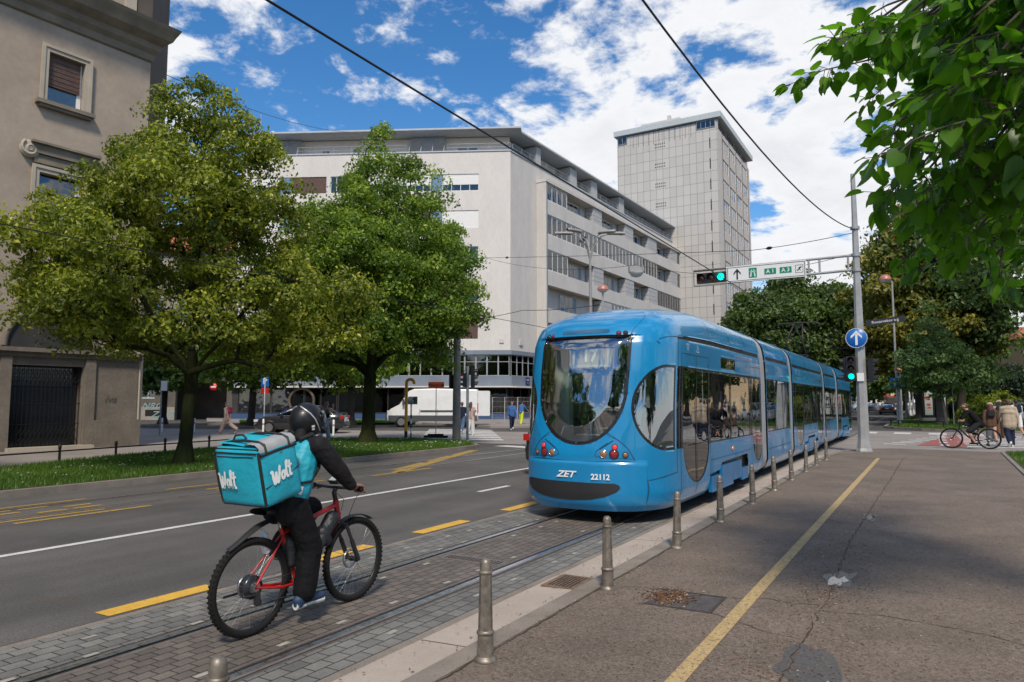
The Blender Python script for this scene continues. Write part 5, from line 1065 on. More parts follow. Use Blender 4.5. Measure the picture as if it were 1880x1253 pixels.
    if bottom:
        kind, c, fl = bottom; e = .012*k; Q = [('c', g('pel')+lat*s*.05*k, .098*k*fat+e, g('hip%d' % (1 if s > 0 else 0)), .09*k*fat+e) for s in (1, -1)]
        end = {'trousers': .93, 'shorts': -.12, 'cropped': .7}.get(kind, .9)
        for i in (0, 1):
            hip, kn, an = g('hip%d' % i), g('kn%d' % i), g('an%d' % i)
            if kind == 'skirt': pass
            elif end < 0: Q.append(('c', hip, .09*k*fat+e, hip.lerp(kn, 1+end), .068*k*fl+e))
            else: Q += [('c', hip, .09*k*fat+e, kn, .06*k*fl+e), ('c', kn, .06*k*fl+e, kn.lerp(an, end), .048*k*fl*1.1+e)]
        if kind == 'skirt':
            a, b_ = g('pel'), (g('kn0')+g('kn1'))/2; b_.z = min(g('kn0').z, g('kn1').z)-.2*k
            for s in (-1, 0, 1): Q.append(('c', a+lat*s*.05*k, .1*k, b_+lat*s*.1*k, .1*k*fl)); 
        soft(kind, Q, vox, MATS['cloth_'+c], r, 3, fold=.005*k if vox < .01 else .004)
    if shoes:
        for i in (0, 1):
            h, t = g('heel%d' % i), g('toe%d' % i); soft('shoe', [('c', h+V3((0, 0, .025*k)), .042*k, t+V3((0, 0, .012*k)), .034*k), ('c', g('an%d' % i)-V3((0, 0, .02*k)), .043*k, h, .038*k)], vox*.8, MATS['cloth_'+shoes], r, 2)
            b = MB(); d = (t-h); d.normalize(); b.tube([h-V3((0, 0, .012*k))-d*.03*k, t-V3((0, 0, .014*k))+d*.02*k], .03*k, 8); o = b.build('sole', MATS['cloth_white'], r)
    if hair and not helmet:
        st_, hm = hair; Q = [('c', hd-fwh*.03*k+hu*.045*k, .083*k, hd+fwh*.005*k+hu*.055*k, .076*k), ('c', hd-fwh*.045*k, .072*k, hd-fwh*.04*k-hu*.03*k, .06*k)]
        if st_ == 'long': Q += [('c', hd-fwh*.05*k, .07*k, g('nk')-up*.16*k-tf*.1*k, .045*k), ('c', hd-fwh*.04*k+hl*.05*k, .045*k, g('nk')-tf*.06*k+lat*.06*k, .035*k), ('c', hd-fwh*.04*k-hl*.05*k, .045*k, g('nk')-tf*.06*k-lat*.06*k, .035*k)]
        if st_ == 'bun': Q += [('e', hd-fwh*.11*k+hu*.05*k, (.04*k,)*3, hu)]
        if st_ == 'tail': Q += [('c', hd-fwh*.1*k+hu*.02*k, .035*k, hd-fwh*.12*k-hu*.18*k, .025*k)]
        soft('hair', Q, vox*.9, MATS[hm], r, 3)
    if extra: extra(r, g, up, tf, lat, k, hd, fwh, hu, hl)
    return r
def backpack(col, w=.26, h=.38, d=.14, name='backpack'):
    def f(r, g, up, tf, lat, k, hd, fwh, hu, hl):
        c = g('ch')-tf*(.12+d*.5)*k+up*.05*k; soft(name, [('c', c+lat*s*w*.3*k-up*h*.3*k, d*.52*k, c+lat*s*w*.28*k+up*h*.32*k, d*.42*k) for s in (1, 0, -1)], .014, MATS['cloth_'+col], r)
        for s in (1, -1):
            b = MB(); b.tube([c+lat*s*.09*k+up*.15*k, g('nk')-up*.03*k+lat*s*.1*k-tf*.05*k, g('nk')-up*.06*k+lat*s*.11*k+tf*.1*k, g('ch')+lat*s*.12*k+tf*.135*k, g('ch')-up*.12*k+lat*s*.15*k], .016*k, 6); b.build('strap', MATS['cloth_black'], r)
    return f
def handbag(col, side=1, drop=.2):
    def f(r, g, up, tf, lat, k, hd, fwh, hu, hl):
        c = g('pel')+lat*side*.2*k+up*(.3-drop)*k; soft('shoulder_bag', [('c', c-tf*.09*k, .06*k, c+tf*.09*k, .055*k), ('c', c-tf*.08*k-up*.1*k, .06*k, c+tf*.08*k-up*.1*k, .06*k)], .014, MATS['cloth_'+col], r)
        b = MB(); b.tube([c-tf*.1*k+up*.05*k, g('sh%d' % (side > 0))+up*.06*k-tf*.04*k, g('sh%d' % (side > 0))+up*.06*k+tf*.04*k, c+tf*.1*k+up*.05*k], .01*k, 5); b.build('bag_strap', MATS['cloth_black'], r)
    return f
def hat(col, wide=.0):
    def f(r, g, up, tf, lat, k, hd, fwh, hu, hl):
        b = MB(); b.lathe([(.1*k+wide, 0), (.102*k, .012), (.096*k, .05), (.075*k, .085), (.0, .1)], hd+hu*.05*k, hu, 16); b.build('hat', MATS['cloth_'+col], r)
    return f
def many(*fs): return lambda *a: [f(*a) for f in fs]
def face_az(az): return -R(az)       # heading az (from +Y towards +X) to rotation about z
A0 = -30.15
walk = lambda s=22, ph=1: dict(legs=((s*ph, 6 if ph > 0 else 32), (-s*ph, 32 if ph > 0 else 6)), arms=((-18*ph, 9, 14), (18*ph, 9, 22)))
def at(px, py, z=0): p = G(px, py, z); return (p.x, p.y, z)
gl_ = 'people crossing by the forecourt'
human('woman in grey headscarf and pink trousers with magenta backpack walking left', at(416, 797, .02), face_az(A0-80), pose(1.66, 4, **walk(25, 1)), ('pink', .5, .04), ('trousers', 'pink', 1.5), 'brown', ('short', 'hair_grey'), extra=many(backpack('magenta'), hat('grey')))
human('woman in grey top and wide pale jeans phoning beside the dark sedan', at(597, 806), face_az(A0+60), pose(1.68, 2, legs=((14, 4), (-12, 14)), arms=((5, 10, 10), (55, 25, 120)), head=(10, 20)), ('grey', .12), ('trousers', 'paleblue', 1.6), 'white', ('long', 'hair_brown'), extra=handbag('black', 1, .12))
human('woman in dark top and jeans walking behind the grey street mast', at(848, 797), face_az(A0+10), pose(1.68, 3, **walk(14, 1)), ('navy', .5), ('trousers', 'jeans', 1.25), 'white', ('tail', 'hair_brown'), extra=handbag('white', -1, .1))
human('woman in tan top and white trousers beside the thin traffic light pole', at(864, 800), face_az(A0+15), pose(1.68, 2, **walk(10, -1)), ('pink', .2), ('trousers', 'white', 1.5), 'white', ('long', 'hair_brown'), skin='skin_tan')
human('person in blue jacket over red top walking towards the crossing', at(940, 790), face_az(A0+170), pose(1.72, 3, **walk(14, -1)), ('blue', 1, .03), ('trousers', 'navy', 1.1), 'white', ('short', 'hair_brown'), extra=backpack('red', .14, .3, .05, 'red_shirt_front') if False else None)
human('worker in yellow high visibility trousers and blue shirt by the metal fence', at(957, 782), face_az(A0+30), pose(1.74, 12, legs=((12, 8), (-10, 12)), arms=((35, 20, 40), (30, 20, 30))), ('blue', .5), ('trousers', 'yellow', 1.4), 'brown', ('short', 'hair_dark'))
# right hand side
sg = SW
human('woman with auburn hair and grey bag walking behind the second cyclist', at(1822, 821), face_az(A0+25), pose(1.66, 6, **walk(20, 1)), ('brown', 1, .05), ('skirt', 'grey', 1.0), 'brown', ('long', 'hair_auburn'), extra=many(backpack('charcoal', .24, .26, .12, 'shoulder_bag'), hat('beige')))
human('heavy set man in big beige sweater and navy trousers walking away', at(1855, 821), face_az(A0+20), pose(1.78, 3, wide=1.15, **walk(9, -1)), ('beige', 1, .12), ('trousers', 'navy', 1.35), 'white', ('short', 'hair_brown'), fat=1.18)
human('man in white shirt and shorts with dark backpack at the right edge', at(1869, 806), face_az(A0+15), pose(1.8, 3, **walk(12, 1)), ('white', .5, .03), ('shorts', 'white', 1.2), 'black', ('short', 'hair_dark'), extra=backpack('navy'))
human('walker with dark backpack and cap half hidden behind the woman', at(1838, 806), face_az(A0+30), pose(1.76, 4, **walk(15, -1)), ('beige', .5, .03), ('trousers', 'brown', 1.1), 'black', ('short', 'hair_brown'), extra=many(backpack('charcoal'), hat('beige', .04)))
pw = [('person in black coat walking away, leftmost of three on the park walk', 1746, 752, 'black', 'black'), ('person in grey coat in the middle of three on the park walk', 1755, 751, 'grey', 'navy'), ('person in long navy coat, rightmost of three on the park walk', 1763, 751, 'navy', 'navy')]
for i, (lab, px, py, a, b_) in enumerate(pw): q = CP(px, 66+2*i); human(lab, (q.x, q.y, .01), face_az(5), pose(1.72, 3, **walk(14, 1 if i % 2 else -1)), (a, 1, .04), ('trousers', b_, 1.1), 'black', ('short', 'hair_dark'), vox=.02, group='people on the park walk')
# passengers in the tram
def passenger(lab, x, y, col, hair, skin='skin', seat=.88, rz=0, h=1.68):
    J = pose(h, 6, legs=((82, 84), (80, 82)), arms=((20, 10, 50), (22, 10, 50)), pel=0); human(lab, (x, y, seat), rz, J, (col, 1 if col != 'white' else .5), ('trousers', 'navy', 1.05), 'black', hair, skin, vox=.016, group='tram passengers')
passenger('passenger with dark bun and pale top seated low inside the rear window', TX-.34, 10.15, 'white', ('bun', 'hair_dark'), seat=.68)
passenger('passenger with dark hair and orange collar behind the rear window centre', TX+.18, 10.2, 'charcoal', ('short', 'hair_dark'), 'skin_tan', seat=.68)
passenger('passenger in dark striped top seen through the oval corner window', TX+.72, 10.6, 'grey', ('short', 'hair_dark'), 'skin_tan', seat=.84, rz=.3)
# ------------------------------------------------------------------ bicycles and riders
mat('rubber', (.01, .0095, .009), .8, spec=.25, bump=.002, bs=70); mat('rim_black', (.02, .02, .022), .35, .3); mat('spoke', (.5, .5, .5), .3, 1); mat('bike_red', (.42, .012, .012), .35, coat=.15); mat('bike_black', (.015, .015, .018), .3, coat=.3); mat('alloy', (.35, .35, .36), .35, 1); mat('plastic_black', (.02, .02, .021), .5); mat('disc', (.4, .4, .4), .3, 1)
def lpt(r, M0): return None
def bicycle(label, loc, rz, fm='bike_red', steer=0, tag_group=None, r=.345, wb=.53, motor=True, fender=True, mtb=False):
    b0 = thing('bicycle', label, 'bicycle', loc, rz); M0 = wmat(b0)
    def mk(name, fn, m, parent=b0): b = MB(); fn(b); b.v = [tuple(M0 @ V3(v)) for v in b.v]; return b.build(name, MATS[m], parent)
    def wheel(y, name='wheel'):
        c = (0, y, r); X = (1, 0, 0)
        w = mk(name, lambda b: b.torus(c, X, r-.048, .0115, 48, 6), 'rim_black')
        def tyre(b):
            b.torus(c, X, r-.026, .026, 64, 10)
            for i in range(72): a = 2*PI*i/72; d = V3((0, math.cos(a), math.sin(a))); p = V3(c)+d*(r-.004); t = V3((0, -math.sin(a), math.cos(a))); 
            for i in range(60):
                a = 2*PI*i/60; d = V3((0, math.cos(a), math.sin(a))); t = V3((0, -math.sin(a), math.cos(a)))
                for s in (-1, 1): p = V3(c)+d*(r-.006)+V3((s*.014, 0, 0)); b.add([p+t*x+V3((s*q, 0, 0))+d*z for z in (-.004, .005) for x, q in ((-.008, -.006), (.008, -.006), (.008, .008), (-.008, .008))], [(3, 2, 1, 0), (4, 5, 6, 7), (0, 1, 5, 4), (1, 2, 6, 5), (2, 3, 7, 6), (3, 0, 4, 7)])
        mk('tyre', tyre, 'rubber', w)
        def sp(b):
            for i in range(32): a = 2*PI*i/32; h = a+(.5 if i % 4 < 2 else -.5); s = .03 if i % 2 else -.03; b.tube([(s, y+math.cos(h)*.022, r+math.sin(h)*.022), (0, y+math.cos(a)*(r-.06), r+math.sin(a)*(r-.06))], .0012, 4, False)
        mk('spokes', sp, 'spoke', w); mk('hub', lambda b: b.lathe([(.012, -.06), (.016, -.05), (.024, -.035), (.018, 0), (.024, .035), (.016, .05), (.012, .06)], c, X, 14), 'rim_black', w)
        mk('brake_disc', lambda b: b.torus((-.045, y, r), X, .07, .012, 28, 6, flat=1), 'disc', w); return w
    wr = wheel(-wb); wf = wheel(wb)
    if motor: mk('hub_motor', lambda b: b.lathe([(.03, -.045), (.075, -.035), (.085, -.02), (.085, .02), (.075, .035), (.03, .045)], (0, -wb, r), (1, 0, 0), 28), 'bike_black', wr)
    mk('cassette', lambda b: [b.lathe([(q, .045+i*.004), (q, .047+i*.004)], (0, -wb, r), (1, 0, 0), 24) for i, q in enumerate((.045, .04, .034, .028))], 'alloy', wr)
    BB = V3((0, -.1, .29)); ST = V3((0, -.27, .72)); HT, HB = V3((0, .3, .86)), V3((0, .335, .7)); RH = V3((0, -wb, r))
    def frame(b):
        b.tube([BB, ST], .017, 10); b.tube([HT-V3((0, .0, .04)), V3((0, -.25, .68))], .019, 10); b.tube([HB+V3((0, 0, .03)), V3((0, .1, .47)), BB+V3((0, .02, .02))], [.026, .03, .026], 10); b.tube([HT, HB], .024, 12)
        for s in (-1, 1): b.tube([BB+V3((s*.03, -.03, 0)), V3((s*.06, -.3, .3)), RH+V3((s*.062, 0, 0))], [.012, .011, .009], 8); b.tube([V3((s*.02, -.255, .66)), RH+V3((s*.062, 0, .02))], .008, 8)
        b.lathe([(.024, -.04), (.024, .04)], BB, (1, 0, 0), 12)
    mk('frame', frame, fm)
    def fork(b):
        b.tube([HB+V3((-.06, .03, -.05)), HB+V3((.06, .03, -.05))], .02, 8)
        for s in (-1, 1):
            a = HB+V3((s*.06, .03, -.04)); e = V3((s*.06, wb-.01, r)); b.tube([a, a.lerp(e, .5)], .014, 8); b.tube([a.lerp(e, .45), e], .019, 8)
        b.tube([HB, HB+V3((0, .02, -.06))], .018, 8)
    mk('fork', fork, 'bike_black'); ST2 = ST+V3((0, -.035, .1))
    mk('seat_post', lambda b: b.tube([ST, ST2], .014, 8), 'alloy')
    def sad(b):
        rows = []
        for i in range(9):
            t = i/8; y = -.16+.29*t; w = .075*(1-t)**1.2+.018; z = .022*math.cos(t*2.2)
            rows.append([(ST2.x+w*math.cos(a), ST2.y+y-.02, ST2.z+.02+z+.03*max(-.6, math.sin(a))) for a in np.linspace(0, 2*PI, 12, endpoint=False)])
        b.grid(rows, True, True)
    mk('saddle', sad, 'plastic_black')
    BR = V3((0, .29, .965))
    def bar(b):
        b.tube([(-.31, .27, .965), (-.22, .285, .97), (-.06, .3, .96), (.06, .3, .96), (.22, .285, .97), (.31, .27, .965)], .0125, 8); b.tube([HT, HT+V3((0, -.02, .06)), V3((0, .3, .955))], [.018, .02, .018], 8)
    h = mk('handlebar', bar, 'bike_black')
    for s in (-1, 1):
        mk('grip', lambda b: b.tube([(s*.21, .285, .97), (s*.315, .268, .965)], .017, 10), 'rubber', h)
        mk('brake_lever', lambda b: (b.tube([(s*.19, .29, .965), (s*.19, .33, .95), (s*.27, .355, .93)], .006, 6), b.lathe([(.016, -.015), (.016, .015)], (s*.19, .29, .965), (1, 0, 0), 8)), 'bike_black', h)
        mk('cable', lambda b: b.tube([(s*.19, .31, .955), (s*.16, .42, .93), (s*.06, .46, .84), (s*.045, .4, .7), (s*.03, .36, .6)], .0028, 5), 'bike_black', h)
    ca = R(-86) if True else 0
    def crank(b):
        b.lathe([(.02, .05), (.085, .052), (.085, .056), (.02, .058)], BB, (1, 0, 0), 36)
        for s, a in ((1, ca), (-1, ca+PI)): e = BB+V3((s*.085, .165*math.cos(a), .165*math.sin(a))); b.tube([BB+V3((s*.065, 0, 0)), e], [.014, .011], 8)
    ck = mk('crankset', crank, 'bike_black')
    for s, a in ((1, ca), (-1, ca+PI)): e = BB+V3((s*.085, .165*math.cos(a), .165*math.sin(a))); mk('pedal', lambda b: b.box((e.x+(.01 if s > 0 else -.1), e.y-.045, e.z-.011), (e.x+(.1 if s > 0 else -.01), e.y+.045, e.z+.011)), 'plastic_black', ck)
    mk('chain', lambda b: (b.tube([BB+V3((.054, -.0, .085)), RH+V3((.054, 0, .04))], .004, 5), b.tube([BB+V3((.054, 0, -.085)), RH+V3((.054, .05, -.1)), RH+V3((.054, .03, -.045))], .004, 5)), 'alloy')
    mk('derailleur', lambda b: (b.box((.045, -wb-.01, r-.12), (.07, -wb+.03, r-.03)), b.lathe([(.022, -.004), (.022, .004)], (.057, -wb+.03, r-.11), (1, 0, 0), 10), b.tube([(.06, -wb-.12, r-.04), (.06, -wb+.02, r-.05)], .007, 6)), 'plastic_black')
    mk('kickstand', lambda b: b.tube([(-.07, -wb+.12, r-.04), (-.085, -wb-.16, r-.05)], .009, 6), 'bike_black') if fender else None
    if fender:
        def fn(b):
            rows = []
            for i in range(14):
                t = i/13; y = -.27-.47*t; z = .79-.03*t-.1*t*t+.02*math.sin(t*5); w = .028+.014*math.sin(min(1, t*1.3)*PI)
                rows.append([(x*w, y, z-.012*abs(x)**2+(.004 if k_ else 0)) for k_, x in ((1, -1), (1, -.5), (1, 0), (1, .5), (1, 1))]); 
            b.grid(rows, True); b.grid([[(p[0], p[1], p[2]-.006) for p in q][::-1] for q in rows], True); b.tube([ST2-V3((0, 0, .05)), V3((0, -.3, .78))], .012, 6)
        mk('rear_mudguard', fn, 'plastic_black')
        def ff(b):
            rows = []
            for i in range(9):
                a = R(55+i*12); rr = r+.028; rows.append([(x*.03, wb+rr*math.cos(a), r+rr*math.sin(a)-.006*abs(x)) for x in (-1, -.5, 0, .5, 1)])
            b.grid(rows, True); b.grid([[(p[0], p[1], p[2]-.005) for p in q][::-1] for q in rows], True)
        mk('front_mudguard', ff, 'plastic_black')
        soft('frame_bag', [('c', M0 @ V3((0, .08, .5)), .055, M0 @ V3((0, .26, .72)), .06), ('c', M0 @ V3((0, -.18, .6)), .06, M0 @ V3((0, -.16, .45)), .05), ('c', M0 @ V3((0, .16, .62)), .06, M0 @ V3((0, .2, .55)), .05)], .01, mat('crumpled_bag', (.02, .022, .026), .35, bump=.012, bs=25, var=.4, vs=20), b0, 1)
        mk('bottle', lambda b: b.lathe([(.03, 0), (.034, .01), (.034, .14), (.015, .16), (.015, .18)], (-.05, -.35, .55), (0, -.3, 1), 12), 'decal_white')
        ph = mk('phone_mount', lambda b: b.box((-.045, .27, .99), (.045, .37, 1.03), 0), 'plastic_black', h)
        mk('phone', lambda b: b.add([V3((x, y, z)) for z in (0, 1) for x, y, z in ()] , []) if False else b.prism([(-.042, -.08), (.042, -.08), (.042, .08), (-.042, .08)], (0, .32, 1.045), (1, 0, 0), (0, .88, .47), V3((0, -.47, .88))*.012), 'plastic_black', h)
        mk('phone_screen', lambda b: b.prism([(-.037, -.073), (.037, -.073), (.037, .073), (-.037, .073)], (0, .3142, 1.0566), (1, 0, 0), (0, .88, .47), V3((0, -.47, .88))*.001), 'window_glass_pale', h) if False else mk('screen', lambda b: b.prism([(-.037, -.073), (.037, -.073), (.037, .073), (-.037, .073)], (0, .3142, 1.0566), (1, 0, 0), (0, .88, .47), V3((0, -.47, .88))*.001), 'screen_pale', h)
    return b0
mat('screen_pale', (.35, .4, .42), .08, spec=.8)
def rider_pose(k=1., lean=22, hand_w=.27, foot=((-.1, .5), (-.1, .16)), knee=((.1, .8), (.1, .72)), hip=(-.28, .88), nk=(-.1, 1.37), head=(-.03, 1.5), sh=.18, el=((-.31, .08, 1.12), (.31, .06, 1.12)), hy=.25, hz=.985, yaw=0, kx=.12):
    J = {'k': k, 'wide': 1.05, 'yaw': yaw}; Y = lambda x, p: V3((x, p[0], p[1]))
    J['pel'] = Y(0, hip); J['nk'] = Y(0, nk); J['up'] = (J['nk']-J['pel']).normalized(); J['ch'] = J['pel'].lerp(J['nk'], .6); J['hd'] = Y(0, head); J['hu'] = (V3((0, -.03, .15))).normalized()
    for i, s in enumerate((-1, 1)):
        J['hip%d' % i] = J['pel']+V3((s*.09, .02, -.02)); J['kn%d' % i] = V3((s*kx, knee[i][0], knee[i][1])); a = V3((s*.125, foot[i][0]-.06, foot[i][1]+.085)); J['an%d' % i] = a
        J['toe%d' % i] = V3((s*.135, foot[i][0]+.1, foot[i][1]+.035)); J['heel%d' % i] = V3((s*.125, foot[i][0]-.115, foot[i][1]+.03)); J['sh%d' % i] = J['nk']+V3((s*sh, .02, -.05)); J['el%d' % i] = V3(el[i]); J['wr%d' % i] = V3((s*(hand_w+.005), hy-.07, hz+.022)); J['hdir%d' % i] = V3((0, 1, -.1)).normalized()
    return J
BK = (-4.22, 4.08, .0)
bicycle('red electric bicycle with black mudguards ridden by the courier between the tram rails', BK, 0)
Jc = rider_pose(hip=(-.24, .9), nk=(-.1, 1.375), head=(-.03, 1.505), knee=((.14, .80), (-.085, .555)), foot=((-.1, .475), (-.08, .135)), el=((-.27, .05, 1.15), (.25, .06, 1.14)), sh=.185)
def grip_hands(i, w):
    s = 1 if i else -1; b = V3((BK[0]+s*.27, BK[1]+.278, .967)); P = [('c', w, .024, b+V3((0, -.035, .022)), .024)]
    for j in range(4):
        x = b+V3((s*(-.036+.024*j), 0, 0)); P += [('c', w+V3((s*(-.02+.013*j), .01, .0)), .014, x+V3((0, -.008, .03)), .0125), ('c', x+V3((0, -.008, .03)), .011, x+V3((0, .026, .012)), .0098), ('c', x+V3((0, .026, .012)), .0098, x+V3((0, .018, -.02)), .009), ('c', x+V3((0, .018, -.02)), .009, x+V3((0, -.008, -.026)), .0082)]
    P += [('c', w+V3((-s*.02, .02, -.005)), .014, b+V3((-s*.05, -.015, .0)), .0115), ('c', b+V3((-s*.05, -.015, 0)), .011, b+V3((-s*.035, .012, -.018)), .009)]
    return P
mat('jacket_cyan', (.012, .33, .43), .55, var=.12, vs=6, bump=.006, bs=14); mat('jacket_black', (.009, .008, .009), .75, spec=.25, var=.25, vs=9, bump=.008, bs=16); mat('trouser_black', (.005, .005, .006), .8, spec=.2, var=.25, vs=8, bump=.012, bs=12); MATS['cloth_jb'] = MATS['jacket_black']; MATS['cloth_tb'] = MATS['trouser_black']
mat('bag_cyan', (.012, .36, .47), .45, var=.08, vs=5, bump=.01, bs=7, coat=.05); mat('bag_black', (.012, .012, .013), .6, bump=.002, bs=80); mat('bag_grey', (.3, .31, .31), .45, var=.12, vs=12); mat('helmet_black', (.008, .008, .009), .4, spec=.4, coat=.08, var=.2, vs=8); mat('reflective', (.5, .5, .5), .3, .4); mat('letter_white', (.78, .8, .78), .5)
glassmat('visor', (.75, .75, .76), .12); mat('shoe_navy', (.015, .04, .09), .6); MATS['cloth_shoenavy'] = MATS['shoe_navy']
def courier_extra(r, g, up, tf, lat, k, hd, fwh, hu, hl):
    # cyan body panels over the black jacket
    P = [('c', g('pel')+up*.11+lat*s*.055, .134, g('ch')+lat*s*.068, .124) for s in (1, -1)]+[('c', g('ch')+lat*s*.062, .124, g('nk')-up*.09+lat*s*.085, .094) for s in (1, -1)]+[('c', g('pel')+up*.1+lat*s*.05, .136, g('ch')+lat*s*.05, .13) for s in (1, -1)]
    soft('vest', P, .008, MATS['jacket_cyan'], r, 3, fold=.004)
    soft('hood', [('c', g('nk')-up*.0-tf*.05+lat*s*.05, .05, g('nk')+up*.07-tf*.03+lat*s*.03, .045) for s in (1, -1)]+[('c', g('nk')+up*.02+tf*.03, .06, g('nk')+up*.06+tf*.03, .055)], .008, MATS['jacket_black'], r)
    # helmet shell, open face, visor, stripe
    c = hd+hu*.015-fwh*.005; b = MB(); rows = []; n = 40
    def hp(a, t, rr=1.): # azimuth a (0 = front), polar t from top
        d = fwh*math.cos(a)*math.sin(t)*(.145)+hl*math.sin(a)*math.sin(t)*.122+hu*math.cos(t)*(.137 if t < PI/2 else .165); return c+d*rr
    def tmax(a): f = (math.cos(a)+1)/2; return 2.35-1.0*max(0, (f-.72)/.28)**.6 if f > .72 else 2.35
    for i in range(15): rows.append([hp(2*PI*j/n, .02+(tmax(2*PI*j/n)-.02)*i/14) for j in range(n)])
    b.grid(rows, True, True); b.grid([[hp(2*PI*j/n, .02+(tmax(2*PI*j/n)-.02)*i/14, .86) for j in range(n)] for i in range(15)][::-1], True, True)
    b.grid([rows[-1], [hp(2*PI*j/n, tmax(2*PI*j/n), .86) for j in range(n)]], True, True); he = b.build('helmet', MATS['helmet_black'], r)
    b = MB(); b.tube([hp(a, 2.1 if abs(a) < .95 else 2.2, 1.0) for a in np.linspace(-1.05, 1.05, 15)], [.03+.012*math.cos(a) for a in np.linspace(-1.05, 1.05, 15)], 8); b.build('chin_bar', MATS['helmet_black'], he)
    b = MB(); b.grid([[hp(a, t, 1.03+.1*max(0, math.cos(a))) for a in np.linspace(-1.15, 1.15, 15)] for t in np.linspace(1.15, 1.75, 6)], True); b.build('visor', MATS['visor'], he)
    for s in (1, -1):
        b = MB(); P = [hp(s*a, t, 1.012) for a, t in ((2.75, .5), (2.3, .75), (1.95, 1.1), (1.75, 1.45), (1.6, 1.8), (1.35, 2.15))]; b.tube(P, .006, 6); b.build('stripe', MATS['reflective'], he)
        b = MB(); b.lathe([(.022, 0), (.022, .008), (.012, .012), (0, .012)], hp(s*1.25, 1.45, 1.0), hl*s, 14); b.build('visor_pivot', MATS['helmet_black'], he)
    b = MB(); b.grid([[hp(1.9+da, t, 1.006) for da in (-.09, .09)] for t in (1.75, 1.86)][::-1], True); b.grid([[hp(1.9+da, t, 1.006) for da in (-.09, .09)] for t in (1.9, 2.0)][::-1], True); b.build('sticker', MATS['letter_white'], he)
    for s in (1, -1):
        b = MB(); P = [g('nk')-up*.03+lat*s*.1-tf*.1, g('nk')+up*.035+lat*s*.105, g('nk')-up*.02+lat*s*.115+tf*.11, g('ch')+lat*s*.14+tf*.12, g('ch')-up*.12+lat*s*.185+tf*.03, g('ch')-up*.16+lat*s*.19-tf*.1]
        for i in range(len(P)-1): pass
        b.tube(P, [.016, .024, .024, .018, .012, .01], 6); b.build('shoulder_strap', MATS['bag_black'], r)
    b = MB(); q = g('ch')-up*.2+lat*.185-tf*.05; b.add([q+lat*.004+tf*x+up*z for x, z in ((-.02, -.03), (.02, -.03), (.02, .03), (-.02, .03))], [(0, 1, 2, 3)]); b.build('hang_tag', MATS['letter_white'], r)
courier = human('courier in black jacket and black helmet riding between the tram rails', BK, 0, Jc, ('jb', 1, .0, .016), ('trousers', 'tb', 1.35), 'shoenavy', None, 'skin_tan', vox=.0075, hands=grip_hands, extra=courier_extra, helmet=True)
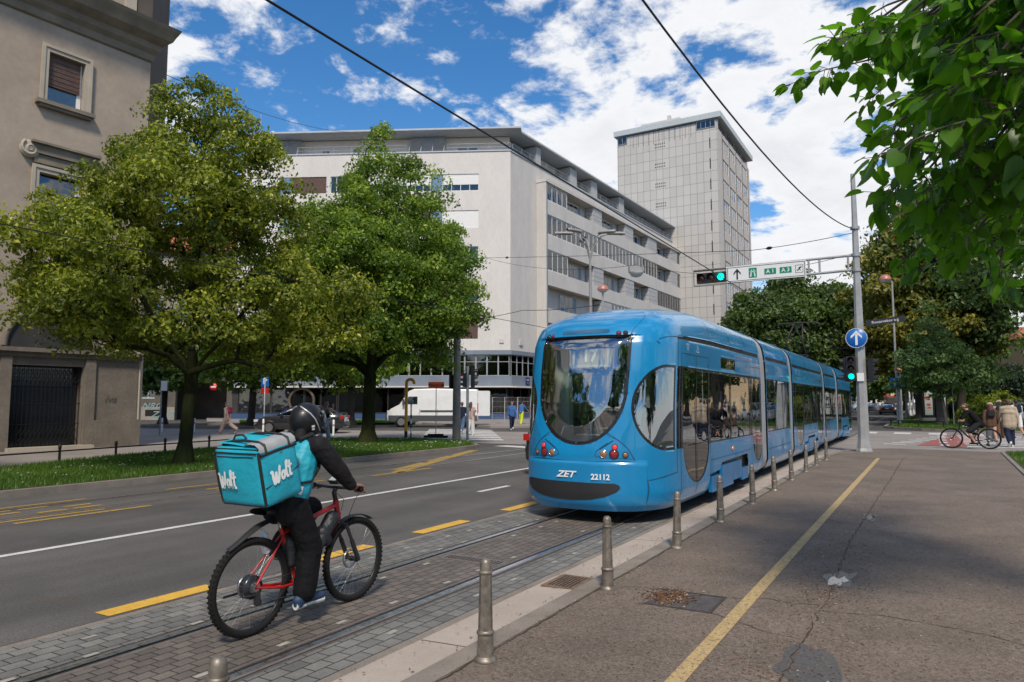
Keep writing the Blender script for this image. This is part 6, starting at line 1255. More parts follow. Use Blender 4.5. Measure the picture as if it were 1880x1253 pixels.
# delivery backpack: soft box in its own frame
def courier_bag():
    r = thing('delivery_backpack', 'large cyan insulated cube bag with white lettering carried on the courier', 'backpack', (-4.225, 3.595, 1.165)); O = V3(r.location); t = R(13); ex, ey, ez = V3((1, 0, 0)), V3((0, math.cos(t), math.sin(t))), V3((0, -math.sin(t), math.cos(t)))
    hx, hy, hz = .235, .175, .215
    def Q(x, y, z): return O+ex*x+ey*y+ez*z
    def bulge(u, v): return .02*math.cos(u*PI/2)*math.cos(v*PI/2)
    def wr_(x, y, z): return .0045*mnoise.noise((x*9, y*9+3, z*14))+.002*mnoise.noise((x*28, y*28, z*28))
    b = MB(); n = 20
    def face(fn):
        b.grid([[fn(-1+2*i/n, -1+2*j/n) for j in range(n+1)] for i in range(n+1)], True)
    rd = lambda u: u
    def sq(u, v, w):   # rounded box mapping of a cube point
        x, y, z = u*hx, v*hy, w*hz; e = .035; cx, cy, cz = (max(-hx+e, min(hx-e, x)), max(-hy+e, min(hy-e, y)), max(-hz+e, min(hz-e, z))); d = V3((x-cx, y-cy, z-cz))
        if d.length > 1e-6: d = d.normalized()*e if max(abs(u), abs(v), abs(w)) > .999 else d
        p = V3((cx, cy, cz))+d; bl = .022; p.x += math.copysign(bl*(1-v*v)*(1-w*w), u) if abs(u) > .999 else 0; p.y += math.copysign(bl*(1-u*u)*(1-w*w), v) if abs(v) > .999 else 0; p.z += math.copysign(bl*.6*(1-u*u)*(1-v*v), w) if abs(w) > .999 else 0
        q = p*(1+wr_(*p)); return Q(*q)
    face(lambda a, c: sq(1, a, c)); face(lambda a, c: sq(-1, -a, c)); face(lambda a, c: sq(-a, 1, c)); face(lambda a, c: sq(a, -1, c)); face(lambda a, c: sq(a, c, 1)); face(lambda a, c: sq(-a, c, -1))
    b.build('bag_body', MATS['bag_cyan'], r)
    def edge(name, pts, rad, m='bag_black', **k): q = MB(); q.tube([Q(*p) for p in pts], rad, 6); return q.build(name, MATS[m], r)
    e = .012
    for sx in (1, -1):
        edge('piping', [(sx*(hx-e), -hy+e, -hz+.02), (sx*(hx-.006), -hy+.004, -.1), (sx*(hx-.004), -hy+.003, .1), (sx*(hx-e), -hy+e, hz-.03)], .011)
        edge('piping', [(sx*(hx-e), -hy+e, -hz+.02), (sx*(hx-.012), 0, -hz+.012), (sx*(hx-e), hy-e, -hz+.02)], .006)
        edge('zip_band', [(sx*(hx+.001), -hy+.015, hz-.055), (sx*(hx+.007), 0, hz-.05), (sx*(hx+.001), hy-.01, hz-.055)], .012)
    edge('zip_band', [(-hx+.02, -hy-.004, hz-.035), (0, -hy-.009, hz-.035), (hx-.02, -hy-.004, hz-.035)], .006)
    edge('zip_band', [(-hx+.04, -hy-.004, hz-.065), (0, -hy-.013, hz-.062), (hx-.05, -hy-.006, hz-.06)], .0045)
    edge('pocket_zip', [(hx+.004, -hy+.02, -.075), (hx+.018, 0, -.04), (hx+.008, hy-.02, .0)], .005)
    edge('piping', [(-hx+.02, -hy+.004, -hz+.012), (hx-.02, -hy+.004, -hz+.012)], .006)
    edge('piping', [(-hx+.01, -hy+.01, hz-.01), (hx-.01, -hy+.01, hz-.01)], .006)
    # rolled top flap with straps
    q = MB()
    for x0, x1 in ((.08, .2),):
        q.grid([[Q(x, y, z) for x, z in ((x0, hz+.012), (x0+.03, hz+.03), (x1, hz+.024), (x1+.035, hz+.0), (x1+.04, hz-.035))] for y in np.linspace(-hy+.01, hy-.01, 8)], True)
    q.build('flap', MATS['bag_grey'], r)
    q = MB(); q.grid([[Q(x, y, hz+.013+.012*math.sin((x+.3)*9)) for x in np.linspace(-hx+.02, .085, 8)] for y in np.linspace(-hy+.02, hy-.02, 7)], True); q.build('top_cover', MATS['bag_cyan'], r)
    for y in (-.11, .1): edge('top_strap', [(-hx+.03, y, hz+.01), (-.08, y, hz+.032), (.03, y, hz+.038), (.17, y, hz+.03), (hx-.005, y, hz+.01), (hx+.004, y, hz-.05)], .011)
    edge('carry_handle', [(-.16, -.05, hz+.02), (-.13, -.05, hz+.055), (-.06, -.04, hz+.06), (-.03, -.04, hz+.03)], .008)
    q = MB(); q.torus(Q(hx+.012, .01, hz-.085), ex, .012, .003, 14, 6); q.build('strap_ring', MATS['plastic_black'], r)
    # hand-script word mark
    strokes = [([(0, .72), (.05, .78), (.1, .7), (.13, .3), (.17, .05), (.22, .02), (.3, .35), (.37, .66)], .085), ([(.37, .66), (.37, .3), (.41, .04), (.47, .04), (.58, .4), (.66, .86), (.7, .93)], .085),
               ([(.93, .52), (.83, .5), (.77, .33), (.78, .14), (.86, .06), (.96, .14), (.99, .33), (.94, .5), (.88, .53)], .075), ([(1.02, .4), (1.14, .55), (1.25, .85), (1.26, 1.02), (1.2, 1.02), (1.16, .75), (1.15, .25), (1.2, .07), (1.29, .1)], .078),
               ([(1.46, .98), (1.43, .6), (1.42, .22), (1.47, .07), (1.56, .12)], .078), ([(1.3, .62), (1.45, .68), (1.62, .7)], .065)]
    def word(name, fn, sc):
        q = MB()
        for pts, w in strokes:
            P = [V3((a, c, 0)) for a, c in pts]; S = []
            for i in range(len(P)-1):
                p0, p1, p2, p3 = P[max(i-1, 0)], P[i], P[i+1], P[min(i+2, len(P)-1)]
                for t_ in np.linspace(0, 1, 7)[:-1]: S.append(.5*((2*p1)+(p2-p0)*t_+(2*p0-5*p1+4*p2-p3)*t_*t_+(3*p1-p0-3*p2+p3)*t_**3))
            S.append(P[-1]); L_, R2 = [], []
            S = [S[0]-(S[1]-S[0]).normalized()*.03]+S+[S[-1]+(S[-1]-S[-2]).normalized()*.03]
            for i, p in enumerate(S):
                d = (S[min(i+1, len(S)-1)]-S[max(i-1, 0)]).normalized(); nn = V3((-d.y, d.x, 0)); ww = w*(.45 if i in (0, len(S)-1) else 1)*(1+.18*abs(d.y)-.1); L_.append(p+nn*ww); R2.append(p-nn*ww)
            q.grid([[fn(v.x*sc, v.y*sc) for v in R2], [fn(v.x*sc, v.y*sc) for v in L_]], False)
        q.build(name, MATS['letter_white'], r)
    word('word_mark', lambda a, c: Q(-.2+a, -hy-.0245*(1-((-.2+a)/hx)**2)*.97-.006, -.075+c*1.0), .125)
    word('word_mark', lambda a, c: Q(hx+.022*(1-((-.125+a)/hy)**2*.5)+.006, -.11+a, -.05+c+.1*(a-.1)), .115)
    q = MB(); q.text('PARTNER', Q(-.08, -hy-.03, -.065), ex, ez, .028, depth=.001); q.build('small_print', mat('print_grey', (.02, .12, .15), .6), r)
courier_bag()
# second cyclist on the right, heading left
d2 = (-RT*.88+FW*.47).normalized(); rz2 = math.atan2(-d2.x, d2.y); c2 = G(1749, 823.5, .0)-d2*.55; B2 = (c2.x, c2.y, 0.)
bk2 = bicycle('black mountain bicycle ridden across the pavement on the right', B2, rz2, 'bike_black', motor=False, fender=False, r=.365, wb=.57)
J2 = rider_pose(hip=(-.3, .92), nk=(.02, 1.36), head=(.13, 1.5), knee=((.06, .6), (.16, .83)), foot=((-.08, .135), (-.1, .475)), el=((-.26, .22, 1.08), (.26, .22, 1.08)), sh=.19, yaw=0)
human('bearded man in black shirt and dark shorts riding leftwards on the right', B2, rz2, J2, ('black', .5, .03), ('shorts', 'charcoal', 1.3), 'black', ('short', 'hair_brown'), 'skin', vox=.012, extra=lambda r, g, up, tf, lat, k, hd, fwh, hu, hl: soft('beard', [('c', hd+fwh*.05-hu*.05, .045, hd+fwh*.06-hu*.085, .03)], .01, MATS['hair_brown'], r))
# ------------------------------------------------------------------ street furniture
mat('bollard_iron', (.3, .265, .22), .5, .55, var=.4, vs=16, bump=.001, bs=60, col2=(.13, .108, .085), roughvar=.12); mat('galv', (.36, .355, .34), .5, .4, var=.14, vs=3, roughvar=.1); mat('pole_grey', (.27, .265, .26), .55, .1, var=.12, vs=2); mat('pole_weathered', (.22, .19, .16), .7, .1, var=.3, vs=4)
mat('sign_blue', (.01, .12, .42), .35); mat('sign_white', (.7, .7, .68), .4); mat('sign_green', (.0, .2, .1), .4); mat('sign_red', (.5, .02, .02), .4); mat('sign_orange', (.8, .12, .02), .5); mat('sign_black', (.012, .012, .014), .5); mat('bright_yellow', (.75, .38, .02), .45, var=.1)
mat('signal_case', (.015, .015, .016), .45); mat('green_on', (.0, .5, .3), .3, emis=(0, .8, .5), es=2.0); mat('red_on', (.7, .02, .02), .3, emis=(1, .05, .03), es=1.5); mat('signal_off_red', (.1, .01, .01), .2, coat=1); mat('signal_off_amber', (.09, .03, .01), .2, coat=1); mat('signal_off_green', (.01, .06, .04), .2, coat=1)
def bollard0(loc):
    r = thing('bollard', '', 'bollard', loc); x, y, z = loc
    def mk(nm, prof, n, sm=True): b = MB(); b.lathe(prof, loc, (0, 0, 1), n, sm); return b.build(nm, MATS['bollard_iron'], r)
    mk('base_plate', [(.074, 0), (.074, .012), (.062, .022), (.056, .03)], 20); mk('foot', [(.053, .02), (.05, .165)], 16)
    mk('collar', [(.05, .16), (.057, .165), (.057, .178), (.049, .186)], 20); mk('shaft', [(.047, .18), (.0395, .535)], 8, False)
    mk('upper_ring', [(.039, .53), (.044, .535), (.044, .546), (.039, .552)], 18); mk('cap', [(.0375, .55), (.0365, .598), (.031, .616), (.018, .627), (0, .63)], 8); return r
bl = bollard0((0, 0, 0)); nm = ['nearest', 'second', 'third', 'fourth', 'fifth', 'sixth', 'seventh', 'eighth', 'ninth', 'tenth', 'farthest']
extra_ = ['only its domed cap in view', 'standing tallest in the foreground', 'standing right of the drain grate', 'in front of the tram rear corner', 'in front of the tram first door', 'below the small round side lamp', 'beside the first bogie', 'by the second tram section', 'near the third tram section', 'before the last one of the row', 'closest to the tall signal mast']
chm = {}
for c in bpy.data.objects:
    if c.parent: chm.setdefault(c.parent.name, []).append(c)
for i in range(11):
    loc = (-2.47+RNG.normal(0, .006), 1.93+2*i, SW); lab = '%s iron bollard of the kerb row, %s' % (nm[i], extra_[i])
    if i == 0: q = bl; q.location = loc; q['label'] = lab; q['group'] = 'bollards along the kerb'
    else: q = copy_tree(bl, loc, RNG.uniform(0, 3), lab, ch=chm)
    q.rotation_euler = (RNG.normal(0, .012), RNG.normal(0, .018), RNG.uniform(0, 6)) if i != 3 else (0, .03, 1)
def wpost(p, lab, h=.75):
    r = thing('post', lab, 'post', tuple(p), group='white posts round the forecourt'); b = MB(); b.lathe([(.05, 0), (.05, h), (.03, h+.03), (0, h+.035)], p, n=12); b.build('shaft', MATS['sign_white'], r); b = MB(); b.lathe([(.052, h*.62), (.052, h*.74)], p, n=12); b.build('band', MATS['pole_grey'], r)
for (px, py), lab in zip(((297, 794), (356, 794), (483, 797), (612, 800), (681, 797)), ('white post leftmost beside the beige corner building', 'white post second from the left before the passage', 'white post in front of the dark sedan bonnet', 'white post by the sedan tail lamp', 'white post behind the second lime trunk')): q = G(px, py); wpost((q.x, q.y, 0), lab)
# low rail along the lawn
fr = thing('low_rail', 'knee high black rail fence along the back of the lawn', 'fence', (-20.2, 11, .1)); fpts = [(-19.3, -6), (-19.3, 2), (-19.4, 6), (-19.6, 8.6), (-19.95, 10.4), (-20.25, 12.1), (-20.5, 13.8), (-20.8, 15.6), (-21.2, 17.5), (-21.5, 19.4)]
b = MB(); b.tube([(x, y, .36) for x, y in fpts], .022, 6); b.build('rail', MATS['iron_black'], fr)
for x, y in fpts: b = MB(); b.lathe([(.035, 0), (.03, .3), (.042, .33), (.042, .42), (.01, .45)], (x, y, .1), n=8); b.build('rail_post', MATS['iron_black'], fr)
fr = thing('low_rail', 'low black rail at the corner of the right hand traffic island', 'fence', (-1.6, 52, .12))
b = MB(); b.tube([(-2.0, 55, .5), (-2.0, 53, .5), (-1.5, 51.4, .5), (-.4, 50, .5), (.9, 49.4, .5)], .025, 6); b.build('rail', MATS['iron_black'], fr)
for x, y in ((-2, 55), (-2, 53), (-1.5, 51.4), (-.4, 50), (.9, 49.4)): b = MB(); b.tube([(x, y, .1), (x, y, .52)], .03, 6); b.build('rail_post', MATS['iron_black'], fr)
# big mast with the sign gantry
MX, MY = -1.8, 26.3
ms = thing('signal_mast', 'tall grey octagonal mast with flared foot carrying the overhead sign gantry', 'mast', (MX, MY, SW))
b = MB(); b.lathe([(.27, 0), (.27, .02), (.23, .12), (.19, .4), (.185, .55), (.16, 3.2), (.12, 5.8), (.075, 9.4), (0, 9.42)], (MX, MY, SW), n=8, smooth=False); b.build('shaft', MATS['galv'], ms)
b = MB(); b.tube([(MX, MY, 6.62), (MX-5.55, MY, 6.58)], .045, 8); b.tube([(MX, MY, 6.12), (MX-5.55, MY, 6.02)], .045, 8)
for x in (.25, 1.15, 1.5): b.tube([(MX-x, MY, 6.1), (MX-x, MY, 6.62)], .035, 6)
b.build('arm', MATS['galv'], ms)
b = MB(); [b.lathe([(.15, -.05), (.15, .05)], (MX, MY, z), n=12) for z in (6.1, 6.62, 7.55)]; b.build('clamp', MATS['galv'], ms)
b = MB(); b.box((MX-.11, MY-.21, 2.35), (MX+.1, MY-.19, 2.62)); b.build('paper_notice', MATS['sign_white'], ms)
sp = thing('direction_sign', 'white overhead sign with arrow, green motorway symbols and airport pictogram', 'road sign', (MX-2.94, MY-.06, 6.3))
x0, x1, z0, z1, yy = MX-4.3, MX-1.58, 6.02, 6.6, MY-.09
b = MB(); b.box((x0, yy, z0), (x1, yy+.035, z1)); b.build('panel', MATS['sign_white'], sp)
b = MB(); [b.box(a, c) for a, c in (((x0+.03, yy-.003, z0+.03), (x1-.03, yy+.001, z0+.05)), ((x0+.03, yy-.003, z1-.05), (x1-.03, yy+.001, z1-.03)), ((x0+.03, yy-.004, z0+.05), (x0+.05, yy+.001, z1-.05)), ((x1-.05, yy-.004, z0+.05), (x1-.03, yy+.001, z1-.05)))]; b.build('border', MATS['sign_black'], sp)
X_, Z_ = V3((1, 0, 0)), V3((0, 0, 1))
def dec(o, polys, m, nm, d=.006, u=X_, v=Z_, pr=sp):
    b = MB(); t = u.cross(v)*d
    for p in polys: b.prism(p, o, u, v, t)
    return b.build(nm, MATS[m], pr)
arrow = [[(-.028, -.2), (.028, -.2), (.028, .12), (-.028, .12)], [(0, .2), (-.13, .04), (-.13, -.03), (0, .12)], [(0, .2), (0, .12), (.13, -.03), (.13, .04)]]
dec((x0+.38, yy, 6.31), arrow, 'sign_black', 'arrow'); cx = x0+.93
dec((cx, yy, 6.31), [[(-.14, -.18), (.14, -.18), (.14, .18), (-.14, .18)]], 'sign_green', 'motorway_symbol', .003)
dec((cx, yy-.003, 6.31), [[(-.1, -.14), (-.055, -.14), (-.02, .12), (-.05, .12)], [(.055, -.14), (.1, -.14), (.05, .12), (.02, .12)], [(-.1, .03), (.1, .03), (.1, .06), (-.1, .06)]], 'sign_white', 'motorway_lines', .003)
for c, t in ((x0+1.53, 'A 1'), (x0+2.02+.03, 'A 3')):
    dec((c, yy, 6.31), [[(-.2, -.11), (.2, -.11), (.2, .11), (-.2, .11)]], 'sign_green', 'road_number_plate', .003); b = MB(); b.text(t, (c, yy-.004, 6.31), X_, Z_, .19, bold=.004); b.build('road_number', MATS['sign_white'], sp)
cx = x0+2.5; dec((cx, yy, 6.31), [[(-.13, -.14), (.13, -.14), (.13, -.125), (-.13, -.125)], [(-.13, .125), (.13, .125), (.13, .14), (-.13, .14)], [(-.13, -.125), (-.115, -.125), (-.115, .125), (-.13, .125)], [(.115, -.125), (.13, -.125), (.13, .125), (.115, .125)], [(-.08, -.06), (-.055, -.075), (.085, .06), (.08, .085), (.05, .08)], [(-.02, .05), (.0, .06), (.05, -.06), (.03, -.07)], [(-.08, .015), (-.06, .02), (.06, .06), (.05, .075)], [(-.09, -.03), (-.075, -.03), (-.045, -.065), (-.06, -.07)]], 'sign_black', 'airport_pictogram', .003)
def signal(label, c, u, n, horiz=False, lit=2, r=.1, case=.3, group=None):
    """three lens head centred at c facing n, u = sideways"""
    t = thing('traffic_light', label, 'traffic light', tuple(c), group=group); c, u, n = V3(c), V3(u).normalized(), V3(n).normalized(); up = V3((0, 0, 1)); ax = u if horiz else -up
    L = case*3/2; W_ = case*.52; b = MB(); e1, e2 = (ax*L, up*W_) if horiz else (u*W_, -ax*L); A = [c+e1*a+e2*q for a, q in ((-1, -1), (1, -1), (1, 1), (-1, 1))]; b.add([p for p in A]+[p-n*.16 for p in A], [(0, 1, 2, 3), (7, 6, 5, 4), (0, 4, 5, 1), (1, 5, 6, 2), (2, 6, 7, 3), (3, 7, 4, 0)]); b.build('housing', MATS['signal_case'], t)
    for i in range(3):
        p = c+ax*(i-1)*case; nm_ = ('signal_off_red', 'signal_off_amber', 'signal_off_green')[i]
        if i == lit: nm_ = 'green_on' if i == 2 else 'red_on'
        b = MB(); b.lathe([(r, 0), (r*.9, .012), (r*.5, .025), (0, .03)], p, n, 20); o = b.build('lens', MATS[nm_], t)
        b = MB(); x, y, _ = basis(n); a0 = 0
        P = [[p+(u*math.cos(a)+up*math.sin(a))*r*1.14+n*(.0 if j == 0 else .12+.06*math.sin(a)) for a in np.linspace(-.35, PI+.35, 14)] for j in (0, 1)]; b.grid(P, True); b.grid([[q-(q-p-n*(q-p).dot(n)).normalized()*.006 for q in row] for row in P][::-1], True); b.build('visor', MATS['signal_case'], o)
    return t
t = signal('horizontal signal head with green arrow lit at the end of the gantry', (MX-4.88, MY-.05, 6.28), X_, (0, -1, 0), True, 2, .13, .36)
b = MB(); b.box((MX-5.5, MY-.1, 5.97), (MX-4.33, MY-.06, 6.0)); b.box((MX-5.5, MY-.1, 6.57), (MX-4.33, MY-.06, 6.6)); b.box((MX-5.53, MY-.1, 5.97), (MX-5.5, MY-.06, 6.6)); b.build('backing_frame', MATS['pole_weathered'], t)
signal('vertical signal head with green arrow lit on the near side of the tall mast', (MX-.28, MY-.2, 2.78), X_, (0, -1, 0), False, 2, .09, .27)
signal('dark side facing signal head on the right of the tall mast', (MX+.38, MY-.05, 2.7), (0, 1, 0), (1, -.2, 0), False, None, .09, .27)
signal('dark signal head turned towards the road on the left of the mast', (MX-.5, MY+.05, 2.75), (0, -1, 0), (-1, 0, 0), False, None, .09, .27)
rs = thing('ahead_only_sign', 'round blue sign with white ahead arrow on the tall mast', 'road sign', (MX-.05, MY-.24, 3.72)); c = V3((MX-.08, MY-.23, 3.78))
b = MB(); b.lathe([(.33, -.012), (.335, 0), (.33, .008), (0, .008)], c, (0, -1, 0), 36); b.build('disc', MATS['sign_blue'], rs); b = MB(); b.torus(c+V3((0, -.008, 0)), (0, 1, 0), .322, .008, 36, 5); b.build('rim', MATS['sign_white'], rs)
dec(tuple(c+V3((0, -.009, 0))), [[(-.035, -.23), (.035, -.23), (.035, .15), (-.035, .15)], [(0, .25), (-.17, .07), (-.17, -.01), (0, .15)], [(0, .25), (0, .15), (.17, -.01), (.17, .07)]], 'sign_white', 'arrow', .004, pr=rs)
def nameplate(label, c, u, L, text, h=.2):
    t = thing('street_name_sign', label, 'street sign', tuple(c)); c, u = V3(c), V3(u).normalized(); b = MB(); n = u.cross(V3((0, 0, 1))); b.prism([(-L/2, -h/2), (L/2, -h/2), (L/2, h/2), (-L/2, h/2)], c, u, (0, 0, 1), n*.03); b.build('plate', MATS['sign_black'], t); b = MB(); b.text(text, c+n*.032, u, (0, 0, 1), h*.62); b.build('lettering', MATS['sign_white'], t)
nameplate('dark street name plate reading Rooseveltov trg on the tall mast', (MX+.78, MY-.05, 4.32), (1, .05, .09), 1.15, 'Rooseveltov trg')
# left hand group
def pole(name, label, cat, p, h, r0, r1, m, n=10, base=None, group=None):
    t = thing(name, label, cat, tuple(p), group=group); b = MB(); b.lathe([(r0, 0), (r1, h), (0, h+.01)], p, n=n); b.build('pole', MATS[m], t)
    if base: b = MB(); b.lathe(base, p, n=n+2); b.build('base', MATS[m], t)
    return t
q = G(838, 815); LP = V3((q.x, q.y, .02)); t = pole('street_mast', 'weathered grey concrete mast on the tip of the lawn left of the tram', 'mast', LP, 6.5, .17, .13, 'pole_weathered', 14)
b = MB(); b.box((LP.x-.28, LP.y-.15, 2.2), (LP.x-.16, LP.y+.15, 2.75)); b.build('control_box', MATS['signal_case'], t)
nameplate('dark street name plate on the weathered mast by the lawn', LP+V3((-.85*RT.x, -.85*RT.y, 3.1)), RT, 1.1, 'Kneza Mislava')
q = G(858, 810); TP = V3((q.x, q.y, 0)); pole('signal_post', 'thin grey post beside the weathered mast holding a side facing signal', 'post', TP, 3.2, .06, .06, 'galv')
signal('side facing black signal head on the thin post beside the weathered mast', TP+RT*.3+V3((0, 0, 2.7)), -FW, RT, False, None, .1, .27)
signal('slim red pedestrian signal on the left of the thin post', TP-RT*.2+V3((0, 0, 2.6)), -FW, -RT+FW*-.3, False, 0, .07, .2)
q = G(745, 812); YP = V3((q.x, q.y, .1)); t = thing('hooked_pole', 'bright yellow cane shaped pole with black foot on the lawn edge', 'pole', YP)
b = MB(); b.tube([YP+V3((0, 0, .35)), YP+V3((0, 0, 2.35))]+[YP+RT*(.16-.16*math.cos(a))+V3((0, 0, 2.35+.16*math.sin(a))) for a in np.linspace(.3, 3.4, 10)], .065, 10); b.build('hook', MATS['bright_yellow'], t); b = MB(); b.tube([YP, YP+V3((0, 0, .35))], .068, 10); b.build('foot', MATS['sign_black'], t)
q = G(749, 811); p = V3((q.x, q.y, .05))+RT*.12; t = pole('barrier_post', 'thin blue and white banded post touching the yellow cane pole', 'post', p, 1.5, .035, .035, 'sign_white'); b = MB(); [b.lathe([(.037, z), (.037, z+.2)], p, n=10) for z in (.1, .5, .9)]; b.build('blue_band', MATS['sign_navy'], t); b = MB(); b.lathe([(0, 0), (.09, .1), (.1, .22), (0, .25)], p+V3((0, 0, 1.45)), n=10); b.build('lamp_head', MATS['pole_grey'], t)
q = G(800, 804); p = V3((q.x, q.y, 0)); t = thing('temporary_sign', 'orange temporary sign with arrow for pedestrians on a black rubber foot', 'road sign', p); b = MB(); b.lathe([(.02, .05), (.02, 2.3)], p, n=8); b.build('pole', MATS['galv'], t); b = MB(); b.cb(p+V3((0, 0, .05)), (1.1, .45, .1), YAW); b.cb(p+V3((0, 0, .14)), (.7, .4, .08), YAW); b.build('rubber_foot', MATS['rubber'], t)
b = MB(); b.cb(p+V3((0, 0, 2.45)), (.74, .03, .3), YAW); s = b.build('panel', MATS['sign_orange'], t); b = MB(); n_ = -FW; b.text('Pješaci', p-RT*.1-FW*.02+V3((0, 0, 2.45)), RT, Z_, .19, bold=.002); b.text('→', p+RT*.27-FW*.02+V3((0, 0, 2.45)), RT, Z_, .22, bold=.006); b.build('lettering', MATS['sign_black'], s)
q = G(484, 792); p = V3((q.x, q.y, 0)); t = pole('parking_sign', 'blue parking sign with red lower plate on a post before the block', 'road sign', p, 3.0, .035, .035, 'galv'); b = MB(); b.cb(p+V3((0, 0, 2.85)), (.45, .03, .62), YAW); s = b.build('blue_plate', MATS['sign_blue'], t); b = MB(); b.text('P', p-FW*.02+V3((0, 0, 2.85)), RT, Z_, .5, bold=.01); b.build('letter', MATS['sign_white'], s); b = MB(); b.cb(p+V3((0, 0, 2.32)), (.45, .03, .34), YAW); b.build('red_plate', MATS['sign_red'], t)
p = FA.P(27.4, .35, 3.05); t = thing('no_entry_sign', 'round red no entry sign at the dark passage', 'road sign', p); b = MB(); b.lathe([(.36, 0), (.36, .02), (0, .02)], p, FA.n, 28); s = b.build('disc', MATS['sign_red'], t); b = MB(); b.cb(p+FA.n*.025, (.5, .012, .12), FA.rz); b.build('bar', MATS['sign_white'], s); b = MB(); b.tube([p-FA.n*.01, p-FA.n*.36], .03, 6); b.build('bracket', MATS['galv'], t)
q = G(293, 800); p = V3((q.x, q.y, .02)); t = pole('parking_meter', 'slim leaning post with pale tilted plate by the beige corner building', 'post', p, 2.6, .03, .03, 'pole_grey'); b = MB(); b.cb(p+RT*.12+V3((0, 0, 2.45)), (.3, .04, .5), YAW+.9); b.build('plate', MATS['sign_white'], t)
# site fence in front of the shop
for i, (px, lab) in enumerate(((915, 'mesh site fence panel left, nearest the white van'), (938, 'mesh site fence panel middle, behind the person in blue'), (962, 'mesh site fence panel right, behind the worker'))):
    p = CP(px, 52); t = thing('fence_panel', lab, 'fence', p, YAW, 'temporary site fence panels'); f = MB(); M0 = wmat(t)
    P = lambda x, z: M0 @ V3((x, 0, z)); f.tube([P(-.45, .1), P(-.45, 2.0), P(.45, 2.0), P(.45, .1), P(-.45, .1)], .025, 6); f.build('frame', MATS['galv'], t); f = MB(); [f.tube([P(-.45+.9*k/9, .1), P(-.45+.9*k/9, 2)], .006, 4) for k in range(1, 9)]; [f.tube([P(-.45, z), P(.45, z)], .006, 4) for z in (.5, .9, 1.3, 1.7)]; f.build('mesh_wires', MATS['galv'], t); f = MB(); f.cb(p+V3((0, 0, .06)), (.3, .6, .12), YAW); f.build('block', MATS['pole_grey'], t)
# street lamps
def arm_lamp(label, p, h, arms):
    t = thing('street_lamp', label, 'street lamp', p); b = MB(); b.lathe([(.12, 0), (.1, h*.4), (.06, h)], p, n=10); b.build('pole', MATS['pole_grey'], t)
    for a, rr in arms:
        d = RT*math.cos(a)+FW*math.sin(a); top = V3(p)+V3((0, 0, h)); b = MB(); b.tube([top, top+d*.25*rr+V3((0, 0, .75)), top+d*.75*rr+V3((0, 0, 1.25)), top+d*1.4*rr+V3((0, 0, 1.4))], [.04, .035, .03, .03], 6); ar = b.build('arm', MATS['pole_grey'], t)
        c = top+d*1.75*rr+V3((0, 0, 1.38)); b = MB(); e = d.cross(Z_); P = []
        for i in range(7):
            s = -.45+.9*i/6; w = .17*math.sqrt(max(.03, 1-(s/.5)**2)); P.append([c+d*s+e*w*math.cos(k)+Z_*(.11 if math.sin(k) > 0 else .05)*math.sin(k) for k in np.linspace(0, 2*PI, 10, endpoint=False)])
        b.grid(P, True, True); b.build('lamp_head', MATS['pole_grey'], ar)
p = CP(1086, 35); arm_lamp('grey lamp post with several curved arms and oval heads behind the tram roof', (p.x, p.y, .1), 8.6, ((PI, .75), (0, .75), (PI*.55, .8), (-.4, .5), (PI*1.2, .6)))
mat('dome_copper', (.4, .17, .12), .4, .1); mat('dome_orange', (.6, .2, .07), .4); mat('opal', (.6, .6, .58), .3)
def globe(label, p, h, r=.42, side=0., m='dome_copper', pr=.07):
    t = thing('street_lamp', label, 'street lamp', p); b = MB(); b.lathe([(pr*1.3, 0), (pr, h)], p, n=10); b.build('pole', MATS['galv'], t); c = V3(p)+V3((0, 0, h+.1))-RT*side
    b = MB(); b.lathe([(r, 0), (r*.97, r*.35), (r*.75, r*.7), (r*.35, r*.92), (0, r)], c, n=20); b.build('dome', MATS[m], t); b = MB(); b.lathe([(0, -r*.5), (r*.5, -r*.4), (r*.85, -r*.12), (r*.88, 0)], c, n=20); b.build('diffuser', MATS['opal'], t)
    if side: b = MB(); b.tube([V3(p)+V3((0, 0, h)), c], .04, 6); b.build('bracket', MATS['galv'], t)
p = CP(1109, 48); globe('street lamp with copper dome above the tram rear', (p.x, p.y, .1), 9.1, .38)
p = G(1646, 781); p = V3((-1.75, 60, .12)); globe('tall lamp post with copper dome beside the lawn island', tuple(p), 10.6, .42, .5)
p = CP(1656, 56); globe('shorter lamp with orange dome among the leaves by the island', (p.x-.1, p.y+2, .12), 4.0, .42, 0, 'dome_orange')
for i in range(7):
    p = CP(1664+i*6.2, 66+i*9+(i % 2)*3); pole('lane_post', ('nearest', 'second', 'third', 'fourth', 'fifth', 'sixth', 'farthest')[i]+' of the grey columns with dark feet along the island kerb', 'post', (p.x, p.y, .1), 5.5-.2*i, .11, .09, 'galv', 10, [(.3, 0), (.25, .3), (.12, .7)], 'grey columns along the island kerb')
p = G(1647, 783); p = V3((-1.55, 57.5, .12)); t = pole('lane_sign', 'paired blue lane arrow signs on a pole at the island corner', 'road sign', p, 3.4, .06, .06, 'galv')
for s, x in ((1, -.35), (2, .3)):
    b = MB(); b.cb(p+RT*x-FW*.06+V3((0, 0, 2.9)), (.58, .03, .72), YAW); o = b.build('blue_plate', MATS['sign_blue'], t)
    if s == 1: dec(tuple(p+RT*x-FW*.077+V3((0, 0, 2.9))), [[(-.04, -.28), (.04, -.28), (.04, .1), (-.04, .1)], [(0, .3), (-.12, .08), (.12, .08)]], 'sign_white', 'arrow', .004, RT, Z_, o)
    else: dec(tuple(p+RT*x-FW*.077+V3((0, 0, 2.9))), [[(-.2, z), (.2, z), (.2, z+.1), (-.2, z+.1)] for z in (-.25, -.05, .15)], 'sign_white', 'bars', .004, RT, Z_, o)
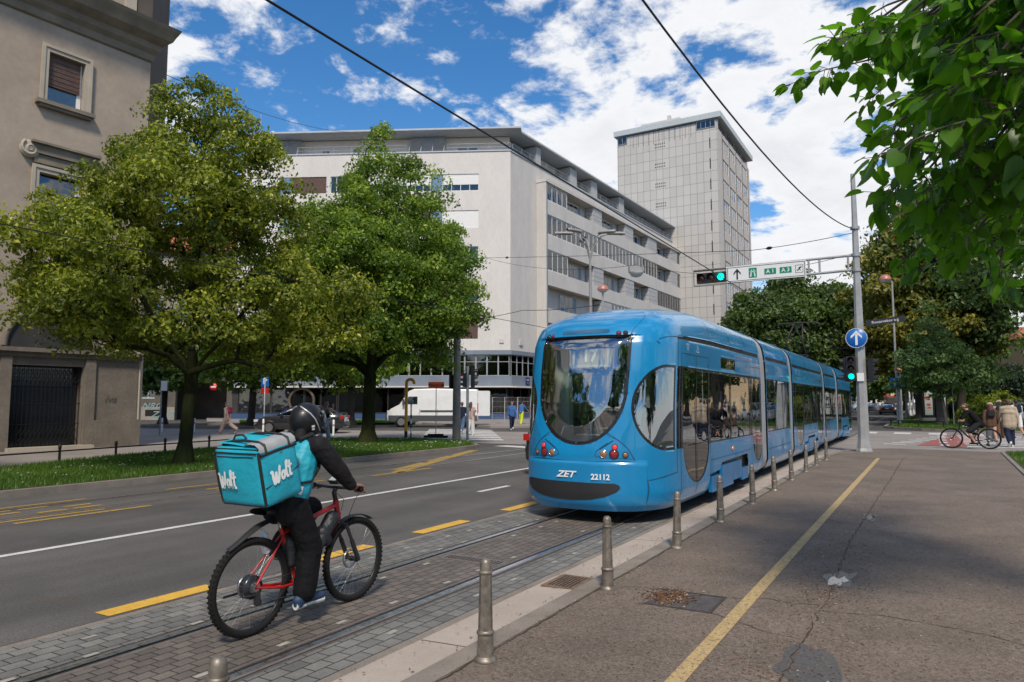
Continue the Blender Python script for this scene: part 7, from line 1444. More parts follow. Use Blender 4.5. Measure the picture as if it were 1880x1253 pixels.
p = G(1752, 784); p = V3((p.x, p.y, .12)); t = pole('cycle_path_sign', 'round blue cycle and foot path sign on a thin post right of the maple', 'road sign', p, 2.6, .03, .03, 'galv'); c = p+V3((0, 0, 3.0))-FW*.03; b = MB(); b.lathe([(.42, 0), (.42, .02), (0, .02)], c, -FW, 32); o = b.build('disc', MATS['sign_blue'], t)
dec(tuple(c-FW*.022), [[(-.01, -.36), (.01, -.36), (.01, .36), (-.01, .36)], [(-.22, -.1), (-.14, -.1), (-.12, .2), (-.2, .2)], [(.1, -.15), (.3, -.15), (.3, -.11), (.1, -.11)], [(.14, -.1), (.2, .12), (.25, .1), (.2, -.1)]], 'sign_white', 'pictogram', .004, RT, Z_, o)
mat('poster', (.5, .52, .46), .3, coat=.3); mat('poster_red', (.55, .1, .07), .5)
for i, (px, lab) in enumerate(((1703, 'dark advertising pillar with pale poster left of the maple trunk'), (1727, 'dark advertising pillar with pale poster right of the maple trunk'))):
    p = CP(px, 57); t = thing('advertising_pillar', lab, 'advertising pillar', (p.x, p.y, .12), group='advertising pillars on the island'); b = MB(); b.cb(p+V3((0, 0, 1.55)), (.95, .25, 2.3), YAW); b.build('case', MATS['sign_black'], t); b = MB(); b.cb(p+V3((0, 0, .25)), (1.0, .3, .32), YAW); b.build('plinth', MATS['pole_grey'], t)
    b = MB(); b.cb(p-FW*.13+V3((0, 0, 1.6)), (.62, .012, 1.95), YAW); o = b.build('poster', MATS['poster'], t); b = MB()
    for k, (z, h) in enumerate(((1.95, .3), (1.45, .2), (1.2, .12))): b.cb(p-FW*.137+RT*.05*(k-1)+V3((0, 0, z)), (.3, .01, h), YAW)
    b.build('print', MATS['poster_red' if i == 0 else 'sign_black'], o)
# wires
mat('wire', (.008, .008, .01), .5)
def wire(name, label, pts, r, sag=0, group=None):
    t = thing(name, label, 'cable', tuple(V3(pts[0]))); b = MB(); P = []
    for i in range(len(pts)-1):
        a, c = V3(pts[i]), V3(pts[i+1])
        for k in range(16): u = k/16; P.append(a.lerp(c, u)-V3((0, 0, sag*4*u*(1-u))))
    P.append(V3(pts[-1])); b.tube(P, r, 6); b.build('wire', MATS['wire'], t); return t, P
wire('contact_wire', 'overhead contact wire running above the near tram track', [(TX, -20, 4.68), (TX, 25, 4.74), (TX, 70, 4.8), (TX, 160, 4.8)], .011)
wire('contact_wire', 'overhead contact wire above the far tram track by the lawn', [(-11.8, -20, 4.25), (-11.8, 25, 4.35), (-11.8, 90, 4.5)], .009)
wire('span_cable', 'thick black span cable sloping down to the tall mast from above', [tuple(PD(1150, -40, 7.5)), (MX, MY, 7.5)], .016, .55)
t, P = wire('span_cable', 'thin cable from the tall mast across the street towards the block', [(MX, MY, 7.4), tuple(PD(1380, 460, 27)), tuple(PD(870, 474, 46))], .012, .05)
b = MB(); [b.lathe([(.03, -.12), (.06, -.05), (.06, .05), (.03, .12)], P[int(len(P)*k)], (P[5]-P[4]), 8) for k in (.42, .9)]; b.build('insulator', MATS['wire'], t)
wire('span_cable', 'sagging cable carrying the hanging lamp over the tram', [tuple(PD(868, 465, 46)), tuple(PD(1168, 487, 30)), (MX, MY, 6.7)], .01, .55)
wire('span_cable', 'very thin cable high on the left between beige building and block roof', [tuple(PD(288, 130, 32)), tuple(PD(640, 243, 62))], .016, .6)
wire('span_cable', 'thin span wire with registration arm in front of the block corner', [tuple(LP+V3((0, 0, 4.9))), tuple(PD(960, 570, 22)), tuple(PD(1100, 560, 18.5))], .009, .05)
t, P = wire('span_cable', 'bracket wire over the tram near its pantograph', [tuple(PD(1330, 625, 30)), tuple(PD(1580, 640, 34))], .01, .1)
c = PD(1168, 500, 30); t = thing('hanging_lamp', 'grey hanging street lamp with white bowl on the cable above the tram', 'street lamp', c); b = MB(); b.cb(c+V3((0, 0, .12)), (.62, .3, .26), YAW); b.tube([c+V3((0, 0, .25)), c+V3((0, 0, .42))], .02, 6); b.build('housing', MATS['pole_grey'], t); b = MB(); b.lathe([(0, -.24), (.2, -.18), (.3, -.04), (.31, 0)], c, n=18); b.build('bowl', MATS['opal'], t)
# ------------------------------------------------------------------ vehicles
mat('car_black', (.012, .012, .014), .2, coat=1); mat('car_dark', (.02, .021, .024), .2, coat=1); mat('car_silver', (.4, .4, .42), .3, .6, coat=1); mat('car_white', (.68, .68, .67), .3, coat=.6, var=.04); mat('car_trim', (.02, .02, .02), .5); glassmat('car_glass', (.1, .12, .13), .04, 1.4); mat('tail_red', (.4, .01, .012), .15, coat=1); mat('rim_alloy', (.4, .4, .4), .3, .9); mat('van_grey', (.05, .055, .06), .6); mat('truck_cream', (.5, .42, .3), .5, var=.1); mat('plate_white', (.6, .6, .58), .5)
def veh_wheel(mk, x, y, r, w=.2, nm='wheel'):
    s = 1 if x > 0 else -1; o = mk('wheel', lambda b: b.lathe([(r*.45, -.0), (r*.62, w*.0), (r*.66, w*.45), (r*.6, w*.5), (0, w*.48)] if 0 else [(0, .02), (r*.2, .035), (r*.62, .01), (r*.66, .03), (r*.66, .05)], (x+s*(w/2-.05), y, r), (s, 0, 0), 24), 'rim_alloy'); mk('tyre', lambda b: b.torus((x, y, r), (1, 0, 0), r-w*.32, w*.5, 28, 8, flat=.64), 'rubber', o)
def wheel_arch(mk, x, y, r): mk('wheel_arch', lambda b: b.lathe([(r*1.13, -.12), (r*1.13, 0), (0, .001)], (x, y, r+.01), (1 if x > 0 else -1, 0, 0), 28), 'car_trim')
def car(label, loc, rz, paint='car_black', L=4.8, est=False, H=1.45, group=None, name='car'):
    t = thing(name, label, 'car', loc, rz, group); M0 = wmat(t); h = L/2
    def mk(nm, fn, m, parent=t): b = MB(); fn(b); b.v = [tuple(M0 @ V3(v)) for v in b.v]; return b.build(nm, MATS[m], parent)
    Y = np.array([-h, -h+.04, -h+.25, -h+.7, -1.2, -.3, .6, 1.25, 1.7, h-.35, h-.08, h]); D = np.array([.62, .9, 1.02, 1.05, 1.03, .99, .97, .97, .93, .85, .72, .5]); Wd = np.array([.66, .78, .86, .9, .91, .92, .92, .91, .9, .85, .74, .6]); S = np.array([.42, .3, .26, .24, .22, .2, .2, .22, .24, .24, .26, .36])
    if est: D[1:5] += .03
    def body(b):
        rows = []
        for y, d, w, s in zip(Y, D, Wd, S):
            m = (s+d)/2; half = [(w*.86, s), (w*.97, s+.06), (w, m-.05), (w*.99, m+.1), (w*.955, d-.06), (w*.86, d), (w*.4, d+.025)]
            rows.append([(x, y, z) for x, z in half]+[(-x, y, z) for x, z in half[::-1]])
        b.grid(rows, True, True); n = len(rows[0]); b.add(rows[0], [tuple(range(n))]); b.add(rows[-1], [tuple(range(n-1, -1, -1))])
    mk('body', body, paint)
    yr0, yr1, yf1, yf0 = (-h+.35, -h+.75, .35, 1.25) if est else (-h+.55, -1.05, .3, 1.15)
    def gh(k):
        def f(b):
            rows = []
            for y, z, w in ((yr0, .98, .76), ((yr0+yr1)/2, (H+1)/2+.05, .7), (yr1, H-.04, .62), (-.4, H-.005, .63), (yf1, H-.03, .61), ((yf1+yf0)/2, (H+.98)/2+.04, .68), (yf0, .96, .74)):
                wb = .84; rows.append([(wb, y, .94), (wb*.985, y, min(z, 1.0)), (w+.02, y, z-.02), (w*.8, y, z+.012), (0, y, z+.02), (-w*.8, y, z+.012), (-w-.02, y, z-.02), (-wb*.985, y, min(z, 1.0)), (-wb, y, .94)])
            b.grid(rows, True)
        return f
    mk('glasshouse', gh(0), 'car_glass')
    mk('roof', lambda b: b.grid([[(x*w, y, z+.02-.012*abs(x)**2) for x in (-1, -.6, 0, .6, 1)] for y, z, w in ((yr1-.05, H-.03, .62), (yr1+.2, H-.0, .64), (-.3, H+.012, .645), (yf1-.1, H-.005, .63), (yf1+.02, H-.03, .62))], True), paint)
    def pil(b):
        for s in (1, -1):
            for P in ([(s*.8, yf0-.02, .97), (s*.7, (yf1+yf0)/2, (H+.98)/2+.02), (s*.625, yf1, H-.035)], [(s*.8, yr0+.02, .98), (s*.71, (yr0+yr1)/2, (H+1)/2+.04), (s*.63, yr1, H-.035)], [(s*.83, -.15, .97), (s*.645, -.2, H-.02)], [(s*.625, yf1, H-.03), (s*.645, -.3, H-.01), (s*.63, yr1, H-.03)]): b.tube(P, .03, 6)
    mk('pillar', pil, paint)
    for s in (1, -1):
        mk('tail_light', lambda b: b.box((min(s*.5, s*.82), -h-.0+.02, .78), (max(s*.5, s*.82), -h+.2, .93)), 'tail_red'); mk('headlight', lambda b: b.box((min(s*.48, s*.8), h-.3, .62), (max(s*.48, s*.8), h-.06, .74)), 'opal')
        mk('door_mirror', lambda b: b.ell((s*.99, .85, 1.02), (.1, .08, .07)), paint); mk('side_trim', lambda b: b.tube([(s*.925, -1.2, .98), (s*.93, .9, .94)], .008, 4), 'rim_alloy')
        for y in (-h+.95, h-.9): wheel_arch(mk, s*.905, y, .33); veh_wheel(mk, s*.86, y, .33)
    mk('number_plate', lambda b: b.box((-.26, -h-.015, .72 if not est else .8), (.26, -h+.06, .83 if not est else .91)), 'plate_white'); mk('rear_bumper', lambda b: b.box((-.72, -h-.03, .36), (.72, -h+.1, .6)), paint); mk('grille', lambda b: b.box((-.4, h-.05, .45), (.4, h+.015, .66)), 'car_trim'); return t
q = CP(556, 38.5); car('long dark sedan parked facing left before the block, behind the courier', (q.x, q.y, 0), face_az(A0-91), 'car_dark')
car('dark car half hidden left of the tram with its red tail lamp showing', (-7.2, 16.7, 0), 0, 'car_black')
q = CP(1628, 92); car('black hatchback driving away down the avenue beyond the crossing', (q.x, q.y+2.2, 0), 0, 'car_black', 4.4, True)
q = CP(1604, 118); car('silver car in the left lane far down the avenue', (q.x, q.y, 0), 0, 'car_silver', 4.5, True); q = CP(1607, 150); car('white car farthest down the avenue', (q.x, q.y, 0), PI, 'car_white', 4.5, True)
q = CP(1843, 58); car('pale car parked beyond the walkers on the right', (q.x, q.y, 0), face_az(60), 'car_silver', 4.4, True)
def van(label, loc, rz, doors=True):
    t = thing('delivery_van', label, 'van', loc, rz); M0 = wmat(t)
    def mk(nm, fn, m, parent=t): b = MB(); fn(b); b.v = [tuple(M0 @ V3(v)) for v in b.v]; return b.build(nm, MATS[m], parent)
    P = [(-2.95, .42), (-3.0, .6), (-3.0, 2.4), (-2.92, 2.5), (0, 2.56), (1.25, 2.53), (1.6, 2.38), (2.2, 1.5), (2.75, 1.22), (2.98, 1.0), (3.03, .7), (2.98, .4)]
    def body(b):
        rows = []
        for x, k in ((-.9, .88), (-.97, .96), (-1.0, 1), (-1.0, 1)): pass
        cz, cy = 1.4, 0
        for x, k in ((-1.0, .93), (-.98, .975), (-.9, 1.), (0, 1.012), (.9, 1.), (.98, .975), (1.0, .93)): rows.append([(x-(.09*max(0, z-1.1)*np.sign(x)), cy+(y-cy)*(1-(1-k)*.35), cz+(z-cz)*k) for y, z in P])
        b.grid(rows, True, True); b.add(rows[0], [tuple(range(len(P)))]); b.add(rows[-1], [tuple(range(len(P)-1, -1, -1))])
    o = mk('body', body, 'car_white'); o.data.polygons.foreach_set('use_smooth', [False]*len(o.data.polygons))
    mk('windscreen', lambda b: b.grid([[(x*(.86-.08*t_), 2.2-.6*t_+.03, 1.52+.84*t_) for t_ in (0, .5, 1)] for x in (-1, -.5, 0, .5, 1)], True), 'car_glass')
    for s in (1, -1):
        mk('cab_window', lambda b: b.prism([(1.95, 1.5), (1.02, 1.5), (1.02, 2.08), (1.45, 2.1)], (s*.93, 0, 0), (0, 1, 0), (-s*.09, 0, 1), (s*.045, 0, 0)) if 0 else b.prism([(1.98, 1.52), (1.0, 1.52), (1.0, 2.1), (1.5, 2.12)], (s*1.115, 0, 0), (0, 1, 0), (-s*.1, 0, 1), (s*-.07, 0, 0)), 'car_glass')
        mk('lower_cladding', lambda b: b.box((min(s*.96, s*1.025), -2.95, .4), (max(s*.96, s*1.025), 2.9, .78)), 'van_grey'); mk('door_mirror', lambda b: b.box((min(s*1.0, s*1.2), 1.85, 1.45), (max(s*1., s*1.2), 1.97, 1.85)), 'van_grey'); mk('panel_seam', lambda b: [b.box((min(s*.985, s*1.003), y, .8), (max(s*.985, s*1.003), y+.015, 1.2)) for y in (.85, -.35, -1.7)], 'tram_seam'); mk('moulding', lambda b: b.box((min(s*.97, s*1.012), -2.9, 1.02), (max(s*.97, s*1.012), .8, 1.12)), 'van_grey'); mk('tail_light', lambda b: b.box((min(s*.86, s*.97), -3.03, .95), (max(s*.86, s*.97), -2.97, 1.6)), 'tail_red'); mk('headlight', lambda b: b.box((min(s*.6, s*.9), 2.75, .85), (max(s*.6, s*.9), 3.0, 1.1)), 'opal')
        for y in (-1.85, 2.05): wheel_arch(mk, s*1.0, y, .36); veh_wheel(mk, s*.94, y, .36, .23)
        if doors: mk('rear_door', lambda b: b.box((min(s*.9, s*.95), -3.75, .75), (max(s*.9, s*.95), -3.0, 2.4)), 'car_white')
    mk('front_bumper', lambda b: b.box((-.95, 2.85, .4), (.95, 3.1, .82)), 'van_grey'); mk('load_space', lambda b: b.box((-.85, -3.015, .75), (.85, -2.99, 2.35)), 'dark_inside'); return t
q = CP(797, 48); van('white high roof delivery van facing left with its rear doors open', (q.x, q.y, 0), face_az(A0-90))
q = CP(1874, 50); car('pale estate car at the right edge beyond the walkers', (q.x, q.y+1, 0), face_az(40), 'car_white', 4.5, True, 1.6)
q = CP(1637, 118); t = thing('mixer_truck', 'cream concrete mixer truck ahead of the black hatchback', 'truck', (q.x, q.y, 0)); p = V3((q.x, q.y, 0))
b = MB(); b.lathe([(.5, -1.9), (1.0, -1.2), (1.25, 0), (1.15, 1.2), (.6, 2.3)], p+V3((0, 1.5, 2.7)), (0, 1, -.22), 20); b.build('drum', MATS['truck_cream'], t); b = MB(); b.torus(p+V3((0, -.6, 3.1)), (0, 1, -.22), .75, .12, 20, 6); b.torus(p+V3((0, .6, 2.9)), (0, 1, -.22), 1.2, .05, 20, 6); b.build('drum_ring', MATS['sign_red'], t)
b = MB(); b.box((q.x-1.1, q.y-2.2, .9), (q.x+1.1, q.y+5.5, 1.25)); b.box((q.x-.5, q.y-2.3, 1.25), (q.x+.5, q.y-1.2, 2.4)); b.build('chassis', MATS['van_grey'], t); b = MB(); b.box((q.x-1.2, q.y+4.2, 1.0), (q.x+1.2, q.y+6, 3.0)); b.build('cab', MATS['truck_cream'], t)
for y in (-1.2, .2, 4.8):
    for s in (1, -1): b = MB(); b.torus((q.x+s*1.0, q.y+y, .5), (1, 0, 0), .36, .16, 20, 8); b.build('wheel', MATS['rubber'], t)
# a second tram far down the avenue
t2 = tram.copy(); COL.objects.link(t2); t2['label'] = 'small far away blue tram coming along the left track'; t2.location = (-11.8, 128, 0)
for c in kids(tram):
    if c.name.split('.')[0] in ('body_shell', 'module_shell', 'side_glass', 'rear_window', 'window_surround', 'gangway_bellows', 'underframe'): n = c.copy(); COL.objects.link(n); n.parent = t2
# ------------------------------------------------------------------ trees
mat('bark', (.035, .027, .02), .9, var=.4, vs=6, bump=.012, bs=14, aniso=(3, 3, .6)); mat('bark_moss', (.016, .014, .008), .95, spec=.2, var=.4, vs=4, col2=(.03, .04, .008), bump=.014, bs=14, aniso=(2, 2, .6)); mat('bark_grey', (.1, .085, .07), .9, var=.3, vs=6, bump=.008, bs=18)
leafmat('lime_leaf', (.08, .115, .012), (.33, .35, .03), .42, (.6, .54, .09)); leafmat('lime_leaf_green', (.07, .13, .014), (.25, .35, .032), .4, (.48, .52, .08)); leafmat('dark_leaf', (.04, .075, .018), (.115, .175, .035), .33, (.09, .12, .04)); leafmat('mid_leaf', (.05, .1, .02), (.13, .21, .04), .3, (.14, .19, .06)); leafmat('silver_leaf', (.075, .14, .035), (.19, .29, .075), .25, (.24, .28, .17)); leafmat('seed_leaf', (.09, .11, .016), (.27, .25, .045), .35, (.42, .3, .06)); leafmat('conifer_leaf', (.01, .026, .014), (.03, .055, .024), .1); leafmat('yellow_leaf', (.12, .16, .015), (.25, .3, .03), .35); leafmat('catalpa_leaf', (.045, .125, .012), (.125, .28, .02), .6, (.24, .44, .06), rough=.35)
def leaves_at(C, Nrm, size, rng, n_tri=1):
    """leaf shaped quads folded along the midrib at points C with loose normals"""
    m = len(C); nr = Nrm+rng.normal(0, .55, (m, 3)); nr /= np.linalg.norm(nr, axis=1)[:, None]+1e-9
    t = rng.normal(0, 1, (m, 3)); t[:, 2] -= .5; t -= nr*(t*nr).sum(1)[:, None]; t /= np.linalg.norm(t, axis=1)[:, None]+1e-9; b = np.cross(nr, t); s = size*rng.uniform(.6, 1.35, m)[:, None]
    V = np.stack([C-t*s, C+b*s*.62+nr*s*.12, C+t*s*1.1-nr*s*.2, C-b*s*.62+nr*s*.12], 1); return V.reshape(-1, 3)
def tree(name, label, base, trunk_h, profile, nclump, per, leaf, lm, bm='bark', r0=.2, clump=.55, seed=1, group=None, droop=.25, shell_bias=.62, limbs=True, sq=1., centre=(0, 0), lobes=.28, cat='tree', fork=None, vis=None, gaps=0., hollow=None, flat=.62):
    """profile: (height, radius) outline of the crown; clumps of leaves gather at twig ends grown out from the trunk"""
    rng = np.random.default_rng(seed); t = thing(name, label, cat, tuple(base), group=group); B = np.array(base, float); pz = np.array([p[0] for p in profile]); pr = np.array([p[1] for p in profile]); z0, z1 = pz[0], pz[-1]
    C = []; tries = 0
    ws = np.interp(np.linspace(z0, z1, 60), pz, pr); cdf = np.cumsum(ws*ws+.15*ws.max()*ws); cdf /= cdf[-1]
    while len(C) < nclump and tries < nclump*40:
        tries += 1; z = float(np.interp(rng.random(), cdf, np.linspace(z0, z1, 60))); a = rng.uniform(0, 2*PI); q = shell_bias+(1-shell_bias)*rng.random() if rng.random() < .78 else rng.random()**.5*shell_bias
        lob = 1+lobes*mnoise.noise((math.cos(a)*1.4+seed, math.sin(a)*1.4, z*.55))*1.6
        if gaps and mnoise.noise((math.cos(a)*2.1+seed*3, math.sin(a)*2.1, z*.8)) > .5-gaps: continue
        R_ = np.interp(z, pz, pr)*lob*q
        if hollow and z < hollow[0] and R_ < hollow[1]: continue
        C.append((centre[0]*(z-trunk_h)/(z1-trunk_h)+R_*math.cos(a), centre[1]*(z-trunk_h)/(z1-trunk_h)+R_*math.sin(a)*sq, z+rng.normal(0, .1)))
    C = np.array(C)
    # limbs: join each clump to the nearest grown node, trunk first
    nodes = [np.array([0, 0, 0.])]; par = [-1]; nst = max(4, int(trunk_h/.5)); bend = rng.normal(0, .04, 2)
    for i in range(1, nst+1): nodes.append(np.array([bend[0]*i*.3, bend[1]*i*.3, trunk_h*i/nst])); par.append(len(nodes)-2)
    top = trunk_h+(z1-trunk_h)*.78; k = int((top-trunk_h)/.5)
    for i in range(1, k+1): nodes.append(np.array([bend[0]*nst*.3+centre[0]*i/k*.8+rng.normal(0, .06), bend[1]*nst*.3+centre[1]*i/k*.8+rng.normal(0, .06), trunk_h+(top-trunk_h)*i/k])); par.append(len(nodes)-2)
    for f in range(fork or 0):
        a = 2*PI*(f+.3*rng.random())/fork+.4; j = nst-1 if f % 2 else nst; L_ = rng.uniform(1.6, 2.6); b0 = nodes[j]
        for i in range(1, 6): u = i/5; nodes.append(b0+np.array([math.cos(a)*L_*u**.9*.75, math.sin(a)*L_*u**.9*.75, L_*u*1.05])+rng.normal(0, .03, 3)); par.append(len(nodes)-2 if i > 1 else j)
    nt_ = len(nodes); order = np.argsort(np.hypot(C[:, 0], C[:, 1])+.3*(C[:, 2]-z0)) if limbs else []
    tips = []
    for ci in order:
        P = C[ci]; A = np.array(nodes); d = np.linalg.norm(A-P, axis=1); cost = d+np.maximum(0, A[:, 2]-P[2]+.35*d)*1.6+(A[:, 2] < trunk_h*.85)*50; j = int(np.argmin(cost)); n = max(2, int(d[j]/.55)); a = A[j]; prev = j
        for i in range(1, n+1):
            u = i/n; q = a+(P-a)*u; q = q+np.array([0, 0, .12*d[j]*math.sin(u*PI)])+rng.normal(0, .035*d[j]**.5, 3)*(u < 1); nodes.append(q); par.append(prev); prev = len(nodes)-1
        tips.append(prev)
    w = np.zeros(len(nodes)); 
    for i in tips: w[i] += 1
    for i in range(len(nodes)-1, 0, -1): w[par[i]] += w[i]
    tot = max(1, w[0]); rad = r0*(np.maximum(w, .3)/tot)**.47; rad[:nst+1] = [r0*(1.35-.0 if i == 0 else 1.0-.12*i/nst) for i in range(nst+1)]; rad = np.maximum(rad, .008); A = np.array(nodes)+B
    V, Fq = [], []; ring = 6
    for i in range(1, len(nodes)):
        p = par[i]; d = A[i]-A[p]; L_ = np.linalg.norm(d)
        if L_ < 1e-5: continue
        x, y, _ = basis(d); x, y = np.array(x), np.array(y); nn = 12 if i <= nst else 5; r1, r2 = (rad[p] if i < nst+k+1 else min(rad[p], rad[i]*1.35)), rad[i]; b0 = len(V); an = np.arange(nn)*2*PI/nn
        if i == 1: r1 *= 1.25
        for q, rr in ((A[p], r1), (A[i], r2)):
            for a in an: V.append(q+(x*math.cos(a)+y*math.sin(a))*rr)
        for k_ in range(nn): Fq.append((b0+k_, b0+(k_+1) % nn, b0+nn+(k_+1) % nn, b0+nn+k_))
    npmesh('trunk', V, Fq, MATS[bm], t, True)
    # leaves
    cc = C+B; n = len(cc); o = rng.normal(0, 1, (n, per, 3)); o /= np.linalg.norm(o, axis=2)[:, :, None]; rr = rng.random((n, per, 1))**.45; cs = clump*rng.uniform(.6, 1.35, (n, 1, 1)); off = o*rr*cs*np.array([1.2, 1.2, flat]); off[:, :, 2] -= droop*cs[:, :, 0]*(off[:, :, 0]**2+off[:, :, 1]**2)/np.maximum(cs[:, :, 0]**2, 1e-6)
    P = (cc[:, None, :]+off).reshape(-1, 3); N_ = off+np.array([0, 0, .5])*cs; N_ = N_.reshape(-1, 3); N_ /= np.linalg.norm(N_, axis=1)[:, None]+1e-9
    rel = np.clip(.36+.2*rng.normal(0, 1, (n, 1))+.13*rng.normal(0, 1, (n, per))+.2*(off[:, :, 2]/cs[:, :, 0]), 0, .86).reshape(-1); tip = ((off[:, :, 2] > .1*cs[:, :, 0]) & (rr[:, :, 0] > .7)).reshape(-1); fl = rng.random(len(rel)) < np.where(tip, .34, .05); rel = np.where(fl, .95, rel)  # clump tops coloured lighter as painted highlights; pale outer tips double as blossom bracts
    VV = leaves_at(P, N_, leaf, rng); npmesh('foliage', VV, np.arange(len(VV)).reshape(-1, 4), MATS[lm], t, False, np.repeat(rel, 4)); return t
gA = G(336, 855, .12); tree('lime_tree', 'big yellow green lime tree with forked mossy trunk on the lawn, left of the courier', (gA.x, gA.y, .12), 2.3, [(2.5, 1.1), (3.1, 3.0), (3.9, 3.7), (5.2, 3.5), (6.3, 2.8), (7.4, 2.1), (8.5, 1.3), (10.2, .15)], 560, 200, .05, 'lime_leaf', 'bark_moss', .165, .5, 3, droop=.5, lobes=.55, gaps=.24, hollow=(4.6, 1.9), fork=4, flat=.42)
gB = G(675, 815, .12); tree('lime_tree', 'pointed bright green lime tree before the white block, right of the courier', (gB.x, gB.y, .12), 2.6, [(2.6, 1.2), (3.6, 3.1), (5, 3.7), (6.8, 3.6), (8.2, 2.8), (9.8, 1.9), (11.2, 1.1), (12.5, .2)], 600, 215, .06, 'lime_leaf_green', 'bark_moss', .26, .6, 8, droop=.5, lobes=.34, gaps=.14, hollow=(5, 1.8), fork=4, flat=.45, centre=(RT.x*.8, RT.y*.8))
tree('lime_tree', 'lime tree at the left edge with only its crown reaching into view', (-18.3, 1.9, .12), 2.4, [(2.3, 1.4), (3.4, 3.2), (5, 3.6), (6.6, 3.0), (8, 2.0), (9.2, .5)], 280, 170, .055, 'lime_leaf', 'bark_moss', .2, .5, 5, lobes=.5, droop=.5, flat=.42, gaps=.15, fork=4)
for i, (px, d, h, rr, lab) in enumerate(((462, 47, 7.6, 3.6, 'dark lime tree on the verge left, behind the big lime tree'), (645, 47, 8.4, 3.8, 'dark tree on the verge behind the pointed lime tree'), (300, 50, 6.0, 3.0, 'small fresh green tree between beige building and passage'))):
    p = CP(px, d); tree('street_tree', lab, (p.x, p.y, .1), 2.8 if i < 3 else 3.0, [(2.6, .8), (3.6, rr), (h*.7, rr*.9), (h, .4)], 150 if i < 3 else 50, 60, .16, 'mid_leaf' if i == 2 else 'lime_leaf_green', 'bark', .24, .9, 20+i, group=None)
# right side
p = CP(1458, 70); tree('plane_tree', 'broad dark spreading tree behind the tram, left of the tall mast', (p.x, p.y, 0), 3.5, [(3.4, 2), (5, 5.6), (8, 6.6), (11, 5.6), (13.5, 3.2), (15, .6)], 420, 110, .2, 'dark_leaf', 'bark', .4, 1.35, 31, lobes=.34, gaps=.08)
p = CP(1535, 88); tree('street_tree', 'fresh green tree behind the dark spreading one near the mast', (p.x, p.y, 0), 3.5, [(3, 1.5), (5, 4.2), (9, 5), (13, 3.6), (17.5, .6)], 260, 70, .3, 'mid_leaf', 'bark', .35, 1.5, 33)
p = CP(1392, 78); tree('street_tree', 'dark tree at the foot of the tower behind the tram roof', (p.x, p.y, 0), 3.2, [(3, 2), (5, 4.4), (9, 4.6), (12.4, .8)], 200, 70, .28, 'dark_leaf', 'bark', .35, 1.4, 34)
p = CP(1690, 62); tree('linden_tree', 'tall tree covered in golden brown bloom right of the tall mast', (p.x, p.y, .1), 3.4, [(3.6, 1.5), (5, 4.4), (9, 5.2), (13, 4.6), (17, 3), (19.5, .6)], 520, 110, .19, 'seed_leaf', 'bark', .4, 1.25, 36, lobes=.35)
p = CP(1762, 60); tree('street_tree', 'dark drooping tree behind the maple on the right', (p.x, p.y, .1), 3.6, [(5.4, 1.5), (7, 3.8), (10, 4.6), (15, 5.2), (19, 4), (21, .8)], 440, 95, .19, 'dark_leaf', 'bark', .35, 1.2, 37, lobes=.35, gaps=.1)
p = V3((.85, 57.0, .12)); tree('maple_tree', 'small silver green maple with two stems on the island lawn', p, 2.6, [(2.3, .8), (3.0, 2.9), (4.2, 2.8), (5.5, 2.0), (7.0, 1.1), (9.0, .15)], 130, 120, .11, 'silver_leaf', 'bark_grey', .2, .75, 38, lobes=.5, shell_bias=.5, gaps=.2, flat=.4, droop=.4)
b = MB(); b.tube([p+V3((.35, -1.5, 0)), p+V3((.25, -1.3, 1.2)), p+V3((.1, -.8, 2.6)), p+V3((0, -.3, 3.6))], [.12, .1, .08, .06], 8); b.build('second_stem', MATS['bark_grey'], bpy.data.objects[[o.name for o in bpy.data.objects if o.name.startswith('maple_tree')][0]])
for i, (px, d, h, rr, lm, lab) in enumerate(((1945, 42, 15, 5.6, 'mid_leaf', 'tall green tree whose crown reaches in at the right edge above the walkers'), (1755, 84, 22, 6, 'mid_leaf', 'tallest green tree behind the golden one'), (1604, 130, 13, 5, 'mid_leaf', 'light green tree beyond the far tram'), (1632, 160, 9, 5, 'yellow_leaf', 'yellow green tree below the white tower'), (1660, 135, 10, 4.5, 'lime_leaf_green', 'green tree above the row of grey columns'), (1588, 110, 15, 5.5, 'mid_leaf', 'tall green tree just right of the mast foot'), (1690, 100, 8, 4, 'lime_leaf_green', 'green tree behind the left advertising pillar'), (1752, 92, 8, 4, 'mid_leaf', 'green tree behind the round blue sign'))):
    p = CP(px, d); tree('street_tree', lab, (p.x, p.y, 0), 2.8 if i else 5.5, [(2.5, 1), (4.5, rr), (h*.7, rr*.85), (h, .5)] if i else [(7.6, 1), (9, rr), (h*.85, rr), (h+3, .5)], 110, 55, .34 if i else .2, lm, 'bark', .3, 1.5, 50+i, group=None)
p = CP(1862, 62); tree('conifer', 'dark green yew like conifer at the right edge before the beige house', (p.x, p.y, 0), .5, [(.3, 2.3), (1.6, 2.6), (3.2, 1.8), (4.2, .9), (5.0, .2)], 230, 80, .13, 'conifer_leaf', 'bark', .2, .7, 61, cat='conifer')
for i, (px, d, rr, h, lm, lab) in enumerate(((1800, 66, 3.2, 3.2, 'mid_leaf', 'rounded green shrub behind the cyclist'), (1826, 60, 2.2, 2.8, 'yellow_leaf', 'yellow green shrub left of the conifer'), (1797, 56, 1.4, 1.5, 'yellow_leaf', 'low lime yellow shrub beside the cyclist head'), (1770, 80, 2.5, 2.8, 'lime_leaf_green', 'far green shrub by the park walk'))):
    p = CP(px, d); tree('shrub', lab, (p.x, p.y, 0), .2, [(.1, rr*.8), (h*.5, rr), (h, rr*.3)], 80, 70, .11, lm, 'bark', .08, .55, 70+i, cat='shrub', group=None)
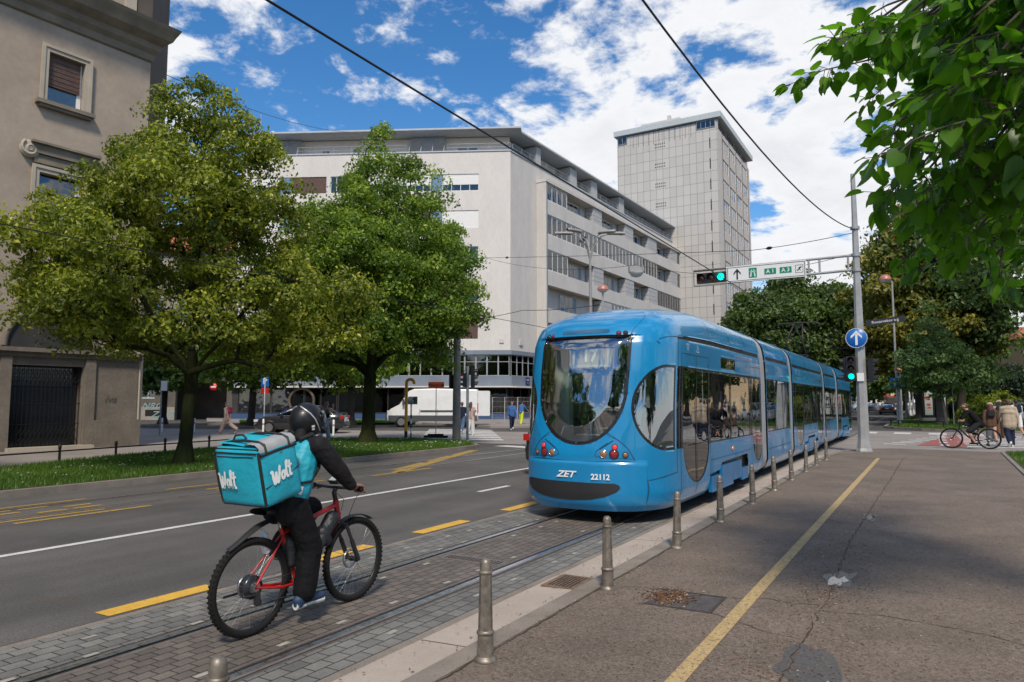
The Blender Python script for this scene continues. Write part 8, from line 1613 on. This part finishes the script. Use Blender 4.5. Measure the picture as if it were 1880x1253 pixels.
# rows seen only as reflections and from a step aside: trees on the right and behind the photographer
for i, (x, y, h, rr) in enumerate(((11, -12, 12, 4.8), (-15.8, -10, 11, 4.5), (22, 9, 12, 5), (15, 48, 14, 5.4), (-17, -24, 12, 5), (14, 64, 14, 5.6), (19, 84, 15, 6))):
    tree('park_tree', ('full green tree behind the photographer on the right', 'green tree behind the photographer on the far lawn', 'full green park tree right of the pavement', 'full green park tree beyond the right lawn', 'farthest green tree behind the photographer on the far lawn', 'full green park tree out of frame beside the island', 'full green park tree out of frame before the beige house')[i], (x, y, .05), 2.4, [(2, 1.5), (3.5, rr), (h*.65, rr), (h, .6)], 150, 60, .24, 'mid_leaf', 'bark', .32, 1.2, 80+i)
# --- big leaved tree overhanging from the right
def catalpa():
    rng = np.random.default_rng(11); base = V3((3.0, 4.6, SW)); t = thing('catalpa_tree', 'overhanging big leaved tree whose branches droop in from the upper right corner', 'tree', base)
    b = MB(); b.tube([base, base+V3((.05, .05, 1.4)), base+V3((0, .15, 2.6)), base+V3((-.1, .3, 4.2)), base+V3((0, .5, 6.5))], [.22, .18, .16, .13, .07], 10); tips = []
    # leaf outline: broad heart with pointed tip, slightly cupped
    ol = [(0, -.02), (.2, -.1), (.4, .0), (.5, .22), (.46, .45), (.3, .68), (.14, .86), (0, 1.05), (-.14, .86), (-.3, .68), (-.46, .45), (-.5, .22), (-.4, 0), (-.2, -.1)]
    V = []; Fq = []; rn = []
    def leaf(p, d, s):
        d = np.array(d); d /= np.linalg.norm(d); up = np.array([0, 0, 1.])+rng.normal(0, .55, 3); nr = up-d*(up@d); nr /= np.linalg.norm(nr); w = np.cross(d, nr); b0 = len(V); r_ = min(.84, max(0, rng.normal(.42, .22))); r_ = .93 if rng.random() < .06 else r_; cup = rng.uniform(.1, .35); curl = rng.uniform(.1, .4)
        mid = [(0, .0), (0, .3), (0, .6), (0, 1.05)]
        def pt(x, y): return p+(w*x*.9+d*(y)+nr*(-cup*.3*x*x*2+abs(x)*cup-.5*curl*y*y))*s
        pts = [(0, 0), (0, .33), (0, .66), (0, 1.04)]+[(.22, -.1), (.44, .02), (.5, .26), (.42, .52), (.22, .8)]+[(-.22, -.1), (-.44, .02), (-.5, .26), (-.42, .52), (-.22, .8)]
        for x, y in pts: V.append(pt(x, y))
        for k in (4, 9):
            q = [(0, k, k+1, 1), (1, k+1, k+2, 1), (1, k+2, k+3, 2), (2, k+3, k+4, 3)]
            q = [(0, k, k+1, k+2), (0, k+2, 1, 1), (1, k+2, k+3, 2), (2, k+3, k+4, 3)]
            for f in q:
                f = list(f)
                if f[2] == f[3]: f = [f[0], f[1], f[2], f[2]]
                Fq.append(tuple(b0+i for i in (f if k == 4 else f[::-1])))
        rn.extend([min(1, r_+.22)]*4+[r_]*(len(pts)-4))
    def branch(P, r, leafy, s=.2):
        b.tube(P, [r*(1-.75*i/(len(P)-1)) for i in range(len(P))], 6)
        for i in range(len(P)-1):
            a, c = np.array(P[i]), np.array(P[i+1]); n = int(leafy*np.linalg.norm(c-a))
            for k in range(n):
                u = rng.random(); q = a+(c-a)*u; d = rng.normal(0, .7, 3)+(c-a)/np.linalg.norm(c-a)*.6+np.array([-.12, -.1, -.55]); d /= np.linalg.norm(d); pe = q+d*rng.uniform(.05, .14); V_ = V3(q); b.tube([V_, V3(pe)], .003, 4, False, False); leaf(pe, d+np.array([0, 0, -.25]), s*rng.uniform(.6, 1.3))
    # limb ends placed through the volume the crown fills in front of and above the pavement
    ends = []
    for px, py, dd in ((1500, 195, 5.4), (1470, 110, 5.9), (1540, 60, 5.2), (1500, 10, 5.8), (1580, 130, 4.8), (1530, 260, 5.6), (1600, 220, 5.0), (1560, 330, 6.0), (1640, 300, 5.3), (1600, 400, 6.4), (1660, 90, 4.4), (1720, 180, 4.2), (1700, 280, 4.8), (1660, 390, 5.8), (1620, 470, 6.8), (1740, 350, 5.0), (1720, 440, 6.2), (1780, 60, 4.0), (1800, 200, 3.9), (1830, 300, 4.3), (1800, 400, 5.4), (1860, 120, 3.7), (1860, 420, 5.6), (1620, 20, 4.9), (1700, -20, 4.5), (1840, -20, 4.2), (1900, 250, 3.9), (1760, 480, 6.8), (1680, 200, 6.5), (1760, 120, 6.0), (1820, 330, 6.8), (1640, 180, 7.2), (1740, 260, 7.6), (1850, 60, 6.4), (1600, 100, 7.2), (1700, 60, 7.5), (1780, 440, 8.2), (1860, 360, 8.4), (1880, 200, 7.5), (1560, 180, 7), (1660, 340, 7.8), (1490, 165, 7), (1560, 30, 6.2), (1480, 40, 5.4), (1700, 420, 7), (1780, 500, 7.4), (1840, 480, 6.4), (1650, 260, 6), (1570, 90, 6.4)):
        e = PD(px+(128 if px < 1590 else 55), py, dd); ends.append(e)
    hub = [base+V3((-.1, .3, 3.6)), base+V3((-.1, .4, 4.8)), base+V3((0, .5, 5.8))]
    for i, e in enumerate(ends):
        h = hub[i % 3]; m1 = h.lerp(e, .35)+V3((0, 0, .45)); m2 = h.lerp(e, .7)+V3((rng.normal(0, .1), rng.normal(0, .1), .3)); P = [h, m1, m2, e]; branch(P, .035, 0)
        for k in range(6):
            s0 = m2.lerp(e, rng.uniform(0, 1)) if k else e; d = V3((rng.normal(0, .3)-.1, rng.normal(0, .3), -.1+rng.normal(0, .15))); branch([s0, s0+d*.5+V3((0, 0, .04)), s0+d], .008, 32, .125)
    b.build('trunk', MATS['bark_grey'], t)
    o = npmesh('foliage', V, Fq, MATS['catalpa_leaf'], t, True, rn)
catalpa()
# ------------------------------------------------------------------ pieces that stand apart become parts of their own
def split_apart(o, pad=.04, limit=100):
    me = o.data; n = len(me.vertices); co = np.zeros(n*3, np.float32); me.vertices.foreach_get('co', co); co = co.reshape(-1, 3); par = np.arange(n)
    def find(a):
        while par[a] != a: par[a] = par[par[a]]; a = par[a]
        return a
    ed = np.zeros(len(me.edges)*2, np.int32); me.edges.foreach_get('vertices', ed)
    for a, b in ed.reshape(-1, 2):
        ra, rb = find(a), find(b)
        if ra != rb: par[ra] = rb
    lab = np.array([find(i) for i in range(n)]); ids = np.unique(lab)
    if len(ids) < 2: return
    bb = [(co[lab == i].min(0)-pad/2, co[lab == i].max(0)+pad/2) for i in ids]; k = len(ids); gp = list(range(k))
    def gf(a):
        while gp[a] != a: a = gp[a]
        return a
    for i in range(k):
        for j in range(i+1, k):
            if np.all(bb[i][0] <= bb[j][1]) and np.all(bb[j][0] <= bb[i][1]):
                a, b = gf(i), gf(j)
                if a != b: gp[a] = b
    grp = {ids[i]: gf(i) for i in range(k)}; G_ = sorted(set(grp.values()))
    if len(G_) < 2 or len(G_) > limit: return
    vg = np.array([grp[l] for l in lab]); polys = [tuple(p.vertices) for p in me.polygons]; sm = [p.use_smooth for p in me.polygons]; base = o.name.split('.')[0]
    for gi, g_ in enumerate(G_):
        idx = np.nonzero(vg == g_)[0]; mp = {int(v): q for q, v in enumerate(idx)}; F_ = [(tuple(mp[v] for v in p), s) for p, s in zip(polys, sm) if p[0] in mp]
        nm = bpy.data.meshes.new(base); nm.from_pydata([tuple(co[v]) for v in idx], [], [f for f, s in F_]); nm.polygons.foreach_set('use_smooth', [s for f, s in F_]); nm.materials.append(me.materials[0])
        if gi == 0: first = nm
        else: c = o.copy(); c.data = nm; COL.objects.link(c)
    o.data = first
names = {'partition', 'blue_panel', 'corner_window', 'corner_window_seal', 'window_pillar', 'bogie_fairing', 'slit_window', 'seat', 'interior_pillar', 'junction_box', 'side_glass', 'side_display', 'roof_vent', 'window_surround', 'clamp', 'fascia', 'parapet_coping', 'graffiti', 'attic_window', 'triangle_mark', 'sticker', 'blue_band', 'plinth', 'canopy', 'shop_interior', 'roof_plant', 'bogie_recess', 'module_shell', 'print', 'insulator', 'vent_hole', 'door_jamb', 'penthouse_wall', 'band', 'drum_ring', 'grab_rail', 'stone_base', 'pantograph'}
for o in list(bpy.data.objects):
    if o.type == 'MESH' and o.parent and o.name.split('.')[0] in names and len(o.data.vertices) < 60000: split_apart(o)
bpy.data.scenes.remove(TMP)
